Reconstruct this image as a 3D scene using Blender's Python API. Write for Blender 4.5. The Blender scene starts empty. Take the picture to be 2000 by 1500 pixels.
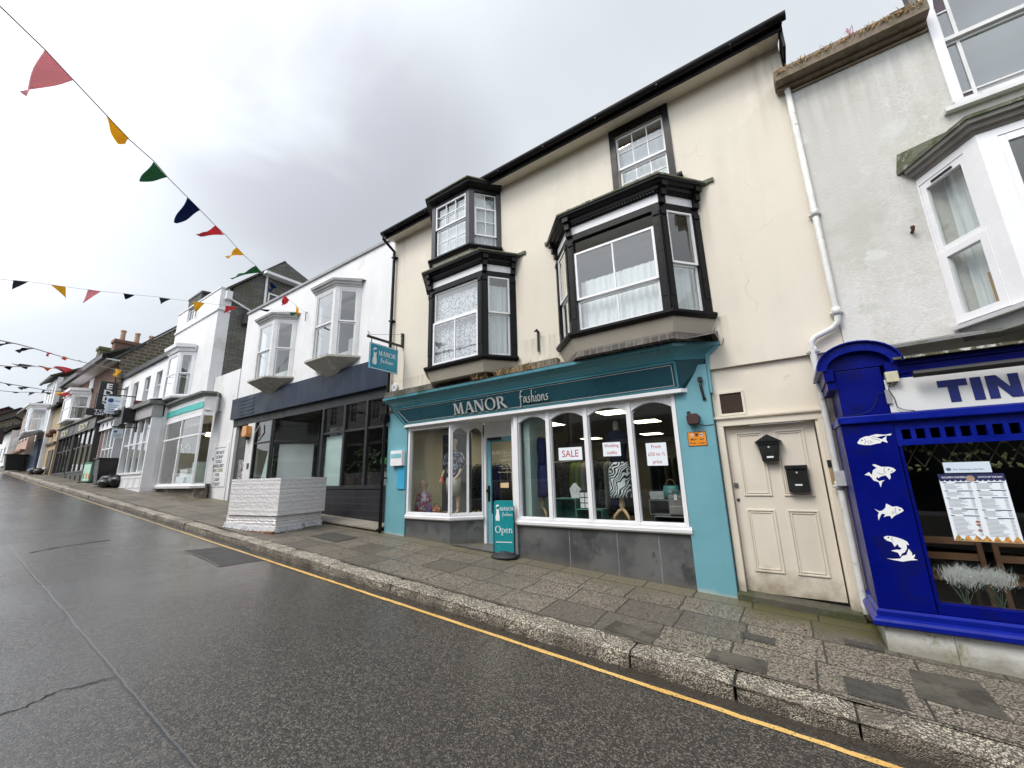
import bpy, math, random
from mathutils import Vector, Matrix
R = random.Random(7)
sc = bpy.context.scene
COL = sc.collection
# ------------------------------------------------------------------ camera (solved from the photograph's vanishing points)
CAM = Vector((0, -5.8, 1.6)); FPX = 780.0
CR = Vector((0.82398092, 0.56605404, -0.02526392)); CU = Vector((0.1467398, -0.17011216, 0.97443793)); CF = Vector((-0.54728683, 0.80662549, 0.22323183))
def ray(px, py): return CF + CR*((px-1000)/FPX) - CU*((py-750)/FPX)
def at(px, py, y=0.0):
    d = ray(px, py); return CAM + d*((y-CAM.y)/d.y)
def atx(px, py, x):
    d = ray(px, py); return CAM + d*((x-CAM.x)/d.x)
def atd(px, py, dist): return CAM + ray(px, py).normalized()*dist
GA, GB, GC = .068, -.06, .03
def zg(x, y=0.0): return GA + GB*x + GC*y            # pavement surface
KY = -2.05
def zr(x, y):                                       # road surface
    return GA + GB*x + GC*KY - .13 + .015*(min(KY-y, 2.6)) - .012*max(0, KY-2.6-y)
def atg(px, py):
    d = ray(px, py); t = (GA+GB*CAM.x+GC*CAM.y-CAM.z)/(d.z-GB*d.x-GC*d.y); return CAM + d*t
cd = bpy.data.cameras.new("Camera"); co = bpy.data.objects.new("Camera", cd); COL.objects.link(co)
co.matrix_world = Matrix(((CR.x, CU.x, -CF.x, CAM.x), (CR.y, CU.y, -CF.y, CAM.y), (CR.z, CU.z, -CF.z, CAM.z), (0, 0, 0, 1)))
cd.sensor_width = 36; cd.lens = 36*FPX/2000; cd.clip_start = .02; cd.clip_end = 3000
sc.camera = co
# ------------------------------------------------------------------ mesh builder
class Fr:                                            # local frame: u along a wall, d outwards, z up
    def __init__(s, x=0, y=0, ux=1, uy=0):
        l = math.hypot(ux, uy); s.x, s.y, s.ux, s.uy = x, y, ux/l, uy/l; s.len = l
    def p(s, u, d, z): return (s.x+u*s.ux+d*s.uy, s.y+u*s.uy-d*s.ux, z)
    @staticmethod
    def seg(a, b): return Fr(a[0], a[1], b[0]-a[0], b[1]-a[1])
F0 = Fr()
class MB:
    def __init__(s): s.v = []; s.f = []; s.m = []
    def add(s, vs, fs, m=0):
        o = len(s.v); s.v += [tuple(v) for v in vs]
        for f in fs: s.f.append([i+o for i in f]); s.m.append(m)
        return s
    def box(s, u0, u1, d0, d1, z0, z1, m=0, F=F0):
        P = [F.p(u, d, z) for z in (z0, z1) for u, d in ((u0, d0), (u1, d0), (u1, d1), (u0, d1))]
        return s.add(P, [(0, 1, 2, 3), (7, 6, 5, 4), (0, 4, 5, 1), (1, 5, 6, 2), (2, 6, 7, 3), (3, 7, 4, 0)], m)
    def bxy(s, x0, x1, y0, y1, z0, z1, m=0): return s.box(x0, x1, -y1, -y0, z0, z1, m)
    def quad(s, a, b, c, d, m=0): return s.add([a, b, c, d], [(0, 1, 2, 3)], m)
    def poly(s, pts, off, m=0):                      # planar polygon extruded by the vector off
        n = len(pts); o = Vector(off); P = [Vector(p) for p in pts]
        return s.add(P+[p+o for p in P], [list(range(n))[::-1], list(range(n, 2*n))]+[(i, (i+1) % n, n+(i+1) % n, n+i) for i in range(n)], m)
    def uzpoly(s, uz, d0, d1, m=0, F=F0):
        a = [Vector(F.p(u, d0, z)) for u, z in uz]; off = Vector(F.p(0, d1, 0))-Vector(F.p(0, d0, 0))
        return s.poly(a, off, m)
    def tube(s, pts, r, n=8, m=0, cap=True):
        P = [Vector(p) for p in pts]; o = len(s.v); rr = r if isinstance(r, (list, tuple)) else [r]*len(P)
        up = Vector((0, 0, 1)); prev = None
        for i, p in enumerate(P):
            t = (P[min(i+1, len(P)-1)]-P[max(i-1, 0)])
            t = t.normalized() if t.length > 1e-9 else Vector((0, 0, 1))
            if prev is None:
                a = t.cross(up)
                if a.length < .05: a = t.cross(Vector((1, 0, 0)))
            else: a = prev-t*prev.dot(t)
            a.normalize(); prev = a; b = t.cross(a)
            for k in range(n):
                an = 2*math.pi*k/n; s.v.append(tuple(p+(a*math.cos(an)+b*math.sin(an))*rr[i]))
        for i in range(len(P)-1):
            for k in range(n):
                s.f.append([o+i*n+k, o+i*n+(k+1) % n, o+(i+1)*n+(k+1) % n, o+(i+1)*n+k]); s.m.append(m)
        if cap:
            s.f.append([o+k for k in range(n)][::-1]); s.m.append(m)
            s.f.append([o+(len(P)-1)*n+k for k in range(n)]); s.m.append(m)
        return s
    def lathe(s, prof, c, n=16, m=0, sx=1, sy=1):    # prof: list of (r, z), axis vertical at c
        o = len(s.v)
        for r, z in prof:
            for k in range(n):
                a = 2*math.pi*k/n; s.v.append((c[0]+r*sx*math.cos(a), c[1]+r*sy*math.sin(a), c[2]+z))
        for i in range(len(prof)-1):
            for k in range(n):
                s.f.append([o+i*n+k, o+i*n+(k+1) % n, o+(i+1)*n+(k+1) % n, o+(i+1)*n+k]); s.m.append(m)
        s.f.append([o+k for k in range(n)][::-1]); s.m.append(m)
        s.f.append([o+(len(prof)-1)*n+k for k in range(n)]); s.m.append(m)
        return s
    def ell(s, c, rx, ry, rz, n=12, k=8, m=0):
        return s.lathe([(math.sin(math.pi*(i+.02)/(k+.04))*1, -math.cos(math.pi*(i+.02)/(k+.04))*rz) for i in range(k+1)], c, n, m, rx, ry)
    def sweep(s, path, prof, m=0, caps=True):        # closed profile (d, z) swept along an open xy path with mitred corners, d outwards
        n = len(path); k = len(prof); o = len(s.v); ns = []
        for i in range(n-1):
            ux, uy = path[i+1][0]-path[i][0], path[i+1][1]-path[i][1]; l = math.hypot(ux, uy); ns.append((uy/l, -ux/l))
        for i in range(n):
            a = ns[max(i-1, 0)]; b = ns[min(i, n-2)]; mx, my = a[0]+b[0], a[1]+b[1]; q = 2/(mx*mx+my*my); mx *= q; my *= q
            for d, z in prof: s.v.append((path[i][0]+mx*d, path[i][1]+my*d, z))
        for i in range(n-1):
            for j in range(k):
                s.f.append([o+i*k+j, o+i*k+(j+1) % k, o+(i+1)*k+(j+1) % k, o+(i+1)*k+j]); s.m.append(m)
        if caps:
            s.f.append([o+j for j in range(k)]); s.m.append(m); s.f.append([o+(n-1)*k+j for j in range(k)][::-1]); s.m.append(m)
        return s
    def wall(s, u0, u1, z0, z1, holes=(), th=.25, m=0, F=F0, d=0.0):
        us = sorted({u0, u1}|{h[i] for h in holes for i in (0, 1) if u0 < h[i] < u1}); zs = sorted({z0, z1}|{h[i] for h in holes for i in (2, 3) if z0 < h[i] < z1})
        def hole(a, b): return any(h[0]-1e-6 <= a and a <= h[1]-1e-6 and h[2]-1e-6 <= b and b <= h[3]-1e-6 for h in holes)
        for i in range(len(us)-1):
            for j in range(len(zs)-1):
                a, b, c, e = us[i], us[i+1], zs[j], zs[j+1]
                if hole(a, c): continue
                s.quad(F.p(a, d, c), F.p(b, d, c), F.p(b, d, e), F.p(a, d, e), m)
                s.quad(F.p(b, d-th, c), F.p(a, d-th, c), F.p(a, d-th, e), F.p(b, d-th, e), m)
                if i == 0 or hole(us[i-1], c): s.quad(F.p(a, d, c), F.p(a, d, e), F.p(a, d-th, e), F.p(a, d-th, c), m)
                if i == len(us)-2 or hole(us[i+1], c): s.quad(F.p(b, d, e), F.p(b, d, c), F.p(b, d-th, c), F.p(b, d-th, e), m)
                if j == 0 or hole(a, zs[j-1]): s.quad(F.p(a, d, c), F.p(a, d-th, c), F.p(b, d-th, c), F.p(b, d, c), m)
                if j == len(zs)-2 or hole(a, zs[j+1]): s.quad(F.p(a, d, e), F.p(b, d, e), F.p(b, d-th, e), F.p(a, d-th, e), m)
        return s
    def rect(s, u0, u1, z0, z1, w, d0, d1, m=0, F=F0, wb=None, wt=None):   # rectangular frame of four butted bars
        wb = w if wb is None else wb; wt = w if wt is None else wt
        s.box(u0, u0+w, d0, d1, z0, z1, m, F); s.box(u1-w, u1, d0, d1, z0, z1, m, F)
        s.box(u0+w, u1-w, d0, d1, z0, z0+wb, m, F); s.box(u0+w, u1-w, d0, d1, z1-wt, z1, m, F)
        return s
ORG = {}
def new(name, data, parent=None):
    o = bpy.data.objects.new(name, data); COL.objects.link(o)
    if parent is not None: o.parent = parent; ORG[o.name] = ORG[parent.name]
    else: ORG[o.name] = Vector((0, 0, 0))
    return o
def obj(name, mb, mats, parent=None, smooth=False, bevel=0, base=None, stuff=False):
    me = bpy.data.meshes.new(name); og = ORG[parent.name] if parent is not None else Vector(base or (0, 0, 0))
    me.from_pydata([(v[0]-og.x, v[1]-og.y, v[2]-og.z) for v in mb.v], [], mb.f)
    ms = mats if isinstance(mats, (list, tuple)) else [mats]
    for q in ms: me.materials.append(q)
    if len(ms) > 1: me.polygons.foreach_set('material_index', mb.m)
    if smooth: me.polygons.foreach_set('use_smooth', [True]*len(me.polygons))
    me.validate(); me.update()
    o = new(name, me, parent)
    if parent is None and base is not None: o.location = og; ORG[o.name] = og
    if bevel:
        b = o.modifiers.new('b', 'BEVEL'); b.width = bevel; b.segments = 2; b.limit_method = 'ANGLE'; b.angle_limit = .7
    if stuff: o['kind'] = 'stuff'
    return o
def tag(o, label, cat=None, group=None):
    if label: o['label'] = label
    if cat: o['category'] = cat
    if group: o['group'] = group
    return o
def thing(name, label, cat, loc, group=None):
    o = new(name, None); o.location = loc; ORG[o.name] = Vector(loc); o.empty_display_size = .1
    return tag(o, label, cat, group)
def struct(name, mb, m, **k):
    o = obj(name, mb, m, **k); o['kind'] = 'structure'; return o
def copy_tree(o, loc=None, label=None, parent=None):
    c = o.copy(); COL.objects.link(c); ORG[c.name] = ORG[o.name]
    if parent is not None: c.parent = parent
    if loc is not None: c.location = loc; ORG[c.name] = Vector(loc)
    if label: c['label'] = label
    for ch in list(o.children): copy_tree(ch, parent=c)
    return c
# ------------------------------------------------------------------ materials
def nt(name):
    m = bpy.data.materials.new(name); m.use_nodes = True; t = m.node_tree; t.nodes.clear()
    return m, t, t.nodes.new('ShaderNodeOutputMaterial')
def N(t, typ, ins=None, **kw):
    n = t.nodes.new(typ)
    for k, v in kw.items(): setattr(n, k, v)
    for k, v in (ins or {}).items():
        s = n.inputs[k]
        if isinstance(v, bpy.types.NodeSocket): t.links.new(v, s)
        else: s.default_value = v
    return n
def c4(c): return (c[0], c[1], c[2], 1)
def mixc(t, fac, a, b, mode='MIX'):
    n = t.nodes.new('ShaderNodeMix'); n.data_type = 'RGBA'; n.blend_type = mode; n.clamp_factor = True
    for s, v in ((n.inputs[0], fac), (n.inputs[6], a), (n.inputs[7], b)):
        if isinstance(v, bpy.types.NodeSocket): t.links.new(v, s)
        elif isinstance(v, (int, float)): s.default_value = v
        else: s.default_value = c4(v)
    return n.outputs[2]
def ramp(t, v, a, b, ca=0.0, cb=1.0, mode='LINEAR'):
    n = t.nodes.new('ShaderNodeMapRange'); n.interpolation_type = 'SMOOTHSTEP' if mode == 'S' else 'LINEAR'
    t.links.new(v, n.inputs[0]); n.inputs[1].default_value = a; n.inputs[2].default_value = b; n.inputs[3].default_value = ca; n.inputs[4].default_value = cb
    return n.outputs[0]
def noise(t, pos, scale, detail=4, rough=.55, dist=0):
    return N(t, 'ShaderNodeTexNoise', {'Vector': pos, 'Scale': scale, 'Detail': detail, 'Roughness': rough, 'Distortion': dist}).outputs[0]
def vscale(t, pos, v): return N(t, 'ShaderNodeVectorMath', {0: pos, 1: v}, operation='MULTIPLY').outputs[0]
def math_(t, op, a, b=0.0):
    return N(t, 'ShaderNodeMath', {0: a, 1: b}, operation=op).outputs[0]
MATS = {}
def pm(name, col, rough=.6, var=.1, vs=2.5, bump=0, bs=40, metal=0, spec=.5, streak=None, stains=(), coat=0, rvar=.1, veins=None, base=None, cracks=None, drips=()):
    """base colour broken up by noise, run-off streaks (colour, amount) and blotchy stains (colour, scale, threshold, amount)"""
    m, t, out = nt(name); pos = N(t, 'ShaderNodeNewGeometry').outputs['Position']
    n1 = noise(t, pos, vs, 5); k = ramp(t, n1, .3, .7)
    c = mixc(t, k, [x*(1-var) for x in col], [min(1, x*(1+var)) for x in col])
    if streak:
        n2 = noise(t, vscale(t, pos, (3.1, 3.1, .35)), 1.0, 6, .6); c = mixc(t, math_(t, 'MULTIPLY', math_(t, 'MULTIPLY', ramp(t, n2, .48, .78), ramp(t, noise(t, pos, .6, 3), .35, .65)), streak[1]), c, streak[0])
    for sc_, ss, th, am in stains:
        n3 = noise(t, pos, ss, 6, .65); c = mixc(t, math_(t, 'MULTIPLY', ramp(t, n3, th, th+.07), am), c, sc_)
    if cracks:                                         # hairline cracks: (colour, scale)
        wv = N(t, 'ShaderNodeVectorMath', {0: pos, 1: N(t, 'ShaderNodeVectorMath', {0: N(t, 'ShaderNodeTexNoise', {'Vector': pos, 'Scale': 2.2, 'Detail': 5.0}).outputs[1], 1: (.5, .5, .5)}, operation='MULTIPLY').outputs[0]}, operation='ADD').outputs[0]
        vo = N(t, 'ShaderNodeTexVoronoi', {'Vector': wv, 'Scale': cracks[1]}, feature='DISTANCE_TO_EDGE'); c = mixc(t, math_(t, 'MULTIPLY', ramp(t, vo.outputs[0], .0, .006, .38, 0), ramp(t, noise(t, pos, .9, 3), .52, .62)), c, cracks[0])
    if drips:                                          # run-off stains under ledges: (x0, x1, top z, length, colour, amount)
        sx = N(t, 'ShaderNodeSeparateXYZ', {0: pos})
        for x0, x1, zt, ln, dc, am in drips:
            k_ = math_(t, 'MULTIPLY', math_(t, 'MULTIPLY', ramp(t, sx.outputs[0], x0, x0+.08), ramp(t, sx.outputs[0], x1-.08, x1, 1, 0)), math_(t, 'MULTIPLY', ramp(t, sx.outputs[2], zt-ln, zt), ramp(t, sx.outputs[2], zt, zt+.02, 1, 0)))
            c = mixc(t, math_(t, 'MULTIPLY', math_(t, 'MULTIPLY', k_, am), ramp(t, noise(t, vscale(t, pos, (14, 14, .8)), 1.0, 4), .36, .66)), c, dc)
    if base:                                          # grime splashed up from the pavement: (colour, height, amount)
        sz = N(t, 'ShaderNodeSeparateXYZ', {0: pos}); hh = math_(t, 'SUBTRACT', sz.outputs[2], math_(t, 'ADD', math_(t, 'MULTIPLY', sz.outputs[0], GB), GA)); hh = math_(t, 'SUBTRACT', hh, math_(t, 'MULTIPLY', math_(t, 'SUBTRACT', noise(t, pos, 5, 6, .65), .5), base[1]*2.2)); c = mixc(t, ramp(t, hh, 0, base[1], base[2], 0), c, base[0])
    if veins:                                         # craquelure of old limewash
        wv = N(t, 'ShaderNodeVectorMath', {0: pos, 1: N(t, 'ShaderNodeVectorMath', {0: N(t, 'ShaderNodeTexNoise', {'Vector': pos, 'Scale': 5.0}).outputs[1], 1: (.18, .18, .18)}, operation='MULTIPLY').outputs[0]}, operation='ADD').outputs[0]
        vo = N(t, 'ShaderNodeTexVoronoi', {'Vector': wv, 'Scale': 11.0}, feature='DISTANCE_TO_EDGE'); c = mixc(t, math_(t, 'MULTIPLY', ramp(t, vo.outputs[0], .0, .05, .6, 0), ramp(t, noise(t, pos, .75, 4), .45, .6)), c, veins)
    b = N(t, 'ShaderNodeBsdfPrincipled', {'Base Color': c, 'Metallic': metal, 'Specular IOR Level': spec, 'Coat Weight': coat})
    rr = ramp(t, n1, .3, .7, max(.03, rough-rvar), min(1, rough+rvar)); t.links.new(rr, b.inputs['Roughness'])
    if bump:
        bn = N(t, 'ShaderNodeBump', {'Strength': bump, 'Distance': .01, 'Height': noise(t, pos, bs, 6, .6)}); t.links.new(bn.outputs[0], b.inputs['Normal'])
    t.links.new(b.outputs[0], out.inputs[0]); MATS[name] = m
    return m
def emit(name, col, st):
    m, t, out = nt(name); e = N(t, 'ShaderNodeEmission', {'Color': c4(col), 'Strength': st}); t.links.new(e.outputs[0], out.inputs[0]); return m
def glassmat(name, tint=(.94, .96, .955), add=.0, rough=.0, k=1.5):
    m, t, out = nt(name)
    tr = N(t, 'ShaderNodeBsdfTransparent', {'Color': c4(tint)}); gl = N(t, 'ShaderNodeBsdfGlossy', {'Color': (1, 1, 1, 1), 'Roughness': rough})
    pos = N(t, 'ShaderNodeNewGeometry').outputs['Position']
    bp = N(t, 'ShaderNodeBump', {'Strength': .03, 'Distance': .02, 'Height': noise(t, pos, 1.6, 2)})
    t.links.new(bp.outputs[0], gl.inputs['Normal'])
    fr = N(t, 'ShaderNodeFresnel', {'IOR': 1.5}); f = math_(t, 'MULTIPLY', math_(t, 'ADD', math_(t, 'MULTIPLY', fr.outputs[0], k), add), math_(t, 'SUBTRACT', 1.0, N(t, 'ShaderNodeNewGeometry').outputs['Backfacing']))
    mx = N(t, 'ShaderNodeMixShader', {0: f, 1: tr.outputs[0], 2: gl.outputs[0]}); t.links.new(mx.outputs[0], out.inputs[0]); return m
def clothmat(name, col, trans=.35, hole=0.0, lace=0):
    m, t, out = nt(name); pos = N(t, 'ShaderNodeNewGeometry').outputs['Position']
    d = N(t, 'ShaderNodeBsdfDiffuse', {'Color': c4(col)}); tl = N(t, 'ShaderNodeBsdfTranslucent', {'Color': c4(col)})
    a = N(t, 'ShaderNodeMixShader', {0: trans, 1: d.outputs[0], 2: tl.outputs[0]}).outputs[0]
    if hole:
        tp = N(t, 'ShaderNodeBsdfTransparent', {})
        h = ramp(t, noise(t, pos, lace, 3), .5, .56, hole*.3, min(1, hole*1.8)) if lace else hole
        a = N(t, 'ShaderNodeMixShader', {0: h, 1: a, 2: tp.outputs[0]}).outputs[0]
    t.links.new(a, out.inputs[0]); return m
def brickmat(name, a, b, mortar, bw=.225, bh=.075, ms=.012, rough=.85, axis='xz', var=.5, bump=.5, off=.5, moss=None):
    m, t, out = nt(name); pos = N(t, 'ShaderNodeNewGeometry').outputs['Position']
    sp = N(t, 'ShaderNodeSeparateXYZ', {0: pos})
    i = {'xz': (0, 2), 'yz': (1, 2), 'xy': (0, 1)}[axis]
    wob = N(t, 'ShaderNodeVectorMath', {0: N(t, 'ShaderNodeTexNoise', {'Vector': pos, 'Scale': 3.0}).outputs[1], 1: (.02, .02, .02)}, operation='MULTIPLY').outputs[0]
    v = N(t, 'ShaderNodeCombineXYZ', {0: sp.outputs[i[0]], 1: sp.outputs[i[1]]}).outputs[0]
    v = N(t, 'ShaderNodeVectorMath', {0: v, 1: wob}, operation='ADD').outputs[0]
    br = N(t, 'ShaderNodeTexBrick', {'Vector': v, 'Color1': c4(a), 'Color2': c4(b), 'Mortar': c4(mortar), 'Scale': 1.0, 'Mortar Size': ms, 'Mortar Smooth': .2, 'Bias': 0.0, 'Brick Width': bw, 'Row Height': bh}, offset=off)
    n = noise(t, pos, 9, 5); c = mixc(t, ramp(t, n, .3, .7), br.outputs[0], (.5, .5, .5), 'MULTIPLY')
    c = mixc(t, var, br.outputs[0], mixc(t, ramp(t, n, .25, .75), [x*.55 for x in a], [min(1, x*1.25) for x in b]))
    if moss: c = mixc(t, math_(t, 'MULTIPLY', ramp(t, noise(t, pos, moss[1], 5), .48, .62), moss[2]), c, moss[0])
    c = mixc(t, br.outputs[1], c, mortar)
    p = N(t, 'ShaderNodeBsdfPrincipled', {'Base Color': c, 'Roughness': rough, 'Specular IOR Level': .3})
    h = math_(t, 'SUBTRACT', math_(t, 'MULTIPLY', noise(t, pos, 30, 4), .35), br.outputs[1])
    bn = N(t, 'ShaderNodeBump', {'Strength': bump, 'Distance': .012, 'Height': h}); t.links.new(bn.outputs[0], p.inputs['Normal'])
    t.links.new(p.outputs[0], out.inputs[0]); return m
# ------------------------------------------------------------------ lettering
def ell_pts(cx, cy, rx, ry, a0, a1, n): return [(cx+rx*math.cos(math.radians(a0+(a1-a0)*i/n)), cy+ry*math.sin(math.radians(a0+(a1-a0)*i/n))) for i in range(n+1)]
def ringq(cx, cy, rx, ry, ix, iy, a0=0, a1=360, n=24, dx=0):
    o = ell_pts(cx, cy, rx, ry, a0, a1, n); i = ell_pts(cx+dx, cy, ix, iy, a0, a1, n)
    return [[o[k], o[k+1], i[k+1], i[k]] for k in range(n)]
def st(x0, y0, x1, y1, w): return [(x0-w/2, y0), (x0+w/2, y0), (x1+w/2, y1), (x1-w/2, y1)]
def sf(x, y, w=.26, h=.045): return [(x-w/2, y), (x+w/2, y), (x+w/2, y+h), (x-w/2, y+h)]
SER = {
 'M': (1.16, [[st(.17, 0, .22, 1, .07), st(.26, 1, .56, .04, .16), st(.56, .04, .86, 1, .07), st(.93, 0, .88, 1, .15), sf(.17, 0, .3), sf(.93, 0, .34), sf(.2, .955, .26), sf(.9, .955, .28)]]),
 'A': (.95, [[st(.12, 0, .45, 1, .07), st(.80, 0, .47, 1, .16), [(.22, .3), (.7, .3), (.7, .36), (.22, .36)], sf(.12, 0, .28), sf(.8, 0, .32)]]),
 'N': (1.02, [[st(.17, 0, .17, 1, .07), st(.78, 0, .2, 1, .17), st(.82, 0, .82, 1, .07), sf(.17, 0, .28), sf(.16, .955, .26), sf(.82, .955, .3)]]),
 'O': (1.06, [ringq(.52, .5, .47, .525, .33, .465)]),
 'R': (.92, [[st(.2, 0, .2, 1, .15), sf(.2, 0, .32), sf(.16, .955, .2), st(.82, 0, .42, .5, .16), sf(.86, 0, .2)], ringq(.3, .73, .38, .27, .23, .21, -90, 90, 14)]),
 'p': (.66, [[st(.14, -.38, .14, .62, .1), sf(.14, -.38, .26, .04), sf(.1, .58, .14, .04)], ringq(.32, .3, .28, .32, .19, .27, -150, 150, 20)]),
 'e': (.58, [ringq(.29, .3, .26, .32, .17, .27, 20, 330, 20), [[(.1, .3), (.5, .3), (.5, .35), (.1, .35)]]]),
 'n': (.68, [[st(.14, 0, .14, .62, .1), sf(.14, 0, .26, .04), sf(.1, .58, .14, .04), st(.52, 0, .52, .4, .1), sf(.52, 0, .24, .04)], ringq(.33, .38, .24, .24, .14, .18, 0, 160, 10)]),
}
def serif(mb, text, F, u, z, h, d0, th=.012, m=0, sx=1.0, slant=0.0):
    k = 0
    for ch in text:
        adv, groups = SER[ch]
        for g in groups:
            for i, q in enumerate(g):
                mb.uzpoly([(u+(x+slant*y)*h*sx, z+y*h) for x, y in q], d0, d0+th+.0003*((k+i) % 12), m, F)
            k += 5
        u += adv*h*sx
    return u
SCR = {'f': (.8, [[(.85, 1.95), (.6, 2.1), (.42, 1.8), (.25, .6), (.1, -.5), (-.2, -.8)], [(.0, 1.0), (.4, 1.1), (.8, 1.15)]]),
 'a': (1.05, [[(.85, .9), (.5, 1.0), (.17, .6), (.2, .08), (.5, .15), (.8, .8)], [(.87, 1.0), (.8, .2), (1.02, .02)]]),
 's': (.85, [[(.75, .98), (.4, .9), (.33, .65), (.65, .4), (.55, .06), (.1, .03)]]),
 'h': (1.0, [[(.55, 2.1), (.2, .0)], [(.25, .45), (.55, .98), (.8, .9), (.72, .15), (.95, 0)]]),
 'i': (.5, [[(.36, 1.0), (.24, .1), (.42, 0)], [(.42, 1.5), (.45, 1.62)]]),
 'o': (.95, [ell_pts(.48, .5, .33, .5, 70, 430, 14)]),
 'n': (1.0, [[(.3, 1.0), (.16, 0)], [(.22, .5), (.55, .98), (.8, .9), (.72, .15), (.95, 0)]])}
def script(mb, text, F, u, z, xh, d, r, m=0, sx=1.0):
    for ch in text:
        adv, ls = SCR[ch]
        for l in ls: mb.tube([F.p(u+x*xh*sx, d, z+y*xh) for x, y in l], r, 6, m)
        u += adv*xh*sx
def text(mb, body, F, u, z, size, d, th=.003, m=0, align='LEFT', sx=1.0, sp=1.0, bold=0.0):
    c = bpy.data.curves.new('t', 'FONT'); c.body = body; c.size = size; c.align_x = align; c.resolution_u = 2; c.offset = bold*size; c.space_character = sp
    o = bpy.data.objects.new('t', c); COL.objects.link(o); bpy.context.view_layer.update()
    me = bpy.data.meshes.new_from_object(o.evaluated_get(bpy.context.evaluated_depsgraph_get()))
    base = len(mb.v)
    for v in me.vertices: mb.v.append(F.p(u+v.co.x*sx, d, z+v.co.y))
    for v in me.vertices: mb.v.append(F.p(u+v.co.x*sx, d+th, z+v.co.y))
    n = len(me.vertices); ec = {}
    for p in me.polygons:
        vs = list(p.vertices); mb.f.append([base+n+i for i in vs]); mb.m.append(m)
        for a, b in zip(vs, vs[1:]+vs[:1]): ec[(a, b)] = 1
    for (a, b) in list(ec):
        if (b, a) not in ec: mb.f.append([base+a, base+b, base+n+b, base+n+a]); mb.m.append(m)
    bpy.data.objects.remove(o); bpy.data.curves.remove(c); bpy.data.meshes.remove(me)
# ------------------------------------------------------------------ shared window pieces
def sheet(mb, F, u0, u1, z0, z1, d, amp=.012, wl=.07, m=0, top=None):   # pleated curtain
    n = max(6, int((u1-u0)/.014)); o = len(mb.v); ph = R.random()*6; js = 4
    for j in range(js+1):
        z = z0+(z1-z0)*j/js; k = 1-.55*j/js
        for i in range(n+1):
            u = u0+(u1-u0)*i/n; w = math.sin(2*math.pi*(u+.02*math.sin(9*u))/wl+ph+.5*math.sin(3*z+5*u))+.5*math.sin(2*math.pi*u/(wl*2.3)+ph*2)
            mb.v.append(F.p(u, d+amp*k*w, z))
    for j in range(js):
        for i in range(n):
            a = o+j*(n+1)+i; mb.f.append([a, a+1, a+n+2, a+n+1]); mb.m.append(m)
def bars(mb, F, u0, u1, z0, z1, d0, d1, cols, rows, fw=.04, bw=.02, m=0):   # sash: frame plus glazing bars, butted
    mb.rect(u0, u1, z0, z1, fw, d0, d1, m, F)
    iw = u1-u0-2*fw; ih = z1-z0-2*fw
    for i in range(1, cols):
        x = u0+fw+iw*i/cols; mb.box(x-bw/2, x+bw/2, d0+.002, d1-.004, z0+fw, z1-fw, m, F)
    for j in range(1, rows):
        zz = z0+fw+ih*j/rows
        for i in range(cols):
            a = u0+fw+iw*i/cols+(bw/2 if i else 0); b = u0+fw+iw*(i+1)/cols-(bw/2 if i < cols-1 else 0)
            mb.box(a, b, d0+.002, d1-.004, zz-bw/2, zz+bw/2, m, F)
def glass(mb, F, u0, u1, z0, z1, d): mb.box(u0, u1, d-.003, d+.003, z0, z1, 0, F)
def room(mb, x0, x1, y0, y1, z0, z1, front=True, m=0):   # inside faces of a room, street side open
    mb.quad((x0, y1, z0), (x1, y1, z0), (x1, y1, z1), (x0, y1, z1), m); mb.quad((x0, y0, z0), (x0, y1, z0), (x0, y1, z1), (x0, y0, z1), m)
    mb.quad((x1, y1, z0), (x1, y0, z0), (x1, y0, z1), (x1, y1, z1), m); mb.quad((x0, y0, z0), (x1, y0, z0), (x1, y1, z0), (x0, y1, z0), m+1); mb.quad((x0, y0, z1), (x0, y1, z1), (x1, y1, z1), (x1, y0, z1), m+2)
# ------------------------------------------------------------------ materials
D_ = (.34, .31, .23)
cream = pm('cream_render', (.715, .655, .56), .85, .05, 1.1, .35, 70, streak=((.50, .46, .37), .42), stains=(((.25, .18, .12), 8.0, .695, .8), ((.64, .63, .51), .55, .52, .4), ((.83, .78, .68), 1.3, .6, .35)), cracks=((.42, .37, .29), .55), drips=((.3, .7, 7.4, 1.6, D_, .5), (-.72, -.42, 5.62, 1.4, D_, .55), (-3.95, -3.6, 5.58, 1.2, D_, .5), (-.62, -.40, 3.62, .7, D_, .6), (-7.35, -6.9, 7.3, 1.2, D_, .4), (-1.9, -.65, 5.95, .5, D_, .45), (-3.7, -2.95, 3.95, .55, D_, .55), (-7.3, -6.0, 3.75, .4, D_, .5)))
cream_lo = pm('cream_paint', (.74, .67, .56), .6, .06, 1.6, .15, 50, streak=((.42, .37, .29), .35), stains=(((.3, .26, .2), 3.2, .66, .45),), base=((.22, .18, .12), .3, .7))
white_r = pm('white_render', (.74, .74, .75), .85, .06, 1.1, .3, 60, streak=((.5, .5, .47), .38), stains=(((.45, .47, .38), .7, .6, .4),))
grey_r = pm('weathered_render', (.575, .56, .53), .9, .08, .7, .5, 45, streak=((.40, .41, .36), .5), stains=(((.67, .67, .67), .8, .52, .45), ((.28, .22, .16), 6.0, .68, .75), ((.46, .46, .40), 1.3, .52, .5), ((.70, .70, .70), 2.2, .6, .6)), cracks=((.34, .33, .30), .6), drips=((.7, 2.05, 6.5, 1.3, (.36, .36, .31), .55), (1.9, 2.3, 5.36, .8, (.40, .39, .34), .6), (1.45, 1.75, 5.05, 1.2, (.38, .38, .33), .5)), veins=(.74, .73, .69))
white_p = pm('white_paint', (.80, .80, .82), .4, .04, 3, .06, 60)
dirty_w = pm('old_white_paint', (.68, .68, .68), .55, .09, 4, .2, 40, streak=((.38, .36, .32), .45), stains=(((.3, .28, .24), 7, .66, .6),))
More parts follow.
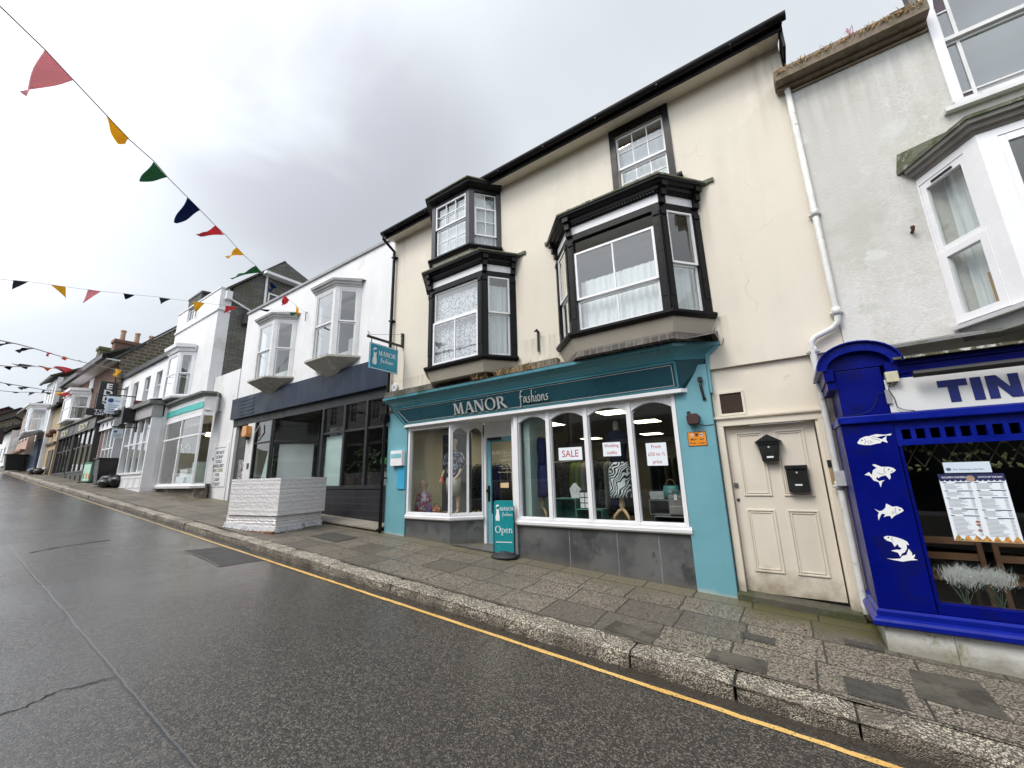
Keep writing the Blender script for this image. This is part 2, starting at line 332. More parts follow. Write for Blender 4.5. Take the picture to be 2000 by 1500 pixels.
upvc = pm('white_frame_plastic', (.82, .82, .84), .25, .03, 3)
black = pm('black_gloss_paint', (.006, .0055, .006), .33, .35, 6, .1, 25, spec=.2)
greyblk = pm('charcoal_paint', (.055, .052, .057), .45, .15, 4, .1, 30)
satin_blk = pm('black_metal', (.012, .012, .013), .4, .3, 5, .05, 40)
teal = pm('teal_paint', (.15, .36, .42), .5, .07, 1.8, .2, 60, spec=.35, streak=((.11, .28, .33), .3), stains=(((.6, .6, .56), 9, .735, .7),), base=((.50, .50, .44), .05, .6))
teal_mid = pm('teal_cornice_paint', (.062, .225, .275), .32, .08, 2.4, .06, 50, streak=((.03, .16, .19), .3))
teal_dk = pm('dark_teal_board', (.013, .062, .085), .3, .05, 1.2)
teal_lt = pm('light_teal_paint', (.22, .52, .58), .4, .08, 3)
silver = pm('grey_lettering', (.47, .48, .47), .4, .08, 8)
slate_r = pm('grey_slate_slab', (.085, .088, .092), .4, .4, 1.6, .25, 9, stains=(((.14, .14, .138), 1.5, .5, .6), ((.035, .037, .039), 2.1, .58, .75), ((.02, .02, .022), 3.3, .66, .8)), base=((.13, .12, .10), .12, .6))
navy = pm('navy_board', (.011, .019, .04), .42, .16, 1.5, .05, 30, spec=.25, streak=((.10, .12, .16), .3), stains=(((.16, .18, .22), 4, .7, .6),))
blue = pm('royal_blue_gloss', (.0005, .004, .15), .38, .16, 2.4, .1, 18, spec=.12, stains=(((.50, .50, .54), 13, .725, .8), ((.004, .006, .05), 2.5, .55, .5),))
blue_md = pm('blue_trim_gloss', (.002, .010, .22), .3, .18, 5, .12, 22, spec=.2, stains=(((.6, .6, .6), 14, .75, .8),))
lead = pm('lead_flashing', (.17, .17, .175), .6, .2, 4, .3, 18, stains=(((.09, .10, .05), 6, .52, .8), ((.4, .4, .38), 12, .62, .6)))
moss_l = pm('mossy_lead', (.12, .125, .09), .9, .3, 5, .6, 30, stains=(((.06, .075, .03), 7, .5, .8), ((.35, .35, .33), 10, .62, .7)))
slate_t = pm('roof_slate', (.06, .063, .07), .6, .3, 6, .5, 8)
dk_int = pm('dark_interior', (.035, .033, .03), .9, .2)
lt_int = pm('pale_room_wall', (.78, .77, .74), .9, .05)
cl_int = pm('pale_ceiling', (.88, .88, .86), .9, .04)
fl_int = pm('dark_floor', (.08, .07, .06), .7, .2)
wood = pm('brown_wood', (.20, .10, .05), .5, .25, 3, .2, 12)
pale_wood = pm('pale_turned_wood', (.52, .36, .20), .45, .12, 6)
paper = pm('printed_paper', (.78, .84, .90), .6, .03)
red_ink = pm('red_ink', (.45, .03, .05), .6, .1); blk_ink = pm('black_ink', (.02, .02, .025), .6, .1); navy_ink = pm('navy_ink', (.012, .016, .09), .5, .1)
white_ink = pm('white_lettering', (.82, .83, .84), .45, .04)
rust = pm('rusty_iron', (.10, .04, .025), .8, .4, 12, .4, 60)
pvc_pipe = pm('white_pipe_paint', (.62, .62, .60), .5, .12, 7, .2, 30, stains=(((.25, .22, .18), 9, .62, .75),))
orange = pm('orange_plate', (.78, .27, .015), .45, .05)
weed = pm('dry_weed', (.34, .22, .10), .9, .4, 20); green_w = pm('green_weed', (.05, .09, .018), .9, .5, 20)
glass_m = glassmat('window_glass'); glass_up = glassmat('upper_window_glass', (.94, .96, .955), k=2.9); glass_dk = glassmat('shop_glass', (.95, .97, .965), .005)
net = clothmat('net_curtain', (.90, .92, .94), .12, .12); lace = clothmat('lace_curtain', (.86, .86, .92), .12, .38, 30); voile = clothmat('white_curtain', (.93, .94, .95), .12, .0)
lamp_m = emit('ceiling_light_glow', (1, .93, .66), 5.0)
brick_r = brickmat('red_brick', (.125, .052, .036), (.19, .085, .058), (.20, .165, .14), var=.5)
stone_m = brickmat('rubble_stone', (.21, .175, .135), (.115, .095, .075), (.27, .24, .19), .42, .19, .03, axis='yz', var=.6, bump=1.0, off=.37, moss=((.09, .085, .04), 1.2, .6))
slate_h = brickmat('hung_slate', (.22, .21, .19), (.12, .118, .11), (.04, .04, .04), .30, .095, .007, .7, axis='yz', var=.5, bump=.9, moss=((.10, .105, .05), 1.6, .55))
slate_x = brickmat('roof_slate_courses', (.10, .10, .10), (.06, .06, .062), (.025, .025, .025), .3, .14, .01, .7, axis='xy', bump=.8, moss=((.085, .075, .035), 1.4, .7))
tile_blk = brickmat('black_glazed_tile', (.022, .022, .026), (.03, .03, .034), (.055, .055, .055), .42, .15, .004, .3, var=.15, bump=.2, off=0)
lead_br = brickmat('flashing_bricks', (.10, .088, .078), (.065, .058, .052), (.16, .15, .14), .11, .2, .01, .8, var=.4, bump=.5, off=0, moss=((.22, .21, .18), 5, .55))

# ------------------------------------------------------------------ sky: overcast cloud over a Nishita sky
SUN_EL, SUN_AZ = math.radians(52), math.radians(200)     # azimuth from +Y clockwise
W = bpy.data.worlds.new("World"); sc.world = W; W.use_nodes = True; t = W.node_tree; t.nodes.clear()
o_ = t.nodes.new('ShaderNodeOutputWorld'); gen = N(t, 'ShaderNodeTexCoord').outputs['Generated']
sky = N(t, 'ShaderNodeTexSky', sky_type='NISHITA', sun_disc=False, sun_elevation=SUN_EL, sun_rotation=SUN_AZ)
bg1 = N(t, 'ShaderNodeBackground', {'Color': sky.outputs[0], 'Strength': .08})
dirn = N(t, 'ShaderNodeVectorMath', {0: gen}, operation='NORMALIZE').outputs[0]
sp = N(t, 'ShaderNodeSeparateXYZ', {0: dirn}); zz = math_(t, 'ADD', math_(t, 'MAXIMUM', sp.outputs[2], 0.0), .28)
cp = N(t, 'ShaderNodeCombineXYZ', {0: math_(t, 'DIVIDE', sp.outputs[0], zz), 1: math_(t, 'DIVIDE', sp.outputs[1], zz), 2: sp.outputs[2]}).outputs[0]
n1 = noise(t, cp, 1.7, 5, .5, .3); n2 = noise(t, N(t, 'ShaderNodeVectorMath', {0: cp, 1: (4.3, 1.7, 2.2)}, operation='ADD').outputs[0], .55, 3)
def bump_dir(px, py, a, b):
    d = ray(px, py).normalized()
    dt = N(t, 'ShaderNodeVectorMath', {0: dirn, 1: tuple(d)}, operation='DOT_PRODUCT').outputs['Value']
    return ramp(t, dt, a, b, mode='S')
dk = math_(t, 'MULTIPLY', ramp(t, n1, .33, .53, mode='S'), math_(t, 'MAXIMUM', bump_dir(640, 280, .93, .99), math_(t, 'MAXIMUM', math_(t, 'MULTIPLY', bump_dir(500, 120, .955, .995), .7), math_(t, 'MULTIPLY', bump_dir(780, 340, .96, .995), .8))))
fine = ramp(t, n1, .3, .72); big = ramp(t, n2, .3, .7)
c = mixc(t, fine, (.455, .485, .52), (.53, .552, .582)); c = mixc(t, math_(t, 'MULTIPLY', big, .3), c, (.425, .45, .485))
c = mixc(t, math_(t, 'MULTIPLY', dk, .8), c, (.325, .335, .372))
thin = N(t, 'ShaderNodeVectorMath', {0: dirn, 1: tuple(Vector((-.18, -.72, .67)).normalized())}, operation='DOT_PRODUCT').outputs['Value']
stg = ramp(t, thin, .12, 1.0, 1.06, 2.9, 'S')              # thinner, brighter cloud where the hidden sun stands
bg2 = N(t, 'ShaderNodeBackground', {'Color': c, 'Strength': stg})
mx = N(t, 'ShaderNodeMixShader', {0: .94, 1: bg1.outputs[0], 2: bg2.outputs[0]}); t.links.new(mx.outputs[0], o_.inputs[0])
sd = bpy.data.lights.new('Sun', 'SUN'); sd.energy = 1.5; sd.angle = math.radians(22); sd.color = (1, .93, .84)
so = bpy.data.objects.new('Sun', sd); COL.objects.link(so)
sv = Vector((math.sin(SUN_AZ)*math.cos(SUN_EL), math.cos(SUN_AZ)*math.cos(SUN_EL), math.sin(SUN_EL))); so.rotation_euler = sv.to_track_quat('Z', 'Y').to_euler(); so.location = sv*40
vs = sc.view_settings; vs.view_transform = 'Standard'; vs.look = 'None'; vs.exposure = .62; vs.gamma = 1
sc.cycles.max_bounces = 8; sc.cycles.transparent_max_bounces = 24; sc.cycles.glossy_bounces = 4; sc.cycles.sample_clamp_indirect = 4
sc.cycles.caustics_reflective = False; sc.cycles.caustics_refractive = False; sc.cycles.use_denoising = True; sc.cycles.denoising_prefilter = 'ACCURATE'

# ------------------------------------------------------------------ road
m, t, out = nt('wet_asphalt'); pos = N(t, 'ShaderNodeNewGeometry').outputs['Position']; sp = N(t, 'ShaderNodeSeparateXYZ', {0: pos})
agg = N(t, 'ShaderNodeTexVoronoi', {'Vector': pos, 'Scale': 95.0}); f1 = noise(t, pos, 140, 3, .7); big = noise(t, pos, .55, 4, .6); med = noise(t, pos, 2.4, 5, .6)
agB = N(t, 'ShaderNodeTexVoronoi', {'Vector': pos, 'Scale': 42.0}); stones = math_(t, 'MAXIMUM', ramp(t, N(t, 'ShaderNodeSeparateColor', {0: agg.outputs[1]}).outputs[0], .6, 1.0), ramp(t, N(t, 'ShaderNodeSeparateColor', {0: agB.outputs[1]}).outputs[0], .8, 1.0, 0, .35))
c = mixc(t, stones, (.020, .0165, .013), (.22, .19, .155)); c = mixc(t, ramp(t, f1, .42, .8), c, (.05, .044, .037)); c = mixc(t, math_(t, 'MULTIPLY', ramp(t, big, .35, .65), .4), c, (.046, .038, .031))
gut = ramp(t, math_(t, 'ADD', sp.outputs[1], math_(t, 'MULTIPLY', med, .12)), -2.22, -2.08, mode='S')
c = mixc(t, math_(t, 'MULTIPLY', gut, .7), c, (.034, .026, .018))
jn = math_(t, 'ABSOLUTE', math_(t, 'ADD', math_(t, 'ADD', sp.outputs[1], 4.66), math_(t, 'MULTIPLY', math_(t, 'SUBTRACT', noise(t, pos, 1.4, 4), .5), .06)))
jl = ramp(t, jn, .005, .014, .7, 0); c = mixc(t, math_(t, 'MULTIPLY', jl, ramp(t, noise(t, pos, .35, 3), .42, .55)), c, (.16, .17, .20)); c = mixc(t, math_(t, 'MULTIPLY', ramp(t, jn, .0, .012, 1, 0), .8), c, (.012, .012, .012))
far = ramp(t, sp.outputs[1], -4.62, -4.7)                 # older, smoother lane beyond the joint
wet = math_(t, 'MAXIMUM', math_(t, 'MULTIPLY', far, .75), ramp(t, sp.outputs[0], 1.0, -8, mode='S'))
wet = math_(t, 'MULTIPLY', wet, ramp(t, big, .25, .6, .55, 1))
p = N(t, 'ShaderNodeBsdfPrincipled', {'Base Color': c, 'Specular IOR Level': .5, 'Coat Weight': wet, 'Coat Roughness': .22}); t.links.new(N(t, 'ShaderNodeBump', {'Strength': .25, 'Distance': .02, 'Height': math_(t, 'ADD', noise(t, pos, 22, 3), math_(t, 'MULTIPLY', med, .6))}).outputs[0], p.inputs['Coat Normal']); t.links.new(ramp(t, wet, 0, 1, .55, .2), p.inputs['Roughness'])
hgt = math_(t, 'ADD', math_(t, 'MULTIPLY', math_(t, 'SUBTRACT', 1.0, agg.outputs[0]), .8), math_(t, 'MULTIPLY', f1, .5)); hgt = math_(t, 'SUBTRACT', hgt, math_(t, 'MULTIPLY', ramp(t, jn, 0, .015, 1, 0), 2))
b = N(t, 'ShaderNodeBump', {'Strength': ramp(t, wet, 0, 1, .9, .35), 'Distance': .009, 'Height': hgt}); b2 = N(t, 'ShaderNodeBump', {'Strength': .3, 'Distance': .05, 'Height': med, 'Normal': b.outputs[0]})
t.links.new(b2.outputs[0], p.inputs['Normal']); t.links.new(p.outputs[0], out.inputs[0]); asphalt = m
xs = [14-.8*i for i in range(112)]
def strip(name, ys, fz, mat, jit=0):
    mb = MB(); o = 0
    for x in xs:
        for y in ys: mb.v.append((x, y, fz(x, y)))
    k = len(ys)
    for i in range(len(xs)-1):
        for j in range(k-1): mb.f.append([i*k+j, i*k+j+1, (i+1)*k+j+1, (i+1)*k+j]); mb.m.append(0)
    return struct(name, mb, mat, smooth=True)
strip('road', [-8.4+.5*i for i in range(13)]+[-1.92], zr, asphalt)
# yellow line: one worn painted strip, 4 mm proud
m, t, out = nt('worn_yellow_paint'); pos = N(t, 'ShaderNodeNewGeometry').outputs['Position']
c = mixc(t, ramp(t, noise(t, pos, 3, 5), .3, .7), (.62, .36, .085), (.74, .48, .16)); c = mixc(t, ramp(t, noise(t, pos, 60, 4, .7), .56, .64), c, (.09, .08, .07))
sp = N(t, 'ShaderNodeSeparateXYZ', {0: pos}); c = mixc(t, ramp(t, sp.outputs[0], -6.5, -13, 0, .65), c, (.25, .24, .18))
p = N(t, 'ShaderNodeBsdfPrincipled', {'Base Color': c, 'Roughness': .55}); b = N(t, 'ShaderNodeBump', {'Strength': .5, 'Distance': .005, 'Height': noise(t, pos, 120, 3)})
t.links.new(b.outputs[0], p.inputs['Normal']); t.links.new(p.outputs[0], out.inputs[0]); yellow = m
mb = MB(); x = 13.0
while x > -62:
    e = [R.uniform(-.006, .006) for _ in range(2)]
    mb.v += [(x, -2.215+e[0], zr(x, -2.2)+.004), (x, -2.27+e[1], zr(x, -2.28)+.004)]; x -= .12 if x > -6 else .5
for i in range(len(mb.v)//2-1): mb.f.append([2*i, 2*i+1, 2*i+3, 2*i+2]); mb.m.append(0)
struct('road_marking', mb, yellow)
# ------------------------------------------------------------------ pavement
m, t, out = nt('paving_slabs'); pos = N(t, 'ShaderNodeNewGeometry').outputs['Position']; sp = N(t, 'ShaderNodeSeparateXYZ', {0: pos})
wob = math_(t, 'MULTIPLY', math_(t, 'SUBTRACT', noise(t, pos, 2.0, 3), .5), .05)
v = N(t, 'ShaderNodeCombineXYZ', {0: math_(t, 'ADD', sp.outputs[0], wob), 1: math_(t, 'ADD', math_(t, 'ADD', sp.outputs[1], 1.80), wob)}).outputs[0]
br = N(t, 'ShaderNodeTexBrick', {'Vector': v, 'Color1': (.9, .9, .9, 1), 'Color2': (.25, .25, .25, 1), 'Mortar': (0, 0, 0, 1), 'Scale': 1.0, 'Mortar Size': .0095, 'Mortar Smooth': .3, 'Bias': .35, 'Brick Width': .60, 'Row Height': .50}, offset=.12, offset_frequency=2)
tone = N(t, 'ShaderNodeSeparateColor', {0: br.outputs[0]}).outputs[0]
ag = N(t, 'ShaderNodeTexVoronoi', {'Vector': pos, 'Scale': 105.0}); st_ = ramp(t, N(t, 'ShaderNodeSeparateColor', {0: ag.outputs[1]}).outputs[0], .5, .95)
c = mixc(t, st_, (.045, .035, .024), (.52, .46, .37)); agC = N(t, 'ShaderNodeTexVoronoi', {'Vector': pos, 'Scale': 55.0}); c = mixc(t, math_(t, 'MULTIPLY', ramp(t, N(t, 'ShaderNodeSeparateColor', {0: agC.outputs[1]}).outputs[1], .7, .95), .8), c, (.36, .325, .27)); c = mixc(t, ramp(t, noise(t, pos, 160, 3, .7), .45, .75), c, (.11, .092, .068))
c = mixc(t, ramp(t, tone, .26, .30, .5, 0), c, (.062, .062, .054)); c = mixc(t, math_(t, 'MULTIPLY', ramp(t, tone, .4, .8, .35, 0), 1.0), c, (.095, .08, .062))
c = mixc(t, math_(t, 'MULTIPLY', ramp(t, noise(t, pos, 1.1, 5, .6), .45, .7), .5), c, (.10, .088, .068))
wl = ramp(t, math_(t, 'ADD', sp.outputs[1], math_(t, 'MULTIPLY', math_(t, 'SUBTRACT', noise(t, pos, 2.5, 5), .5), .7)), -.62, -.1, mode='S')
c = mixc(t, math_(t, 'MULTIPLY', wl, .75), c, (.15, .132, .085))
ms = math_(t, 'MULTIPLY', ramp(t, math_(t, 'ADD', sp.outputs[0], math_(t, 'MULTIPLY', noise(t, pos, 4, 4), .4)), -.7, -.3, mode='S'), ramp(t, math_(t, 'ADD', sp.outputs[1], math_(t, 'MULTIPLY', noise(t, pos, 3, 4), .5)), -.45, -.1, mode='S'))
c = mixc(t, math_(t, 'MULTIPLY', ms, .8), c, (.075, .072, .022)); c = mixc(t, math_(t, 'MULTIPLY', br.outputs[1], .85), c, (.03, .03, .022))
p = N(t, 'ShaderNodeBsdfPrincipled', {'Base Color': c, 'Specular IOR Level': .45}); t.links.new(ramp(t, noise(t, pos, 1.7, 4), .35, .65, .34, .62), p.inputs['Roughness'])
h = math_(t, 'SUBTRACT', math_(t, 'MULTIPLY', math_(t, 'SUBTRACT', 1.0, ag.outputs[0]), .5), math_(t, 'MULTIPLY', br.outputs[1], 1.6))
b = N(t, 'ShaderNodeBump', {'Strength': .7, 'Distance': .008, 'Height': h}); t.links.new(b.outputs[0], p.inputs['Normal']); t.links.new(p.outputs[0], out.inputs[0]); paving = m
strip('pavement', [-1.83, -1.4, -.9, -.4, 0, .5, 1.0, 1.7], lambda x, y: zg(x, y)+.0, paving)
# ------------------------------------------------------------------ kerb: long granite stones with dressed arcs
m, t, out = nt('kerb_granite'); pos = N(t, 'ShaderNodeNewGeometry').outputs['Position']; oi = N(t, 'ShaderNodeObjectInfo')
sp = N(t, 'ShaderNodeSeparateXYZ', {0: pos}); ag = N(t, 'ShaderNodeTexVoronoi', {'Vector': pos, 'Scale': 120.0})
s1 = ramp(t, N(t, 'ShaderNodeSeparateColor', {0: ag.outputs[1]}).outputs[0], .4, .85)
c = mixc(t, s1, (.085, .07, .05), (.72, .65, .53)); c = mixc(t, ramp(t, noise(t, pos, 2.0, 5, .6), .45, .68), c, (.12, .10, .078))
lx = math_(t, 'SUBTRACT', math_(t, 'MODULO', math_(t, 'ADD', sp.outputs[0], 100.0), .42), .21); vv = N(t, 'ShaderNodeCombineXYZ', {0: lx, 1: math_(t, 'ADD', sp.outputs[1], 1.80)}).outputs[0]
ln = N(t, 'ShaderNodeVectorMath', {0: vv}, operation='LENGTH').outputs['Value']
arc = math_(t, 'SINE', math_(t, 'MULTIPLY', math_(t, 'ADD', ln, math_(t, 'MULTIPLY', noise(t, pos, 12, 3), .035)), 150.0)); arc = ramp(t, arc, -1, -.45, 1, 0)
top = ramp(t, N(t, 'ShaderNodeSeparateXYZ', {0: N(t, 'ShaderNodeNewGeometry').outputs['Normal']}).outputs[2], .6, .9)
arc = math_(t, 'MULTIPLY', math_(t, 'MULTIPLY', arc, top), ramp(t, sp.outputs[0], -4.9, -4.3))
c = mixc(t, math_(t, 'MULTIPLY', arc, .75), c, (.07, .06, .045))
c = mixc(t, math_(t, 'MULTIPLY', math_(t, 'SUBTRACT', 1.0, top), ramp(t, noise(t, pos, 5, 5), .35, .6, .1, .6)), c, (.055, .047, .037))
p = N(t, 'ShaderNodeBsdfPrincipled', {'Base Color': c, 'Roughness': .55}); hh = math_(t, 'SUBTRACT', math_(t, 'ADD', math_(t, 'MULTIPLY', math_(t, 'SUBTRACT', 1.0, ag.outputs[0]), .4), noise(t, pos, 14, 5)), math_(t, 'MULTIPLY', arc, .6))
b = N(t, 'ShaderNodeBump', {'Strength': .8, 'Distance': .02, 'Height': hh}); t.links.new(b.outputs[0], p.inputs['Normal']); t.links.new(p.outputs[0], out.inputs[0]); granite = m
js = [13, 11.2, 9.5, 7.6, 5.9, 4.2, 2.6, 1.35, .12, -.6, -1.4, -2.93, -4.56, -5.97, -7.3, -7.61]
while js[-1] > -60: js.append(js[-1]-R.uniform(1.2, 2.0))
mb = MB()
for a, b_ in zip(js, js[1:]):
    g = R.uniform(.002, .005); yo = R.uniform(-.012, .012); zo = R.uniform(-.006, .008); n = max(2, int((a-b_)/.09)) if a < 3 and a > -9 else 3
    if abs(a+.6) < .01 or abs(b_+.6) < .01: g = .012
    prof = [(-.27, -.2), (-.27, -.012), (-.255, 0), (-.03, .0), (.0, -.022), (.008, -.08), (.004, -.2)]     # (out from y=-2.05, z)
    o = len(mb.v)
    for i in range(n+1):
        x = a-g-(a-b_-2*g)*i/n; e = 1 if 0 < i < n else 0; rnd = 0 if e else .012
        for d, z in prof: mb.v.append((x, KY-d+yo+R.uniform(-.006, .006)*e+(rnd if d > -.05 else 0), zg(x, KY)+zo+z+(R.uniform(-.005, .004) if z > -.1 else 0)-(rnd*.8 if z > -.05 else 0)))
    k = len(prof)
    for i in range(n):
        for j in range(k-1): mb.f.append([o+i*k+j, o+i*k+j+1, o+(i+1)*k+j+1, o+(i+1)*k+j]); mb.m.append(0)
    mb.f.append([o+j for j in range(k)][::-1]); mb.m.append(0); mb.f.append([o+n*k+j for j in range(k)]); mb.m.append(0)
struct('kerb', mb, granite)
# soil under the kerb joints and opposite pavement, wide ground beyond
soil = pm('packed_soil', (.04, .036, .028), .95, .3, 6, .5, 40)
mb = MB()
for a, b_ in zip(xs, xs[1:]): mb.quad((a, -1.78, zg(a, -1.8)-.02), (b_, -1.78, zg(b_, -1.8)-.02), (b_, -2.045, zg(b_, KY)-.03), (a, -2.045, zg(a, KY)-.03)); 
struct('kerb_strip', mb, soil)
strip('far_pavement', [-10.4, -9.4, -8.3], lambda x, y: zr(x, -8.3)+.12, paving)
grd = pm('rough_ground', (.06, .07, .03), .95, .4, .2)
mb = MB(); X = [-900, -300, -150, -78, -40, 0, 14, 60, 300]; Ys = [-500, -60, -10, 2, 60, 500]
for x in X:
    for y in Ys: mb.v.append((x, y, GA+GB*max(-90, min(30, x))-.9))
for i in range(len(X)-1):
    for j in range(len(Ys)-1): k = len(Ys); mb.f.append([i*k+j, i*k+j+1, (i+1)*k+j+1, (i+1)*k+j]); mb.m.append(0)
struct('ground', mb, grd)
# iron covers let into the pavement
iron = pm('cast_iron_cover', (.055, .052, .045), .55, .3, 12, .6, 45)
def cover(x0, x1, y0, y1, label, ribs=True, rot=0):
    mb = MB(); mb.poly([(x0, y0, zg(x0, y0)+.004), (x1, y0, zg(x1, y0)+.004), (x1, y1, zg(x1, y1)+.004), (x0, y1, zg(x0, y1)+.004)], (0, 0, .004))
    o = obj('access_cover', mb, iron); tag(o, label, 'access cover')
    fm = MB(); w = .025
    for a, b_, c_, d_ in ((x0-w, x1+w, y0-w, y0-.004), (x0-w, x1+w, y1+.004, y1+w), (x0-w, x0-.004, y0-.004, y1+.004), (x1+.004, x1+w, y0-.004, y1+.004)):
        fm.poly([(a, c_, zg(a, c_)+.003), (b_, c_, zg(b_, c_)+.003), (b_, d_, zg(b_, d_)+.003), (a, d_, zg(a, d_)+.003)], (0, 0, .003))
    obj('cover_frame', fm, iron, o)
cover(-8.1, -7.25, -1.12, -.68, 'large dark access cover in the pavement right of the wrapped pallet')
p_ = atg(1480, 1247); cover(p_.x-.11, p_.x+.11, p_.y-.05, p_.y+.05, 'small narrow iron cover in the slabs in front of the cream door')
p_ = atg(1705, 1352); cover(p_.x-.13, p_.x+.15, p_.y-.12, p_.y+.12, 'square dark cover beside the kerb below the blue shopfront')
p_ = atg(1690, 1262); cover(p_.x-.12, p_.x+.1, p_.y-.04, p_.y+.04, 'narrow dark drain cover near the foot of the white downpipe')
tarm = pm('dark_tar_patch', (.082, .074, .058), .7, .35, 5, .9, 70, stains=(((.035, .03, .022), 3, .5, .7),))
for quad in (((1177, 1229), (1203, 1212), (1293, 1238), (1272, 1257)), ((1376, 1289), (1392, 1268), (1500, 1292), (1497, 1326), (1440, 1322)), ((1775, 1307), (1910, 1331), (1979, 1412), (1793, 1364)), ((1205, 1275-26), (1240, 1262), (1262, 1268), (1225, 1262))):
    P = [atg(*q) for q in quad]; [setattr(v, 'y', max(v.y, -1.785)) for v in P]; mb = MB(); mb.add([(v.x, v.y, zg(v.x, v.y)+.004) for v in P], [tuple(range(len(P)))]); struct('pavement_patch', mb, tarm)
mb = MB()
for _ in range(260):                                  # grit, leaves and dropped stubs along the gutter and slabs
    x = R.uniform(-7, 1.6); y = R.choice((R.uniform(-2.22, -2.07), R.uniform(-2.22, -2.07), R.uniform(-1.75, -.1))); z = zr(x, y) if y < -2.05 else zg(x, y); r = R.uniform(.005, .016); a = R.random()*6
    mb.add([(x+r*math.cos(a+k*1.57)*(1 if k % 2 else .6), y+r*math.sin(a+k*1.57), z+.003) for k in range(4)]+[(x, y, z+r*.7)], [(0, 1, 4), (1, 2, 4), (2, 3, 4), (3, 0, 4)])
o = obj('litter', mb, pm('dark_grit', (.035, .027, .018), .9, .5, 60)); o['kind'] = 'stuff'; o['label'] = 'scattered dark grit and leaf litter along the gutter and paving'
def atr(px, py):
    v = atg(px, py)
    for _ in range(3): d = ray(px, py); k = (zr(v.x, v.y)-CAM.z)/d.z; v = CAM+d*k
    return v
def roadline(pts, w, mat, nm='road_crack'):
    P = [atr(*p) for p in pts]; mb = MB(); L = []
    for a, b_ in zip(P, P[1:]):
        for k in range(8): L.append(a.lerp(b_, k/8))
    L.append(P[-1])
    for i, v in enumerate(L):
        d = (L[min(i+1, len(L)-1)]-L[max(i-1, 0)]).normalized(); n_ = Vector((-d.y, d.x, 0)); o_ = R.uniform(-.012, .012); ww = w*R.uniform(.4, 1.1)
        for s_ in (-1, 1): q = v+n_*(o_+s_*ww/2); mb.v.append((q.x, q.y, zr(q.x, q.y)+.004))
    for i in range(len(L)-1): mb.f.append([2*i, 2*i+1, 2*i+3, 2*i+2]); mb.m.append(0)
    struct(nm, mb, mat)
crk = pm('dark_crack', (.012, .011, .01), .8, .2); pale_c = pm('pale_seal', (.13, .125, .115), .6, .2)
roadline([(-60, 1415), (40, 1385), (110, 1352), (228, 1322)], .016, crk); roadline([(60, 1080), (120, 1069), (215, 1056)], .05, crk); roadline([(358, 1077), (395, 1090), (428, 1107)], .025, pale_c)
P = [atr(*q) for q in ((360, 1076), (430, 1108), (522, 1094), (470, 1066))]; mb = MB(); mb.add([(v.x, v.y, zr(v.x, v.y)+.003) for v in P], [(0, 1, 2, 3)]); struct('road_patch', mb, pm('smooth_tar_patch', (.03, .028, .026), .45, .25, 3, .5, 90))
# ================================================================== cream building with the teal shop
B = thing('shop_building', 'cream rendered two storey building with black bay windows over a teal shopfront', 'shop building', (-3.3, 0, .3))
XL, XR = -7.36, .70
# openings (u0,u1,z0,z1)
H_bayL = (-5.8, -3.95, 3.75, 5.3); H_bayR = (-2.75, -.72, 3.75, 5.3); H_or = (-5.8, -4.2, 6.05, 7.25); H_top = (-1.69, -.87, 6.08, 7.2)
mb = MB(); mb.wall(XL, XR, 2.92, 7.36, [H_bayL, H_bayR, H_or, H_top, (XL, -.76, 2.92, 3.1)], .3)
mb.add([F0.p(-.74, .0, 2.92), F0.p(.69, .0, 2.92), F0.p(.69, -.06, 2.95), F0.p(-.74, -.06, 2.95)], [(0, 1, 2, 3)])
mb.bxy(XR-.3, XR-.001, .3, 7, 0, 7.5); mb.bxy(XL+.001, XL+.3, .3, 7, 0, 7.5)
obj('wall', mb, cream, B)
mb = MB(); mb.wall(-.745, .62, -.8, 2.918, [(-.68, .30, -.9, 2.17), (-.655, -.405, 2.315, 2.575)], .22, d=-.05)
obj('lower_wall', mb, cream_lo, B)
# eaves
mb = MB(); mb.add([(XL, 0, 7.345), (XR, 0, 7.345), (XR, -.26, 7.315), (XL, -.26, 7.315)], [(0, 1, 2, 3)]); mb.add([(XL, 0, 7.385), (XR, 0, 7.385), (XR, -.26, 7.355), (XL, -.26, 7.355)], [(3, 2, 1, 0)])
obj('soffit', mb, cream, B)
mb = MB(); mb.bxy(XL-.02, XR+.05, -.285, -.26, 7.30, 7.47); mb.bxy(XR+.02, XR+.05, -.26, .25, 7.05, 7.40); obj('fascia_board', mb, black, B)
mb = MB(); prof = [(.285+.06-.06*math.cos(a), 7.44-.075*math.sin(a)) for a in [math.pi*i/8 for i in range(9)]]
prof = prof+[(d+(.006 if d > .345 else -.006)*-1, z+.008) for d, z in prof[::-1]]
mb.sweep([(XL-.06, 0), (XR+.1, 0)], prof); 
for x in [XL+.5+1.0*i for i in range(8)]: mb.bxy(x, x+.02, -.42, -.285, 7.35, 7.365)
obj('gutter', mb, black, B, smooth=False)
mb = MB(); mb.poly([(XL-.02, -.33, 7.47), (XR+.06, -.33, 7.47), (XR+.06, 3.6, 9.9), (XL-.02, 3.6, 9.9)], (0, .05, -.08)); mb.poly([(XL-.02, 7, 7.3), (XR+.06, 7, 7.3), (XR+.06, 3.65, 9.9), (XL-.02, 3.65, 9.9)], (0, -.05, -.08))
obj('roof', mb, slate_x, B)
mb = MB(); mb.tube([(-7.36, -.345, 7.38), (-7.36, -.345, 7.27), (-7.27, -.075, 7.02), (-7.27, -.075, 2.98), (-7.28, -.12, 2.9), (-7.28, -.12, .45)], .036, 10)
for z in (6.85, 5.2, 4.2, 1.6): mb.box(-7.325, -7.21, .0, .115, z, z+.03)
mb.box(-7.36, -7.2, .03, .19, 2.83, 2.98)
obj('downpipe', mb, black, B, smooth=False)
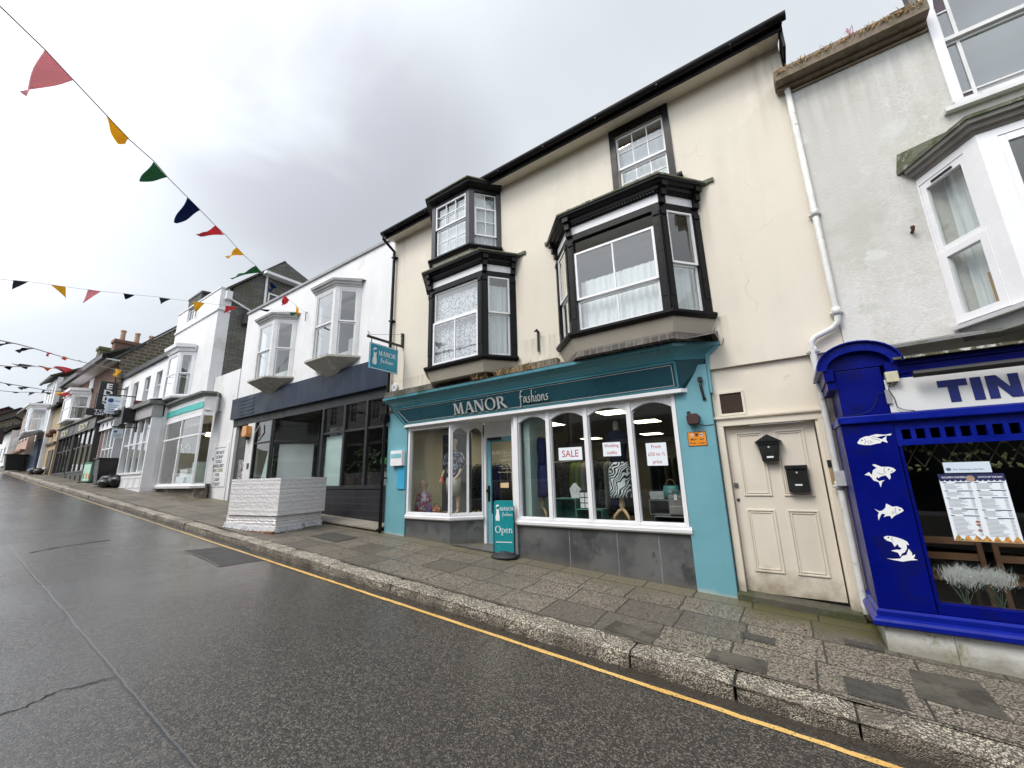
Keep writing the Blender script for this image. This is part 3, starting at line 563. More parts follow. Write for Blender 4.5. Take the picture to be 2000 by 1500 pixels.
# ------------------------------------------------------------------ first-floor canted bays
def bay(wl, fl, fr, wr, d, front, side, left_sash=False):
    """wl, wr: x at the wall; fl, fr: x of front corners"""
    P = [(wl, 0), (fl, -d), (fr, -d), (wr, 0)]
    bw = obj('bay_window', MB().sweep(P, [(.0, 5.225), (.0, 5.33), (-.09, 5.33), (-.09, 5.225)]), black, B)
    obj('sill', MB().sweep(P, [(-.12, 3.60), (.05, 3.60), (.085, 3.64), (.085, 3.675), (.02, 3.70), (-.12, 3.70)]), black, bw)
    obj('frieze_panel', MB().sweep(P, [(-.01, 5.333), (-.01, 5.47), (-.06, 5.47), (-.06, 5.333)]), white_p, bw)
    cm = MB(); cm.sweep(P, [(-.08, 5.474), (.02, 5.474), (.03, 5.50), (.055, 5.51), (.065, 5.555), (.10, 5.565), (.115, 5.60), (.15, 5.61), (.155, 5.645), (-.08, 5.645)])
    for i in range(3):                                # dentil course
        F = Fr.seg(P[i], P[i+1]); n = int(F.len/.045)
        for k in range(1, n): cm.box(k*F.len/n-.011, k*F.len/n+.011, .031, .05, 5.478, 5.498, 0, F)
    for i in (0, 1, 2, 3):                            # console brackets over the posts
        F = Fr.seg(P[i], P[i+1]) if i < 3 else Fr.seg(P[2], P[3]); u = 0 if i < 3 else F.len-.09
        if i == 0: u = .02
        w = .085
        cm.uzpoly([(0, 0)]*0 or [(u, 5.30), (u+w, 5.30), (u+w, 5.60), (u, 5.60)], .002, .05, 0, F)
        cm.box(u-.006, u+w+.006, .05, .13, 5.52, 5.60, 0, F); cm.box(u+.004, u+w-.004, .05, .09, 5.40, 5.518, 0, F)
    obj('cornice', cm, black, bw)
    rf = MB(); o = [(-.0, 0)]; q = 5.647
    top = [(wl-.10, .02, 5.73), (fl+.06, -d+.15, 5.70), (fr-.06, -d+.15, 5.70), (wr+.10, .02, 5.73)]
    e = .17; lo = [(wl-e-.03, .0, q), (fl-e*.45, -d-e, q), (fr+e*.45, -d-e, q), (wr+e+.03, .0, q)]; lo2 = [(a[0], a[1], q+.028) for a in lo]
    rf.add(lo+lo2+top, [(0, 1, 5, 4), (1, 2, 6, 5), (2, 3, 7, 6), (4, 5, 9, 8), (5, 6, 10, 9), (6, 7, 11, 10), (8, 9, 10, 11), (3, 2, 1, 0)])
    rf.bxy(wr+.08, wr+.26, -.03, .0, 5.66, 5.72); rf.bxy(wl-.2, wl-.06, -.03, .0, 5.66, 5.72)
    for i in range(160):                              # clumps of moss on the lead
        s = R.random(); a = (1-s)*lo2[1][0]+s*lo2[2][0]; rf.ell((a, -d-e+R.uniform(.01, .12), q+.03), R.uniform(.012, .035), R.uniform(.012, .03), R.uniform(.006, .016), 5, 3)
    obj('roof', rf, moss_l, bw)
    pb = [MB() for _ in range(4)]
    for i in range(3):
        F = Fr.seg(P[i], P[i+1]); L = F.len
        wA = .105 if i else .10; wB = .105 if i < 2 else .12
        for u, w, k in ((.0, wA, i), (L-wB, wB, i+1)):
            p_ = pb[k]; p_.box(u, u+w, -.08, .012, 3.702, 5.222, 0, F); p_.box(u+.012, u+w-.012, .0115, .03, 5.13, 5.20, 0, F); p_.box(u+.02, u+w-.02, .0115, .02, 3.9, 5.1, 0, F)
    for p_ in pb: obj('post', p_, black, bw)
    return bw, P
def apron(P, bw, z0):
    mb = MB(); mb.sweep(P, [(-.2, 3.598), (.02, 3.598), (-.05, z0), (-.2, z0)]); k = .06; mb.poly([(P[0][0]+k, -.001, z0+.01), (P[1][0]+k, P[1][1]+k, z0+.01), (P[2][0]-k, P[2][1]+k, z0+.01), (P[3][0]-k, -.001, z0+.01)], (0, 0, .02)); obj('apron', mb, pm('stone_coloured_apron', (.44, .40, .33), .7, .08, 2, .15, 40) if 'stone_coloured_apron' not in MATS else MATS['stone_coloured_apron'], bw)
def inner(u0, u1, z0, z1, parent, dep=2.6, y0=.31, P=None):
    mb = MB(); room(mb, u0, u1, y0, dep, z0, z1)
    if P: mb.add([(P[0][0]+.1, .0, z1), (P[1][0]+.1, P[1][1]+.1, z1), (P[2][0]-.1, P[2][1]+.1, z1), (P[3][0]-.1, 0, z1), (P[3][0]-.1, .32, z1), (P[0][0]+.1, .32, z1)], [(0, 1, 2, 3, 4, 5)], 2)
    obj('room', mb, [lt_int, fl_int, cl_int], parent)
bwL, PL_ = bay(-5.98, -5.56, -4.20, -3.80, .5, None, None)
apron(PL_, bwL, 3.40)
fm, gm = MB(), MB(); F = Fr.seg(PL_[1], PL_[2]); L = F.len
bars(fm, F, .107, L-.107, 3.705, 4.57, -.035, -.002, 2, 1, .04, .03)
bars(fm, F, .107, L-.107, 4.574, 5.222, -.07, -.038, 1, 1, .045, .03, 1)
glass(gm, F, .13, L-.13, 3.73, 4.55, -.02); glass(gm, F, .13, L-.13, 4.6, 5.19, -.055)
cu = MB(); sheet(cu, F, .12, L-.12, 3.75, 5.12, -.12, .018, .13)
for i in (0, 2):
    F = Fr.seg(PL_[i], PL_[i+1]); L = F.len; a, b_ = (.10, L-.105) if i == 0 else (.105, L-.12)
    bars(fm, F, a, b_, 3.705, 4.50, -.065, -.035, 1, 1, .03); bars(fm, F, a, b_, 4.503, 5.222, -.034, -.002, 1, 1, .03)
    glass(gm, F, a+.02, b_-.02, 3.72, 4.48, -.05); glass(gm, F, a+.02, b_-.02, 4.52, 5.2, -.018)
obj('sash', fm, [white_p, dirty_w], bwL); obj('pane', gm, glass_up, bwL); obj('lace_curtain', cu, lace, bwL, smooth=True)
for i in (0, 2): cu = MB(); F = Fr.seg(PL_[i], PL_[i+1]); sheet(cu, F, .1, F.len-.1, 3.73, 5.1, -.13, .02, .09); obj('curtain', cu, voile, bwL, smooth=True)
inner(-5.79, -3.96, 3.6, 5.32, bwL, P=PL_)
bwR, PR_ = bay(-2.92, -2.455, -1.01, -.585, .5, None, None)
apron(PR_, bwR, 3.40)
fm, gm = MB(), MB(); F = Fr.seg(PR_[1], PR_[2]); L = F.len
bars(fm, F, .107, L-.107, 4.19, 4.99, -.034, -.002, 2, 1, .035, .022); bars(fm, F, .107, L-.107, 3.705, 4.186, -.068, -.037, 2, 1, .035, .022)
glass(gm, F, .13, L-.13, 4.21, 4.97, -.018); glass(gm, F, .13, L-.13, 3.72, 4.17, -.052)
for i in (0, 2):
    F = Fr.seg(PR_[i], PR_[i+1]); L = F.len; a, b_ = (.10, L-.105) if i == 0 else (.105, L-.12)
    bars(fm, F, a, b_, 3.705, 4.40, -.065, -.035, 1, 1, .03); bars(fm, F, a, b_, 4.403, 5.222, -.034, -.002, 1, 1, .03)
    glass(gm, F, a+.02, b_-.02, 3.72, 4.38, -.05); glass(gm, F, a+.02, b_-.02, 4.42, 5.2, -.018)
obj('sash', fm, white_p, bwR); obj('pane', gm, glass_up, bwR)
cu = MB(); F = Fr.seg(PR_[1], PR_[2]); sheet(cu, F, .13, F.len-.13, 3.72, 4.55, -.16, .02, .085); obj('curtain', cu, voile, bwR, smooth=True)
cu = MB()
F = Fr.seg(PR_[2], PR_[3]); sheet(cu, F, .11, F.len-.11, 3.72, 4.42, -.12, .025, .1); obj('curtain', cu, voile, bwR, smooth=True); cu = MB(); F = Fr.seg(PR_[0], PR_[1]); sheet(cu, F, .11, F.len-.11, 3.72, 4.7, -.12, .025, .1)
obj('curtain', cu, voile, bwR, smooth=True); inner(-2.74, -.73, 3.6, 5.32, bwR, P=PR_)
# ------------------------------------------------------------------ second-floor oriel
PO = [(-5.93, 0), (-5.53, -.5), (-4.50, -.5), (-4.10, 0)]
ow = obj('oriel_window', MB().sweep(PO, [(-.08, 7.18), (.0, 7.18), (.0, 7.25), (-.08, 7.25)]), black, B)
obj('sill', MB().sweep(PO, [(-.1, 5.90), (.05, 5.90), (.075, 5.93), (.07, 5.965), (.015, 6.0), (-.1, 6.0)]), black, ow)
obj('cornice', MB().sweep(PO, [(-.08, 7.252), (.02, 7.252), (.06, 7.29), (.11, 7.31), (.12, 7.36), (-.08, 7.36)]), black, ow)
rf = MB(); lo = [(-6.09, 0, 7.362), (-5.60, -.66, 7.362), (-4.43, -.66, 7.362), (-3.95, 0, 7.362)]; l2 = [(a, b_, 7.385) for a, b_, _ in lo]; tp = [(-6.0, .02, 7.47), (-5.5, -.4, 7.42), (-4.53, -.4, 7.42), (-4.05, .02, 7.47)]
rf.add(lo+l2+tp, [(0, 1, 5, 4), (1, 2, 6, 5), (2, 3, 7, 6), (4, 5, 9, 8), (5, 6, 10, 9), (6, 7, 11, 10), (8, 9, 10, 11), (3, 2, 1, 0)]); obj('roof', rf, moss_l, ow)
mb = MB(); mb.sweep(PO, [(-.2, 5.899), (-.02, 5.899), (-.05, 5.74), (-.2, 5.74)]); obj('apron', mb, cream, ow)
pb, fm, gm, cu = [MB() for _ in range(4)], MB(), MB(), MB()
for i in range(3):
    F = Fr.seg(PO[i], PO[i+1]); L = F.len
    pb[i].box(.0, .095, -.09, .01, 6.002, 7.178, 0, F); pb[i+1].box(L-.095, L, -.09, .01, 6.002, 7.178, 0, F)
    a, b_ = .098, L-.098
    if i == 1:
        bars(fm, F, a, b_, 6.63, 7.175, -.034, -.004, 3, 2, .032, .014); bars(fm, F, a+.02, b_, 6.005, 6.627, -.068, -.038, 3, 2, .032, .014)
    else:
        bars(fm, F, a, b_, 6.2, 6.83, -.034, -.004, 2, 2, .035, .016); bars(fm, F, a, b_, 6.005, 7.17, -.068, -.038, 2, 1, .02, .012)
    glass(gm, F, a, b_, 6.02, 7.16, -.053)
    sheet(cu, F, a, b_, 6.02, 7.12, -.12, .016, .075)
[obj('post', p_, greyblk, ow) for p_ in pb]; obj('sash', fm, white_p, ow); obj('pane', gm, glass_up, ow); obj('curtain', cu, net, ow, smooth=True); inner(-5.79, -4.21, 5.9, 7.3, ow, P=PO)
# ------------------------------------------------------------------ second-floor sash window
tw = obj('sash_window', MB().rect(-1.775, -.80, 5.98, 7.34, .095, .0, .025, 0, F0, wb=.06, wt=.15), black, B)
mb = MB(); mb.box(-1.85, -.71, 0, .09, 5.94, 5.978); obj('sill', mb, black, tw)
fm, gm, cu = MB(), MB(), MB()
bars(fm, F0, -1.678, -.897, 6.55, 7.185, -.07, -.035, 3, 2, .032, .014); bars(fm, F0, -1.66, -.897, 6.05, 6.546, -.105, -.073, 3, 2, .032, .014)
glass(gm, F0, -1.66, -.9, 6.57, 7.16, -.05); glass(gm, F0, -1.65, -.9, 6.07, 6.53, -.09); sheet(cu, F0, -1.67, -.9, 6.05, 7.08, -.17, .02, .1)
obj('sash', fm, white_p, tw); obj('pane', gm, glass_up, tw); obj('curtain', cu, net, tw, smooth=True); inner(-1.7, -.86, 5.95, 7.25, tw, 2.0)
# ------------------------------------------------------------------ shopfront
sfm = MB()                                            # canopy (sloping fascia with canted ends): levels of (out, z, left front x, right front x, left wall x, right wall x)
LV = [(.115, 2.70, -6.58, -1.10, -6.78, -1.0), (.205, 3.07, -6.93, -1.10, -7.2, -.74)]
CN = [(.205, 3.075, -6.93, -1.10, -7.20, -.74), (.225, 3.12, -6.96, -1.095, -7.24, -.71), (.26, 3.17, -7.0, -1.09, -7.30, -.66), (.33, 3.225, -7.06, -1.085, -7.37, -.58), (.36, 3.235, -7.08, -1.08, -7.40, -.55), (.36, 3.285, -7.08, -1.08, -7.40, -.55), (.30, 3.30, -7.05, -1.1, -7.37, -.58)]
def loft(mb, L, m=0, cap=True):
    o = len(mb.v)
    for d, z, lf, rf_, lw, rw in L: mb.v += [(lw, -.004, z), (lf, -d, z), (rf_, -d, z), (rw, -.004, z)]
    for i in range(len(L)-1):
        for j in range(3): mb.f.append([o+4*i+j, o+4*i+j+1, o+4*i+5+j, o+4*i+4+j]); mb.m.append(m)
    if cap:
        mb.f.append([o+j for j in range(4)][::-1]); mb.m.append(m); e = o+4*(len(L)-1); mb.f.append([e+j for j in range(4)]); mb.m.append(m)
fb = obj('fascia', (lambda m: (loft(m, LV), m)[1])(MB()), teal_dk, B)
obj('cornice', (lambda m: (loft(m, CN), m)[1])(MB()), teal_mid, B, bevel=.003)
lv = LV[0]; tn = (LV[1][0]-lv[0])/(LV[1][1]-lv[1])     # slope of the board
class FS(Fr):                                          # frame lying on the sloping board
    def p(s, u, d, z): return (u, -(lv[0]+(z-lv[1])*tn+d), z-d*tn)
FSB = FS()
mb = MB()                                              # raised margins and lining of the board
def line(mb, a, b, w, d0, d1, F, m=0):
    (u0, z0), (u1, z1) = a, b; l = math.hypot(u1-u0, z1-z0); nx, nz = -(z1-z0)/l*w/2, (u1-u0)/l*w/2
    mb.uzpoly([(u0+nx, z0+nz), (u0-nx, z0-nz), (u1-nx, z1-nz), (u1+nx, z1+nz)], d0, d1, m, F)
C1 = [(-6.60, 2.715), (-1.115, 2.715), (-1.115, 3.055), (-6.90, 3.055)]
for i in range(4): line(mb, C1[i], C1[(i+1) % 4], .03, .001, .016+.001*i, FSB)
obj('board_moulding', mb, teal_mid, fb)
C2 = [(-6.50, 2.745), (-1.165, 2.745), (-1.165, 3.02), (-6.80, 3.02)]
mb = MB()
for i in range(4): line(mb, C2[i], C2[(i+1) % 4], .009, .001, .004+.0004*i, FSB)
obj('board_lining', mb, silver, fb)
mb = MB(); serif(mb, 'MANOR', FSB, -5.20, 2.765, .205, .003, .022, 0, 1.2); obj('lettering', mb, silver, fb); mb = MB(); script(mb, 'fashions', FSB, -3.67, 2.80, .096, .016, .0098, 0, .84); obj('lettering', mb, silver, fb)
for nm, L_ in (('canopy_soffit', [(.115, 2.698, -6.58, -1.10, -6.78, -1.0), (.13, 2.695, -6.6, -1.085, -6.8, -.985), (.13, 2.645, -6.6, -1.085, -6.8, -.985), (.09, 2.64, -6.58, -1.1, -6.78, -1.0)]),):
    obj(nm, (lambda m: (loft(m, L_), m)[1])(MB()), white_p, B)
# lead and brick flashing above the canopy
mb = MB(); mb.add([(-7.40, -.36, 3.296), (-.56, -.36, 3.296), (-.56, -.0, 3.44), (-7.40, 0, 3.40), (-.56, 0, 3.296), (-7.4, 0, 3.296)], [(0, 1, 2, 3), (1, 4, 2), (0, 3, 5)])
P4 = [(-7.34, -.0), (-7.30, -.14), (-.78, -.14), (-.70, 0)]
mb.sweep([(-7.34, -.10), (-2.95, -.10)], [(-.1, 3.32), (.03, 3.32), (.01, 3.49), (-.1, 3.49)])
mb.sweep([(-2.9, 0), (-2.42, -.49), (-1.04, -.49), (-.62, 0)], [(-.3, 3.30), (.0, 3.30), (-.03, 3.405), (-.3, 3.405)])
obj('flashing', mb, lead_br, B)
# pilasters
mb = MB(); mb.box(-1.195, -.752, -.05, .05, -.5, 3.0); mb.uzpoly([(-.752, 2.6), (-.752, 3.25), (-.56, 3.25), (-.60, 3.19), (-.69, 3.12), (-.715, 3.0), (-.72, 2.6)], -.05, .03); obj('pilaster', mb, teal, B, bevel=.006)
mb = MB(); mb.box(-7.24, -6.615, -.05, .05, -.3, 3.0); obj('pilaster', mb, teal, B, bevel=.006)
# right-hand shop window
gx = [-3.90, -3.23, -2.555, -1.865, -1.20]; z0, z1 = .905, 2.64
def arch_head(mb, F, a, b, zs, rise, zt, d0, d1, m=0):
    n = 10; c = (a+b)/2; pts = [(a+(b-a)*i/n, zs+rise*(1-((a+(b-a)*i/n-c)/((b-a)/2))**2)) for i in range(n+1)]
    for p, q in zip(pts, pts[1:]): mb.uzpoly([p, q, (q[0], zt), (p[0], zt)], d0, d1, m, F)
win = MB(); gl = MB()
win.box(gx[0], gx[0]+.075, -.06, .045, .90, z1); win.box(gx[-1]-.05, gx[-1], -.06, .045, .90, z1)
for x in gx[1:-1]: win.box(x-.034, x+.034, -.06, .04, .90, z1)
for i in range(4):
    a = gx[i]+(.075 if i == 0 else .034); b_ = gx[i+1]-(.034 if i < 3 else .05)
    arch_head(win, F0, a, b_, 2.47, .10, z1, -.05, .02); win.box(a, b_, -.05, .03, .90, .935); win.box(a, a+.014, -.05, .008, .935, 2.5); win.box(b_-.014, b_, -.05, .008, .935, 2.5)
    glass(gl, F0, a, b_, .93, 2.6, -.03)
sw = obj('shop_window', win, white_p, B, bevel=.004); obj('pane', gl, glass_dk, sw)
obj('sill', MB().sweep([(-3.93, 0), (-1.17, 0)], [(-.06, .80), (.05, .80), (.07, .82), (.075, .86), (.06, .875), (.06, .898), (-.06, .898)]), white_p, sw)
mb = MB(); mb.box(-3.86, -1.2, -.1, .015, -.4, .798); obj('stall_riser', mb, slate_r, B)
sj = MB()
for x in (-2.95, -2.2, -1.62): sj.box(x, x+.012, .0155, .018, -.1, .795)
obj('slab_joint', sj, pm('pale_joint', (.2, .2, .2), .8, .3, 9), B)
# left-hand shop window and splayed doorway
PW = [(-6.60, 0), (-5.40, 0), (-5.19, .25), (-4.97, .44)]
win = MB(); gl = MB()
for i in range(3):
    F = Fr.seg(PW[i], PW[i+1]); L = F.len; a = .06 if i == 0 else .022; b_ = L-.022
    win.box(.0 if i == 0 else .001, a, -.05, .035, .90, z1, 0, F); win.box(b_, L-.001, -.05, .035, .90, z1, 0, F)
    if i: arch_head(win, F, a, b_, 2.44, .10, z1, -.045, .02)
    else: win.box(a, b_, -.045, .02, 2.57, z1, 0, F)
    win.box(a, b_, -.045, .03, .90, .935, 0, F); glass(gl, F, a, b_, .93, 2.6, -.025)
win.bxy(-5.428, -5.385, -.045, .0, .90, z1)
sw = obj('shop_window', win, white_p, B, bevel=.004); obj('pane', gl, glass_dk, sw)
obj('sill', MB().sweep(PW, [(-.05, .80), (.045, .80), (.065, .82), (.07, .86), (.055, .875), (.055, .898), (-.05, .898)]), white_p, sw)
mb = MB(); mb.sweep(PW, [(-.1, -.2), (.02, -.2), (.02, .798), (-.1, .798)]); obj('stall_riser', mb, slate_r, B)
mb = MB(); mb.bxy(-6.6, -3.82, .0, .62, 2.642, 2.70); obj('porch_ceiling', mb, white_p, B)
mb = MB(); mb.bxy(-4.955, -3.9, .47, .55, 2.34, 2.64); mb.box(-4.97, -4.90, -.52, -.44, .36, 2.34); mb.bxy(-3.99, -3.92, .02, .6, .3, 2.64); obj('door_frame', mb, white_p, B)
mb = MB(); mb.poly([(-5.35, -.06, zg(-5.35)+.01), (-3.9, -.06, zg(-3.9)+.01), (-3.9, .6, .345), (-4.97, .6, .355), (-4.97, .44, .36), (-5.19, .25, .37)], (0, 0, .012)); obj('threshold', mb, slate_r, B)
dr = obj('shop_door', MB().rect(-4.898, -4.05, .37, 2.335, .085, -.53, -.485, 0, F0, wb=.53, wt=.09), teal, B, bevel=.004)
mb = MB(); mb.rect(-4.75, -4.20, .60, .82, .012, -.484, -.476); obj('door_panel', mb, teal_lt, dr)
mb = MB(); glass(mb, F0, -4.81, -4.13, .9, 2.24, -.51); obj('pane', mb, glass_dk, dr)
mb = MB(); mb.box(-4.875, -4.835, -.484, -.47, 1.13, 1.42); mb.tube([F0.p(-4.855, -.47, 1.33), F0.p(-4.855, -.41, 1.33)], .024, 10); obj('handle', mb, black, dr)
mb = MB(); mb.box(-4.85, -4.55, -.484, -.44, 2.275, 2.325); obj('door_closer', mb, satin_blk, dr)
mb = MB(); serif(mb, 'MANOR', F0, -4.80, 2.00, .07, -.505, .002, 0, 1.0); script(mb, 'fashions', F0, -4.43, 2.01, .032, -.505, .003, 0, .8)
text(mb, 'LADIES WEAR', F0, -4.45, 1.955, .028, -.505, .002, 0, 'CENTER'); text(mb, 'Opening Hours...', F0, -4.45, 1.88, .055, -.505, .002, 0, 'CENTER', .8)
for i, s_ in enumerate(('Monday - Closed', 'Tuesday - Friday  9.30 - 4.30', 'Saturday  9.30 - 4.00')): text(mb, s_, F0, -4.45, 1.81-.043*i, .034, -.505, .002, 0, 'CENTER', .85)
text(mb, 'Mother of the Bride Occasionwear', F0, -4.45, 1.655, .034, -.505, .002, 0, 'CENTER', .85)
obj('lettering', mb, pm('cream_lettering', (.62, .58, .48), .5, .05), dr)
mb = MB(); mb.box(-4.6, -4.41, -.506, -.503, 1.38, 1.47); obj('door_notice', mb, pm('buff_card', (.68, .5, .3), .7, .06), dr)
# shop interior
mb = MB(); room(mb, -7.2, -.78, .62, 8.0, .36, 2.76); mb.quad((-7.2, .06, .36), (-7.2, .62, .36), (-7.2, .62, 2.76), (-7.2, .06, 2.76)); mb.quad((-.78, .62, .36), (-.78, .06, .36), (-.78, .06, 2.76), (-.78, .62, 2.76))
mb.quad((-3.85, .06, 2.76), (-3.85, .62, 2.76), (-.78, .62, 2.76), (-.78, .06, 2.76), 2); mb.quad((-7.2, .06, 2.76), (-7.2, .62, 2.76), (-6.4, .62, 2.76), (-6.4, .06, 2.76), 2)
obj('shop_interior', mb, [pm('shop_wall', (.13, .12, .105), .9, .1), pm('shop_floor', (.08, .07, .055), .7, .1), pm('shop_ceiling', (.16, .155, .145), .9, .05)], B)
mb = MB(); mb.bxy(-3.83, -1.0, .1, .75, .37, .862); mb.bxy(-6.6, -5.4, .1, .85, .37, .862); mb.add([(-5.38, .1, .862), (-5.15, .4, .862), (-4.99, .85, .862), (-5.38, .85, .862)], [(0, 1, 2, 3)]); obj('window_bed', mb, pm('window_bed_board', (.06, .055, .05), .5, .2), B)
mb = MB(); mb.bxy(-6.58, -5.72, .98, 1.0, .862, 2.55); obj('window_backing', mb, pm('grey_backing', (.20, .205, .21), .8, .04), B)
mb = MB(); mb.bxy(-3.80, -3.68, .12, .98, .862, 2.6); obj('window_return', mb, pm('pale_green_return', (.36, .46, .44), .6, .05), B)
# cream front door
dr = obj('front_door', MB(), cream_lo, B); bpy.data.objects.remove(dr)
mb = MB(); y = -.13
mb.box(-.655, .285, y-.045, y, .165, 2.145)
for (a, b_, c_, d_) in ((-.545, -.245, 1.28, 2.06), (-.125, .175, 1.28, 2.06), (-.545, -.245, .405, 1.12), (-.125, .175, .405, 1.12)):
    mb.rect(a, b_, c_, d_, .018, y+.0005, y+.014); mb.rect(a+.03, b_-.03, c_+.03, d_-.03, .012, y+.0005, y+.009)
dirt_d = pm('grubby_cream_door', (.73, .67, .575), .5, .05, 2, .12, 50, streak=((.42, .36, .28), .3), stains=(((.42, .36, .28), 6, .66, .4),), base=((.26, .205, .13), .4, .9))
fd = obj('front_door', mb, dirt_d, B, bevel=.003)
mb = MB(); mb.box(-.64, -.595, y, y+.02, 1.385, 1.435); mb.tube([F0.p(-.617, y, 1.23), F0.p(-.617, y+.012, 1.23)], .018, 10); obj('lock', mb, pm('worn_steel', (.35, .35, .34), .35, .2, metal=1), fd)
mb = MB(); mb.box(-.735, -.66, -.175, -.03, .10, 2.15); mb.box(.325, .40, -.175, -.03, .06, 2.15); mb.box(-.735, .40, -.175, -.03, 2.151, 2.24); mb.box(-.76, .42, -.03, .0, 2.245, 2.275); obj('door_frame', mb, cream_lo, B, bevel=.004)
mb = MB(); mb.poly([(-.75, -.09, zg(-.75)-.06), (.40, -.09, zg(.4)-.06), (.40, .25, zg(.4)-.06), (-.75, .25, zg(-.75)-.06)], (0, 0, .135)); obj('door_step', mb, pm('mossy_step', (.085, .08, .06), .85, .35, 5, .5, 30, stains=(((.05, .06, .02), 4, .5, .8),)), B, bevel=.012)
mb = MB(); mb.rect(-.685, -.375, 2.285, 2.605, .028, -.052, -.035); 
for a in (-.67, -.39):
    for b_ in (2.30, 2.59): mb.tube([F0.p(a, -.036, b_), F0.p(a, -.03, b_)], .006, 6)
vf = obj('vent_frame', mb, cream_lo, B)
mb = MB(); mb.box(-.655, -.405, -.07, -.05, 2.315, 2.575); obj('mesh_grille', mb, pm('rusty_mesh', (.045, .026, .018), .9, .4, 60, .8, 160), vf)
# iron bits on the wall
mb = MB(); q = at(1052, 650); mb.tube([(q.x, -.02, q.z+.03), (q.x, -.03, q.z-.35)], .02, 8); mb.tube([(q.x, -.0, q.z), (q.x-.0, -.09, q.z+.02)], .018, 8); mb.tube([(q.x-.03, -.09, q.z), (q.x+.03, -.09, q.z+.03)], .016, 6); o = obj('iron_stub', mb, satin_blk, B)
mb = MB(); mb.tube([F0.p(-.85, .06, 2.82), F0.p(-.845, .075, 2.7), F0.p(-.825, .06, 2.52)], [.014, .018, .016], 8); mb.box(-.87, -.82, .05, .10, 2.76, 2.82); mb.box(-.845, -.805, .05, .07, 2.51, 2.55); obj('iron_bracket', mb, satin_blk, B)
# ================================================================== things in and on the teal shop
skin_m = pm('mannequin_skin', (.58, .42, .30), .45, .06); navy_c = pm('navy_cloth', (.012, .018, .095), .75, .3, 9, .2, 60)
def chain(name, nodes, edges, mat, parent, sub=2):       # one continuous skinned body: nodes (x, y, z, radius x, radius y)
    og = ORG[parent.name] if parent else Vector((0, 0, 0)); me = bpy.data.meshes.new(name)
    me.from_pydata([(n[0]-og.x, n[1]-og.y, n[2]-og.z) for n in nodes], edges, []); me.materials.append(mat)
    o = new(name, me, parent); sm = o.modifiers.new('s', 'SKIN'); sm.use_smooth_shade = True
    for i, n in enumerate(nodes): v = me.skin_vertices[0].data[i]; v.radius = (n[3], n[4] if len(n) > 4 else n[3]); v.use_root = i == 0
    sb = o.modifiers.new('b', 'SUBSURF'); sb.levels = sb.render_levels = sub; return o
def rings(mb, L, n=18, m=0, fold=0, k=8, ph=0):           # stacked ellipses (x, y, z, rx, ry) -> garment
    o = len(mb.v)
    for x, y, z, rx, ry in L:
        for i in range(n):
            a = 2*math.pi*i/n; f = 1+fold*math.sin(k*a+ph+z*3); mb.v.append((x+rx*f*math.cos(a), y+ry*f*math.sin(a), z))
    for j in range(len(L)-1):
        for i in range(n): mb.f.append([o+j*n+i, o+j*n+(i+1) % n, o+(j+1)*n+(i+1) % n, o+(j+1)*n+i]); mb.m.append(m)
    mb.f.append([o+i for i in range(n)][::-1]); mb.m.append(m); mb.f.append([o+(len(L)-1)*n+i for i in range(n)]); mb.m.append(m)
def dressform(x, y, z0, label, cloth, top, split=None, h=1.42):
    t_ = thing('dress_form', label, 'dress form', (x, y, z0))
    mb = MB(); mb.lathe([(.035, .17), (.03, .2), (.045, .24), (.04, .30), (.03, .36), (.028, .42)], (x, y, z0), 12)
    for k in range(3):
        a = 2*math.pi*k/3-.5; mb.tube([(x+.14*math.cos(a), y+.14*math.sin(a), z0+.012), (x+.12*math.cos(a), y+.12*math.sin(a), z0+.09), (x+.05*math.cos(a), y+.05*math.sin(a), z0+.165), (x, y, z0+.18)], [.02, .022, .026, .03], 8)
    obj('stand', mb, pale_wood, t_, smooth=True)
    mb = MB(); rings(mb, [(x, y, z0+1.36, .05, .05), (x, y, z0+1.43, .045, .045), (x, y, z0+1.53, .042, .045), (x, y, z0+1.56, .02, .02)], 12); obj('neck', mb, pm('pale_linen', (.60, .56, .48), .8, .05), t_, smooth=True)
    b = [(x, y, z0+1.40, .06, .06), (x, y, z0+1.36, .15, .085), (x, y, z0+1.30, .185, .10), (x, y, z0+1.18, .165, .115), (x, y, z0+1.08, .14, .10), (x, y, z0+.98, .125, .09), (x, y, z0+.90, .135, .10)]
    s_ = [(x, y, z0+.90, .137, .102), (x, y, z0+.78, .175, .125), (x, y, z0+.62, .18, .13), (x, y, z0+.45, .175, .13), (x, y, z0+.36, .18, .13)]
    mb = MB(); rings(mb, b, 20); obj('bodice', mb, top, t_, smooth=True); mb = MB(); rings(mb, s_, 28, 0, .03, 9); obj('skirt', mb, cloth, t_, smooth=True)
    return t_
t_ = dressform(-3.68, .46, .864, 'navy blue dress with jacket on a wooden dress form in the shop window', navy_c, navy_c)
mb = MB()
for s_ in (-1, 1): mb.tube([(-3.68+s_*.17, .46, 2.18), (-3.68+s_*.215, .44, 2.0), (-3.68+s_*.22, .42, 1.82), (-3.68+s_*.19, .38, 1.70)], [.055, .06, .055, .05], 10)
obj('sleeve', mb, navy_c, t_, smooth=True)
m, t, out = nt('swirl_print'); pos = N(t, 'ShaderNodeNewGeometry').outputs['Position']
w_ = N(t, 'ShaderNodeTexWave', {'Vector': pos, 'Scale': 7.0, 'Distortion': 16.0, 'Detail': .6, 'Detail Scale': 1.1}, wave_type='RINGS', rings_direction='SPHERICAL')
p = N(t, 'ShaderNodeBsdfPrincipled', {'Base Color': mixc(t, ramp(t, w_.outputs[1], .45, .55), (.015, .017, .03), (.78, .82, .84)), 'Roughness': .7}); t.links.new(p.outputs[0], out.inputs[0]); swirl = m
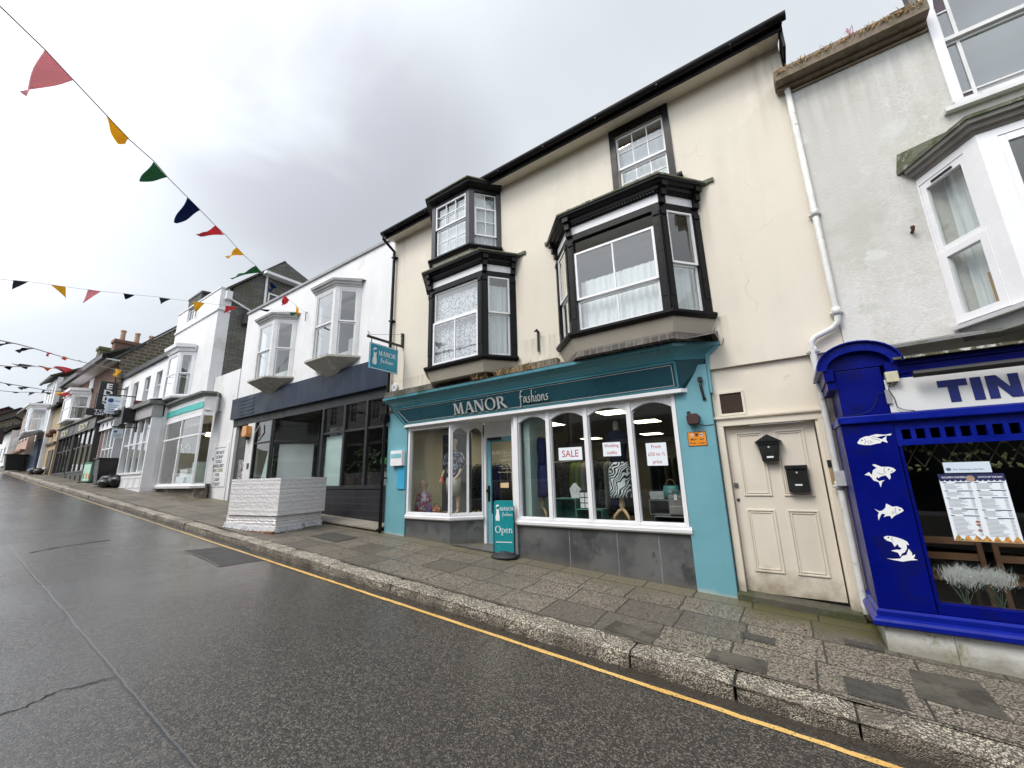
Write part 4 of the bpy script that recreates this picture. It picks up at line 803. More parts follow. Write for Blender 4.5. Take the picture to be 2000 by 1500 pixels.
dressform(-2.25, .46, .864, 'black and white swirl print skirt under a navy jacket on a dress form', swirl, pm('dark_navy_jacket', (.01, .011, .035), .8, .3, 9))
def floral(name, a, b, c_, s=14):
    m, t, out = nt(name); pos = N(t, 'ShaderNodeNewGeometry').outputs['Position']; n1 = noise(t, pos, s, 3, .6, .6); n2 = noise(t, vscale(t, pos, (1.3, 1.1, .8)), s*.7, 3, .5, 1)
    c = mixc(t, ramp(t, n1, .48, .53), a, b); c = mixc(t, ramp(t, n2, .58, .62), c, c_)
    p = N(t, 'ShaderNodeBsdfPrincipled', {'Base Color': c, 'Roughness': .75}); t.links.new(p.outputs[0], out.inputs[0]); return m
flo = floral('floral_top', (.03, .03, .05), (.35, .36, .42), (.16, .17, .22)); stripe_c = floral('pink_blue_scarf', (.62, .62, .70), (.42, .09, .10), (.09, .11, .42), 9); dkprint = floral('dark_print', (.012, .012, .016), (.10, .10, .13), (.03, .03, .05), 22)
# full mannequin
mx_, my_, mz_ = -5.80, .50, .864
t_ = thing('mannequin', 'tall mannequin in a floral top and beige shorts behind the corner glass', 'mannequin', (mx_, my_, mz_))
q = lambda x, y, z: (mx_+x, my_+y, mz_+z)
nd = [q(0, 0, .78)+(.12, .08), q(0, 0, .95)+(.095, .07), q(0, 0, 1.12)+(.125, .08), q(0, .01, 1.24)+(.07, .055), q(0, 0, 1.33)+(.055, .055), q(0, -.02, 1.42)+(.075, .095), q(0, 0, 1.54)+(.10, .125),
      q(-.17, 0, 1.2)+(.045,), q(-.23, .02, .96)+(.035,), q(-.27, -.05, .74)+(.026,), q(-.29, -.09, .62)+(.022, .03), q(.17, 0, 1.2)+(.045,), q(.24, .03, .97)+(.035,), q(.20, -.06, .78)+(.026,), q(.14, -.11, .70)+(.022, .03),
      q(-.08, 0, .68)+(.085,), q(-.09, -.01, .42)+(.052,), q(-.09, .02, .22)+(.05,), q(-.09, .01, .06)+(.03,), q(-.09, -.08, .025)+(.03, .022), q(.08, 0, .68)+(.085,), q(.09, .03, .42)+(.052,), q(.09, .06, .22)+(.05,), q(.09, .05, .06)+(.03,), q(.10, -.04, .025)+(.03, .022)]
ed = [(0, 1), (1, 2), (2, 3), (3, 4), (4, 5), (5, 6), (2, 7), (7, 8), (8, 9), (9, 10), (2, 11), (11, 12), (12, 13), (13, 14), (0, 15), (15, 16), (16, 17), (17, 18), (18, 19), (0, 20), (20, 21), (21, 22), (22, 23), (23, 24)]
chain('body', nd, ed, skin_m, t_)
mb = MB(); rings(mb, [q(0, 0, 1.28)+(.08, .07), q(0, 0, 1.22)+(.17, .10), q(0, 0, 1.1)+(.165, .115), q(0, 0, .92)+(.145, .11), q(0, 0, .74)+(.175, .13)], 20, 0, .03, 7)
for s_ in (-1, 1): mb.tube([q(s_*.15, 0, 1.21), q(s_*.215, .015, 1.05), q(s_*.245, .03, .90)], [.075, .07, .066], 10)
obj('floral_top', mb, flo, t_, smooth=True)
mb = MB(); rings(mb, [q(0, 0, .78)+(.155, .115), q(0, 0, .62)+(.175, .125), q(0, .01, .36)+(.155, .105)], 18); obj('shorts', mb, pm('beige_cloth', (.5, .46, .40), .8, .06), t_, smooth=True)
mb = MB(); mb.bxy(mx_-.20, mx_-.14, my_-.16, my_-.155, mz_+.62, mz_+.75); obj('price_tag', mb, pm('red_tag', (.6, .08, .06), .6, .05), t_)
# bust with scarf, handbags
bx, by = -6.60, .45
t_ = thing('mannequin_bust', 'bald mannequin bust wrapped in a pink and blue scarf', 'mannequin bust', (bx, by, .864))
q = lambda x, y, z: (bx+x, by+y, .864+z)
chain('body', [q(0, 0, .2)+(.14, .09), q(0, 0, .36)+(.13, .08), q(0, 0, .45)+(.055, .055), q(-.01, 0, .52)+(.06, .065), q(-.02, -.01, .60)+(.095, .105), q(-.0, 0, .70)+(.095, .11), q(-.10, -.02, .60)+(.02,)], [(0, 1), (1, 2), (2, 3), (3, 4), (4, 5), (4, 6)], skin_m, t_)
mb = MB(); rings(mb, [q(0, 0, .44)+(.07, .07), q(0, 0, .38)+(.17, .11), q(0, 0, .25)+(.19, .13), q(-.02, 0, .1)+(.19, .14), q(-.03, 0, 0)+(.2, .15)], 24, 0, .05, 8); obj('scarf', mb, stripe_c, t_, smooth=True)
def handbag(x, y, z, w, h, d, mat, label, hm=None):
    t_ = thing('handbag', label, 'handbag', (x, y, z)); mb = MB()
    rings(mb, [(x, y, z, w*.5, d*.5), (x, y, z+h*.15, w*.54, d*.55), (x, y, z+h*.6, w*.50, d*.45), (x, y, z+h*.95, w*.44, d*.22), (x, y, z+h, w*.42, d*.15)], 16); obj('bag', mb, mat, t_, smooth=True)
    mb = MB(); mb.tube([(x+w*.3*math.cos(a), y-.01, z+h*.92+h*.55*math.sin(a)) for a in [math.pi*i/8 for i in range(9)]], .009, 6); obj('strap', mb, hm or wood, t_, smooth=True)
    mb = MB(); mb.bxy(x-w*.08, x+w*.08, y-d*.58, y-d*.5, z+h*.45, z+h*.65); obj('clasp', mb, silver, t_)
bag_m = floral('patchwork_bag', (.18, .02, .05), (.03, .06, .22), (.35, .18, .03), 26)
handbag(-6.43, .38, .864, .30, .17, .14, bag_m, 'red and blue patchwork handbag beside the bald bust'); handbag(-6.14, .38, .864, .24, .15, .13, floral('brown_bag_print', (.16, .06, .02), (.3, .05, .04), (.4, .25, .08), 26), 'brown and red patchwork handbag at the foot of the mannequin')
# display boxes, jewellery, cards, bags in the right window
grn = pm('green_display_board', (.055, .17, .145), .5, .06); gry = pm('grey_display_box', (.16, .16, .165), .6, .06)
def opencube(x0, x1, y0, y1, z0, z1, mat, label):
    mb = MB(); w = .014; mb.bxy(x0, x1, y0, y1, z0, z0+w); mb.bxy(x0, x1, y0, y1, z1-w, z1); mb.bxy(x0, x0+w, y0, y1, z0+w, z1-w); mb.bxy(x1-w, x1, y0, y1, z0+w, z1-w); mb.bxy(x0+w, x1-w, y1-w, y1, z0+w, z1-w)
    return tag(obj('display_cube', mb, mat, base=(x0, y0, z0), bevel=.003), label, 'display cube')
opencube(-3.36, -2.98, .34, .64, .864, 1.21, grn, 'tall green open display cube under the necklace stand'); opencube(-2.96, -2.52, .30, .56, .864, 1.05, grn, 'low green display cube with price cards on top')
opencube(-1.82, -1.50, .40, .68, .985, 1.20, gry, 'grey display box under the silver clutch purse'); opencube(-1.74, -1.30, .30, .75, .864, .982, gry, 'low wide grey display box under the grey leather backpack')
t_ = thing('necklace_stand', 'white necklace bust standing on the tall green display cube', 'necklace stand', (-3.03, .46, 1.21)); mb = MB(); mb.uzpoly([(-3.10, 1.21), (-2.96, 1.21), (-2.93, 1.36), (-2.98, 1.40), (-3.01, 1.45), (-3.05, 1.45), (-3.09, 1.40), (-3.13, 1.36)], -.47, -.45); obj('board', mb, white_p, t_); mb = MB(); mb.tube([F0.p(-3.03+.05*math.cos(a), -.445, 1.38+.09*math.sin(a)) for a in [math.pi*(1+i/8) for i in range(9)]], .004, 5); obj('necklace', mb, silver, t_)
t_ = thing('card_rack', 'small rack of white jewellery cards on the low green cube', 'card rack', (-2.83, .40, 1.05)); mb = MB()
for i in range(2):
    for j in range(3): mb.box(-2.92+i*.085, -2.85+i*.085, -.40, -.396, 1.06+j*.085, 1.13+j*.085)
obj('card', mb, white_p, t_); mb = MB(); mb.box(-2.93, -2.75, -.42, -.404, 1.051, 1.33); obj('rack', mb, satin_blk, t_)
t_ = thing('clutch_purse', 'silver grey clutch purse lying on the grey display box', 'purse', (-1.70, .46, 1.205)); mb = MB(); mb.bxy(-1.80, -1.60, .42, .50, 1.203, 1.315); obj('body', mb, pm('pale_green_leather', (.50, .56, .55), .4, .05), t_, bevel=.015); mb = MB(); mb.bxy(-1.8, -1.6, .412, .419, 1.25, 1.315); mb.bxy(-1.72, -1.68, .405, .411, 1.245, 1.275); obj('flap', mb, pm('silver_leather', (.42, .46, .45), .35, .05), t_)
handbag(-1.53, .60, 1.205, .24, .19, .13, pm('teal_leather', (.03, .24, .24), .45, .08), 'teal handbag behind the silver clutch purse')
t_ = thing('backpack', 'grey leather backpack leaning on the low grey display box in the shop window', 'backpack', (-1.42, .40, .985)); pk = pm('grey_leather', (.19, .175, .17), .5, .08)
mb = MB(); mb.bxy(-1.54, -1.30, .35, .48, .985, 1.28); obj('body', mb, pk, t_, bevel=.045); mb = MB(); mb.bxy(-1.52, -1.32, .315, .349, 1.0, 1.13); obj('pocket', mb, pk, t_, bevel=.02); mb = MB(); mb.tube([(-1.48, .41, 1.28), (-1.46, .41, 1.33), (-1.38, .41, 1.33), (-1.36, .41, 1.28)], .01, 6); obj('strap', mb, pk, t_); mb = MB(); mb.bxy(-1.44, -1.40, .335, .34, 1.20, 1.28); obj('price_tag', mb, white_p, t_)
# clothes rails behind
def rail(x0, x1, y, z, label):
    t_ = thing('clothes_rail', label, 'clothes rail', (x0, y, .37)); mb = MB(); mb.tube([(x0, y, .38), (x0, y, z), (x1, y, z), (x1, y, .38)], .013, 8); mb.bxy(x0-.02, x0+.02, y-.25, y+.25, .37, .395); mb.bxy(x1-.02, x1+.02, y-.25, y+.25, .37, .395); obj('rail', mb, pm('chrome', (.5, .5, .5), .25, .05, metal=1), t_); return t_
GC_ = [('black', (.02, .02, .022)), ('lime green', (.20, .27, .025)), ('dark grey', (.07, .065, .06)), ('navy blue', (.012, .02, .12)), ('wine red', (.10, .03, .035)), ('cream', (.36, .34, .28)), ('teal', (.02, .12, .12)), ('olive', (.11, .12, .05))]
GM = {n: pm(n.replace(' ', '_')+'_garment', c, .85, .2, 8) for n, c in GC_}; GM['print'] = dkprint
def garment(x, y, z, w, l, mat, label, grp):
    mb = MB(); rings(mb, [(x, y, z-l, .07, w*.55), (x, y, z-l*.5, .055, w*.5), (x, y, z-.12, .05, w*.5), (x, y, z-.05, .03, w*.4), (x, y, z-.02, .012, .05)], 14, 0, .08, 5, R.random()*6)
    mb.tube([(x, y, z-.03), (x, y, z+.01), (x, y+.02, z+.03), (x, y+.03, z+.012)], .003, 5); tag(obj('hanging_garment', mb, mat, base=(x, y, z), smooth=True), label, 'garment', grp)
rail(-3.95, -2.35, 1.35, 1.83, 'long chrome clothes rail in the shop behind the navy dress')
for i, n in enumerate(['wine red', 'black', 'print', 'print', 'lime green', 'lime green', 'cream', 'dark grey', 'dark grey', 'print', 'cream', 'navy blue', 'navy blue', 'black']):
    garment(-3.9+i*.113, 1.35, 1.83, .42, R.uniform(.75, 1.05), GM[n], n.replace('print', 'dark printed')+' garment hanging on the long rail behind the sale notice', 'clothes on the long rail')
rail(-2.1, -1.1, 1.7, 1.86, 'chrome clothes rail behind the half price notice')
for i, n in enumerate(['black', 'black', 'olive', 'olive', 'black', 'lime green', 'lime green', 'lime green']):
    garment(-2.05+i*.125, 1.7, 1.86, .42, R.uniform(.8, 1.1), GM[n], n+' garment hanging on the rail behind the half price notice', 'clothes on the right rail')
rail(-5.85, -5.0, 1.3, 1.86, 'chrome clothes rail behind the floral mannequin')
for i in range(7): garment(-5.8+i*.125, 1.3, 1.86, .42, R.uniform(.8, 1.05), [dkprint, GM['black'], GM['navy blue']][i % 3], ('dark printed', 'black', 'navy blue')[i % 3]+' garment hanging on the rail behind the floral mannequin', 'clothes on the left rail')
# ceiling lights (lit)
L0 = None; CL = 'lit square ceiling panels inside the clothes shop'
for i, (x, y, lb) in enumerate([(-2.66, 1.6, 'lit ceiling panel nearest the glass above the wedding notice'), (-2.62, 3.5, 'lit ceiling panel above the half price notice'), (-3.4, 6.75, 'lit ceiling panel at the back of the shop above the wedding notice'), (-5.4, 6.8, 'lit ceiling panel at the back of the shop above the sale notice'), (-4.55, 2.4, 'lit ceiling panel above the navy blue dress'), (-5.9, 2.6, 'lit ceiling panel above the floral mannequin'), (-6.1, 4.6, 'lit ceiling panel seen through the splayed corner pane'), (-5.25, 1.35, 'lit ceiling panel just inside the splayed panes by the doorway')]):
    if i == 0:
        L0 = thing('ceiling_light', lb, 'ceiling light', (x, y, 2.757), CL); w = .3; mb = MB(); mb.rect(x-w, x+w, -y-w, -y+w, .02, 0, 0)
        mb = MB(); mb.bxy(x-w, x+w, y-w, y+w, 2.735, 2.757); obj('frame', mb, white_p, L0); mb = MB(); mb.bxy(x-w+.02, x+w-.02, y-w+.02, y+w-.02, 2.730, 2.734); obj('diffuser', mb, lamp_m, L0)
    else: copy_tree(L0, (x, y, 2.757), lb)
# notices on the glass
def notice(x0, x1, z0, z1, lines, label, d=-.024, size=.08):
    mb = MB(); mb.uzpoly([(x0, z0), (x1, z0-.004), (x1, z1-.004), (x0, z1)], d, d+.0015); o = tag(obj('window_notice', mb, paper, base=((x0+x1)/2, -d, z0)), label, 'notice')
    mb = MB(); n = len(lines)
    for i, (s_, sz) in enumerate(lines): text(mb, s_, F0, (x0+x1)/2, z1-(z1-z0)*(i+.5)/n-sz*.33, sz, d+.0018, .0008, 0, 'CENTER', .9, 1.0, .004)
    obj('lettering', mb, red_ink, o)
notice(-3.075, -2.665, 1.815, 2.015, [('SALE', .155)], 'white paper notice reading SALE in the second window pane')
notice(-2.32, -2.045, 1.845, 2.05, [('Wedding', .068), ('outfits', .068)], 'white paper notice reading Wedding outfits above the swirl print skirt')
notice(-1.675, -1.395, 1.685, 2.0, [('From', .07), ('£50 to ½', .07), ('price', .07)], 'white paper notice offering £50 to half price beside the teal pilaster')
# wall-mounted things
def wallthing(name, label, cat, parts, loc):
    t_ = thing(name, label, cat, loc)
    for n, mb, m_ in parts: obj(n, mb, m_, t_, bevel=.003)
    return t_
mb = MB(); mb.box(-7.02, -6.66, .05, .14, 1.86, 2.175); mb2 = MB(); mb2.box(-7.0, -6.68, .1405, .145, 2.02, 2.11); mb3 = MB(); mb3.box(-7.0, -6.68, .0, .01, 1.0, 1.001)
wallthing('wall_cabinet', 'white meter box with a pale blue band on the teal pilaster', 'meter box', [('case', mb, upvc), ('band', mb2, teal_lt)], (-6.84, -.06, 1.86))
mb = MB(); mb.box(-6.86, -6.63, .0505, .075, 1.385, 1.835); tag(obj('blank_plate', mb, pm('bright_blue_plate', (.05, .36, .58), .35, .05), base=(-6.75, -.06, 1.385), bevel=.003), 'bright blue blank panel under the white meter box', 'wall panel')
mb = MB(); mb.box(-1.06, -1.02, .05, .075, 2.30, 2.38); a = MB(); a.uzpoly([(-1.05, 2.20), (-.92, 2.20), (-.90, 2.30), (-.93, 2.335), (-1.03, 2.335), (-1.06, 2.30)], .055, .16); l_ = MB(); l_.box(-1.04, -.93, .10, .15, 2.185, 2.199)
wallthing('security_light', 'dark brown security light on the teal pilaster above the orange plate', 'security light', [('bracket', mb, satin_blk), ('case', a, pm('maroon_plastic', (.05, .02, .022), .5, .1)), ('lens', l_, satin_blk)], (-.98, -.06, 2.2))
mb = MB(); mb.tube([F0.p(-.92, .053, 2.19), F0.p(-.85, .055, 2.175), F0.p(-.755, .055, 2.18)], .004, 5); tag(obj('cable', mb, satin_blk), 'thin dark cable from the security light to the pilaster edge', 'cable')
t_ = thing('parking_plate', 'orange parking plate reading Mon - Sat 8 am - 6 pm', 'parking sign', (-.975, -.06, 1.92)); mb = MB(); mb.box(-1.09, -.86, .0505, .056, 1.915, 2.105); obj('plate', mb, blk_ink, t_, bevel=.002); mb = MB(); mb.box(-1.083, -.867, .0561, .058, 1.922, 2.098); obj('face', mb, orange, t_)
mb = MB(); text(mb, 'Mon - Sat', F0, -.975, 1.99, .042, .0581, .001, 0, 'CENTER', .95, 1, .012); text(mb, '8 am - 6 pm', F0, -.975, 1.942, .042, .0581, .001, 0, 'CENTER', .9, 1, .012); obj('lettering', mb, blk_ink, t_)
for x, m_ in ((-1.03, white_p), (-.975, pm('red_roundel', (.42, .03, .02), .5, .05)), (-.918, white_p)):
    mb = MB(); mb.uzpoly(ell_pts(x, 2.06, .021, .021, 0, 345, 23), .0581, .0592); o = obj('symbol', mb, m_, t_)
    mb = MB()
    if x < -1: line(mb, (x-.012, 2.048), (x+.012, 2.072), .005, .0594, .06, F0); line(mb, (x-.012, 2.072), (x+.012, 2.048), .005, .0594, .0602, F0)
    elif x > -.95: mb.box(x-.013, x+.013, .0594, .06, 2.052, 2.062); mb.box(x-.009, x+.009, .0594, .06, 2.0625, 2.069)
    else: mb.uzpoly(ell_pts(x, 2.06, .008, .008, 0, 330, 11), .0594, .06)
    obj('symbol_mark', mb, blk_ink, o)
# letter boxes on the cream door
y = -.128
t_ = thing('letter_box', 'black letter box with a pitched lid on the cream door', 'letter box', (-.2, .1, 1.68)); mb = MB(); mb.uzpoly([(-.285, 1.69), (-.115, 1.69), (-.085, 1.93), (-.315, 1.93)], y, y+.09); obj('body', mb, satin_blk, t_, bevel=.004); mb = MB(); mb.uzpoly([(-.345, 1.925), (-.055, 1.925), (-.2, 2.015)], y, y+.12); mb.box(-.31, -.09, y+.09, y+.105, 1.895, 1.922); obj('lid', mb, satin_blk, t_, bevel=.004); mb = MB(); mb.box(-.235, -.165, y+.0905, y+.093, 1.73, 1.75); obj('name_card', mb, white_p, t_); mb = MB(); mb.tube([F0.p(-.2, y+.09, 1.86), F0.p(-.2, y+.098, 1.86)], .012, 10); obj('lock', mb, silver, t_)
t_ = thing('letter_box', 'square black letter box fixed lower on the cream door', 'letter box', (.035, .1, 1.33)); mb = MB(); mb.box(-.07, .14, y, y+.085, 1.33, 1.63); obj('body', mb, satin_blk, t_, bevel=.006); mb = MB(); mb.box(-.075, .145, y, y+.1, 1.59, 1.635); obj('lid', mb, satin_blk, t_, bevel=.004); mb = MB(); mb.box(.0, .07, y+.0855, y+.088, 1.40, 1.418); obj('name_card', mb, white_p, t_); mb = MB(); mb.tube([F0.p(.035, y+.085, 1.55), F0.p(.035, y+.092, 1.55)], .011, 10); obj('lock', mb, silver, t_)
t_ = thing('doorbell', 'dark doorbell strip with brass push beside the cream door', 'doorbell', (.355, .05, 1.4)); mb = MB(); mb.box(.335, .375, -.03, -.015, 1.60, 1.68); obj('push', mb, satin_blk, t_); mb = MB(); mb.box(.34, .37, -.03, -.018, 1.40, 1.595); obj('strip', mb, pm('dull_brass', (.35, .25, .12), .45, .2), t_)
# projecting sign
sx_ = -6.91
t_ = thing('hanging_sign', 'blue projecting shop sign with a white dress emblem hanging from a black bracket', 'hanging sign', (sx_, 0, 4.5)); FX = Fr(sx_, 0, 0, 1)   # u runs into the wall, d towards +x
mb = MB(); mb.box(-.05, -.0, -.025, .025, 4.50, 4.83, 0, FX); mb.box(-.95, -.05, -.02, .02, 4.50, 4.545, 0, FX); mb.tube([FX.p(-.93, 0, 4.56), FX.p(-.03, 0, 4.81)], .004, 5)
for u, zc in ((-.94, 4.585), (-.075, 4.79)): mb.tube([FX.p(u+.03*math.cos(a), 0, zc+.035*math.sin(a)) for a in [-2+i*.5 for i in range(9)]], .007, 6)
for u in (-.84, -.18): mb.box(u-.008, u+.008, -.006, .006, 4.37, 4.50, 0, FX)
obj('bracket', mb, satin_blk, t_)
bb = pm('bright_blue_board', (.018, .27, .40), .25, .05); mb = MB(); mb.box(-.88, -.14, -.012, .012, 3.845, 4.41, 0, FX); bd = obj('board', mb, bb, t_)
def dress(mb, F, u, z, h, d0, d1):
    mb.uzpoly([(u+x*h, z+y*h) for x, y in ((-.13, 0), (.12, -.02), (.15, .25), (.1, .5), (.1, .62), (.13, .78), (.06, .70), (-.03, .70), (-.1, .78), (-.08, .62), (-.08, .5), (-.15, .25))], d0, d1, 0, F)
    mb.uzpoly([(u+x*h, z+y*h) for x, y in ((-.17, .86), (-.08, .93), (-.08, 1.0), (.05, 1.02), (.16, .95), (.05, .93), (-.02, .88), (-.1, .84))], d0, d1, 0, F)
for s_ in (1, -1):
    F = FX if s_ > 0 else Fr(sx_, 0, 0, -1); o0 = -.88 if s_ > 0 else .14
    mb = MB()
    for a, b_ in (((o0+.01, 3.86), (o0+.73, 3.86)), ((o0+.73, 3.86), (o0+.73, 4.395)), ((o0+.73, 4.395), (o0+.01, 4.395)), ((o0+.01, 4.395), (o0+.01, 3.86))): line(mb, a, b_, .012, .0122, .0135, F)
    dress(mb, F, o0+.13, 3.95, .36, .0122, .0135); serif(mb, 'MANOR', F, o0+.215, 4.17, .10, .0122, .002, 0, .9); script(mb, 'fashions', F, o0+.28, 4.02, .05, .0135, .005, 0, .95); obj('lettering', mb, white_ink, bd)
# forecourt Open sign
bx, by = -4.06, -.16; ang = math.radians(16); FO = Fr(bx, by, math.cos(ang), math.sin(ang)); zb = zg(bx, by)
t_ = thing('open_sign', 'teal forecourt sign reading Open on a black rubber base', 'pavement sign', (bx, by, zb))
mb = MB(); prof = [(.30, .0), (.31, .02), (.28, .04), (.12, .055), (.05, .10)]; mb.lathe([(.235, 0), (.24, .02), (.225, .04), (.10, .055), (.05, .10)], (bx, by, zb+.002), 24, 0, 1.0, .8); obj('base', mb, pm('black_rubber', (.025, .025, .027), .65, .2, 8, .2, 40), t_, smooth=True)
P_ = [(-.17, .085), (.17, .085), (.17, .82)]+[(.13+.04*math.cos(math.radians(a)), .85+.04*math.sin(math.radians(a))) for a in (20, 50, 80)]+[(-.13+.04*math.cos(math.radians(a)), .85+.04*math.sin(math.radians(a))) for a in (100, 130, 160)]+[(-.17, .82)]
mb = MB(); mb.uzpoly([(u, zb+z) for u, z in P_], -.012, .012, 0, FO); pn = obj('panel', mb, pm('teal_sign_face', (.012, .25, .28), .22, .05), t_, bevel=.002)
mb = MB(); dress(mb, FO, -.105, zb+.57, .25, .0123, .0135); serif(mb, 'MANOR', FO, -.065, zb+.73, .055, .0123, .001, 0, .9); script(mb, 'fashions', FO, -.02, zb+.645, .028, .0128, .0028, 0, .9); serif(mb, 'Open', FO, -.157, zb+.38, .105, .0123, .001, 0, 1.0); line(mb, (-.14, zb+.235), (.14, zb+.235), .012, .0123, .0133, FO); obj('lettering', mb, white_ink, pn)
mb = MB(); mb.box(-.185, -.172, -.014, .014, zb+.07, zb+.8, 0, FO); mb.box(.172, .185, -.014, .014, zb+.07, zb+.8, 0, FO); obj('frame', mb, satin_blk, t_)
# weeds on the canopy
def tuft(x, y, z, n, h, mat, label, spread=.1, droop=.3, nm='weed_tuft'):
    mb = MB()
    for _ in range(n):
        a = R.random()*6.28; r = R.random()*spread; px_, py_ = x+r*math.cos(a), y+r*.5*math.sin(a); l = h*R.uniform(.5, 1.1); dx, dy = R.uniform(-1, 1)*droop*l, R.uniform(-1.2, .6)*droop*l; w = R.uniform(.003, .007)
        c_ = [(px_, py_, z), (px_+dx*.4, py_+dy*.4, z+l*.7), (px_+dx, py_+dy, z+l*R.uniform(.5, 1))]
        mb.add([(c_[0][0]-w, c_[0][1], c_[0][2]), (c_[0][0]+w, c_[0][1], c_[0][2]), (c_[1][0]+w, c_[1][1], c_[1][2]), (c_[1][0]-w, c_[1][1], c_[1][2]), c_[2]], [(0, 1, 2, 3), (3, 2, 4)])
    return tag(obj(nm, mb, mat, base=(x, y, z)), label, 'weed')
leaf_g = floral('wall_fern_green', (.045, .085, .018), (.085, .12, .03), (.12, .10, .03), 30)
def clump(px, py, w, label):
    q = at(px, py, -.33); mb = MB()
    for _ in range(750):
        a, k = R.random()*6.28, R.random()**.5; c_ = Vector((q.x+w*k*math.cos(a), -.35+.09*k*math.sin(a)-.03, 3.315+R.uniform(-.13, .05)*(1-.6*k)+.02)); l = R.uniform(.01, .03); u_ = Vector((R.gauss(0, .6), R.gauss(-.4, .5), R.gauss(-.3, .8))).normalized(); v_ = u_.cross(Vector((R.gauss(0, 1), R.gauss(0, 1), R.gauss(0, 1)))).normalized()*l*.22
        mb.add([c_-v_, c_+u_*l+v_*.6, c_+u_*l*1.6, c_-v_*.2+u_*l*.6], [(0, 1, 2, 3)])
    tag(obj('weed_clump', mb, leaf_g, base=(q.x, -.35, 3.3)), label, 'weed')
clump(785, 775, .15, 'green weed clump hanging off the outer end of the teal cornice'); clump(826, 762, .12, 'green weed clump on the teal cornice under the edge of the bay')
for i, (px, l) in enumerate(((940, 'dry brown weed lying over the cornice directly under the smaller bay window'), (985, 'dry brown weed on the cornice below the corner post of the smaller bay'), (1030, 'dry brown weed on the cornice between the two bays'))):
    q = at(px, 740, -.32); tuft(q.x, -.33, 3.30, 70, .13, weed, l, .22, 1.2)
mb = MB()
for _ in range(500):
    x = R.uniform(-4.5, -2.9) if R.random() < .75 else R.uniform(-7.2, -4.5); y = R.uniform(-.2, -.03); l = R.uniform(.05, .22)*(1 if x > -4.5 else .6); dx = R.uniform(-.04, .04)
    mb.add([(x-.002, y, 3.38), (x+.002, y, 3.38), (x+dx, y-.02, 3.38+l)], [(0, 1, 2)])
o = obj('dry_grass', mb, pm('pale_dry_grass', (.40, .33, .2), .9, .3, 20)); o['kind'] = 'stuff'; o['label'] = 'thin dry grass growing along the flashing above the teal shop'
q = at(773, 757); t_ = thing('bell_box', 'small round white alarm bell box above the outer end of the teal cornice', 'alarm bell', (q.x, 0, q.z)); mb = MB(); mb.tube([(q.x, 0, q.z), (q.x, -.05, q.z)], .10, 18); obj('case', mb, dirty_w, t_, bevel=.008); mb = MB(); mb.box(q.x-.04, q.x+.04, .0505, .053, q.z-.035, q.z+.03); obj('name_plate', mb, pm('faded_grey_plate', (.35, .36, .38), .6, .2, 40), t_)
mb = MB(); mb.tube([at(788, 694, -.012), at(790, 712, -.012), at(787, 735, -.012), at(788, 762, -.012)], .005, 5); tag(obj('cable', mb, pm('painted_cable', (.55, .49, .38), .6, .1)), 'thin painted cable running down the cream wall below the sign bracket', 'cable')
mb = MB(); mb.tube([at(1396, 640, -.012), at(1388, 662, -.012), at(1402, 676, -.02), at(1411, 672, -.02), at(1413, 660, -.012)], .004, 5); tag(obj('cable', mb, satin_blk), 'loose loop of dark cable beside the end of the teal cornice', 'cable')
# ================================================================== right-hand building with the blue shopfront
B = thing('shop_building', 'weathered off-white building with an arched window above a bright blue shopfront', 'shop building', (2.5, 0, 0))
XR0, XR1 = .703, 5.2
mb = MB(); mb.wall(XR0, XR1, 2.3, 6.57, [(1.95, 3.2, 3.1, 4.7), (2.13, 3.25, 5.48, 6.57)], .3, d=.02)
mb.wall(2.045, XR1, 6.57, 8.2, [(2.13, 3.25, 6.57, 7.35)], .3, d=.02)
mb.bxy(XR1-.3, XR1, .3, 7, 0, 8); 
obj('wall', mb, grey_r, B)
mb = MB(); pts = [(2.13+.56+.56*math.cos(math.radians(a)), 6.75+.60*math.sin(math.radians(a))) for a in range(0, 181, 15)]
for p, q in zip(pts, pts[1:]): mb.uzpoly([p, q, (q[0], 7.36), (p[0], 7.36)], -.25, .018)
obj('arch_wall', mb, grey_r, B)
# eaves gutter full of weeds
mb = MB(); mb.box(.58, 2.03, .02, .10, 6.55, 6.64); mb.box(.58, 2.02, .10, .22, 6.60, 6.625); mb.box(.58, 2.02, .22, .24, 6.60, 6.76); mb.box(.565, .58, .02, .24, 6.6, 6.76); mb.box(2.02, 2.035, .02, .24, 6.6, 6.76); mb.box(XR0, 2.06, .02, .045, 6.50, 6.53)
obj('gutter', mb, pm('old_wooden_gutter', (.20, .155, .115), .8, .25, 6, .4, 25, stains=(((.10, .09, .04), 6, .5, .7),)), B)
mb = MB()
for _ in range(900):
    x = R.uniform(.6, 2.0); z = 6.70; l = R.uniform(.05, .13); y = -R.uniform(.12, .26); dx = R.uniform(-.06, .03)
    mb.add([(x-.005, y, z+R.uniform(-.02, .07)), (x+.005, y, z+.02), (x+dx, y-R.uniform(.0, .05), z+R.uniform(-.06, .09))], [(0, 1, 2)])
o = obj('gutter_weeds', mb, weed, B); o['kind'] = 'stuff'
tuft(1.38, -.2, 6.74, 7, .22, pm('pink_weed', (.45, .25, .28), .9, .3, 20), 'thin pinkish weed standing in the wooden gutter', .04, .4)
mb = MB(); mb.poly([(.5, .0, 6.75), (2.05, .0, 6.75), (2.05, 3.5, 9.2), (.5, 3.5, 9.2)], (0, .05, -.06)); obj('roof', mb, slate_x, B)
mb = MB(); mb.uzpoly([(1.98, 6.76), (2.045, 6.7), (2.045, 8.2), (1.93, 8.2), (1.96, 7.4)], -.1, .02); obj('dormer_cheek', mb, lead, B)
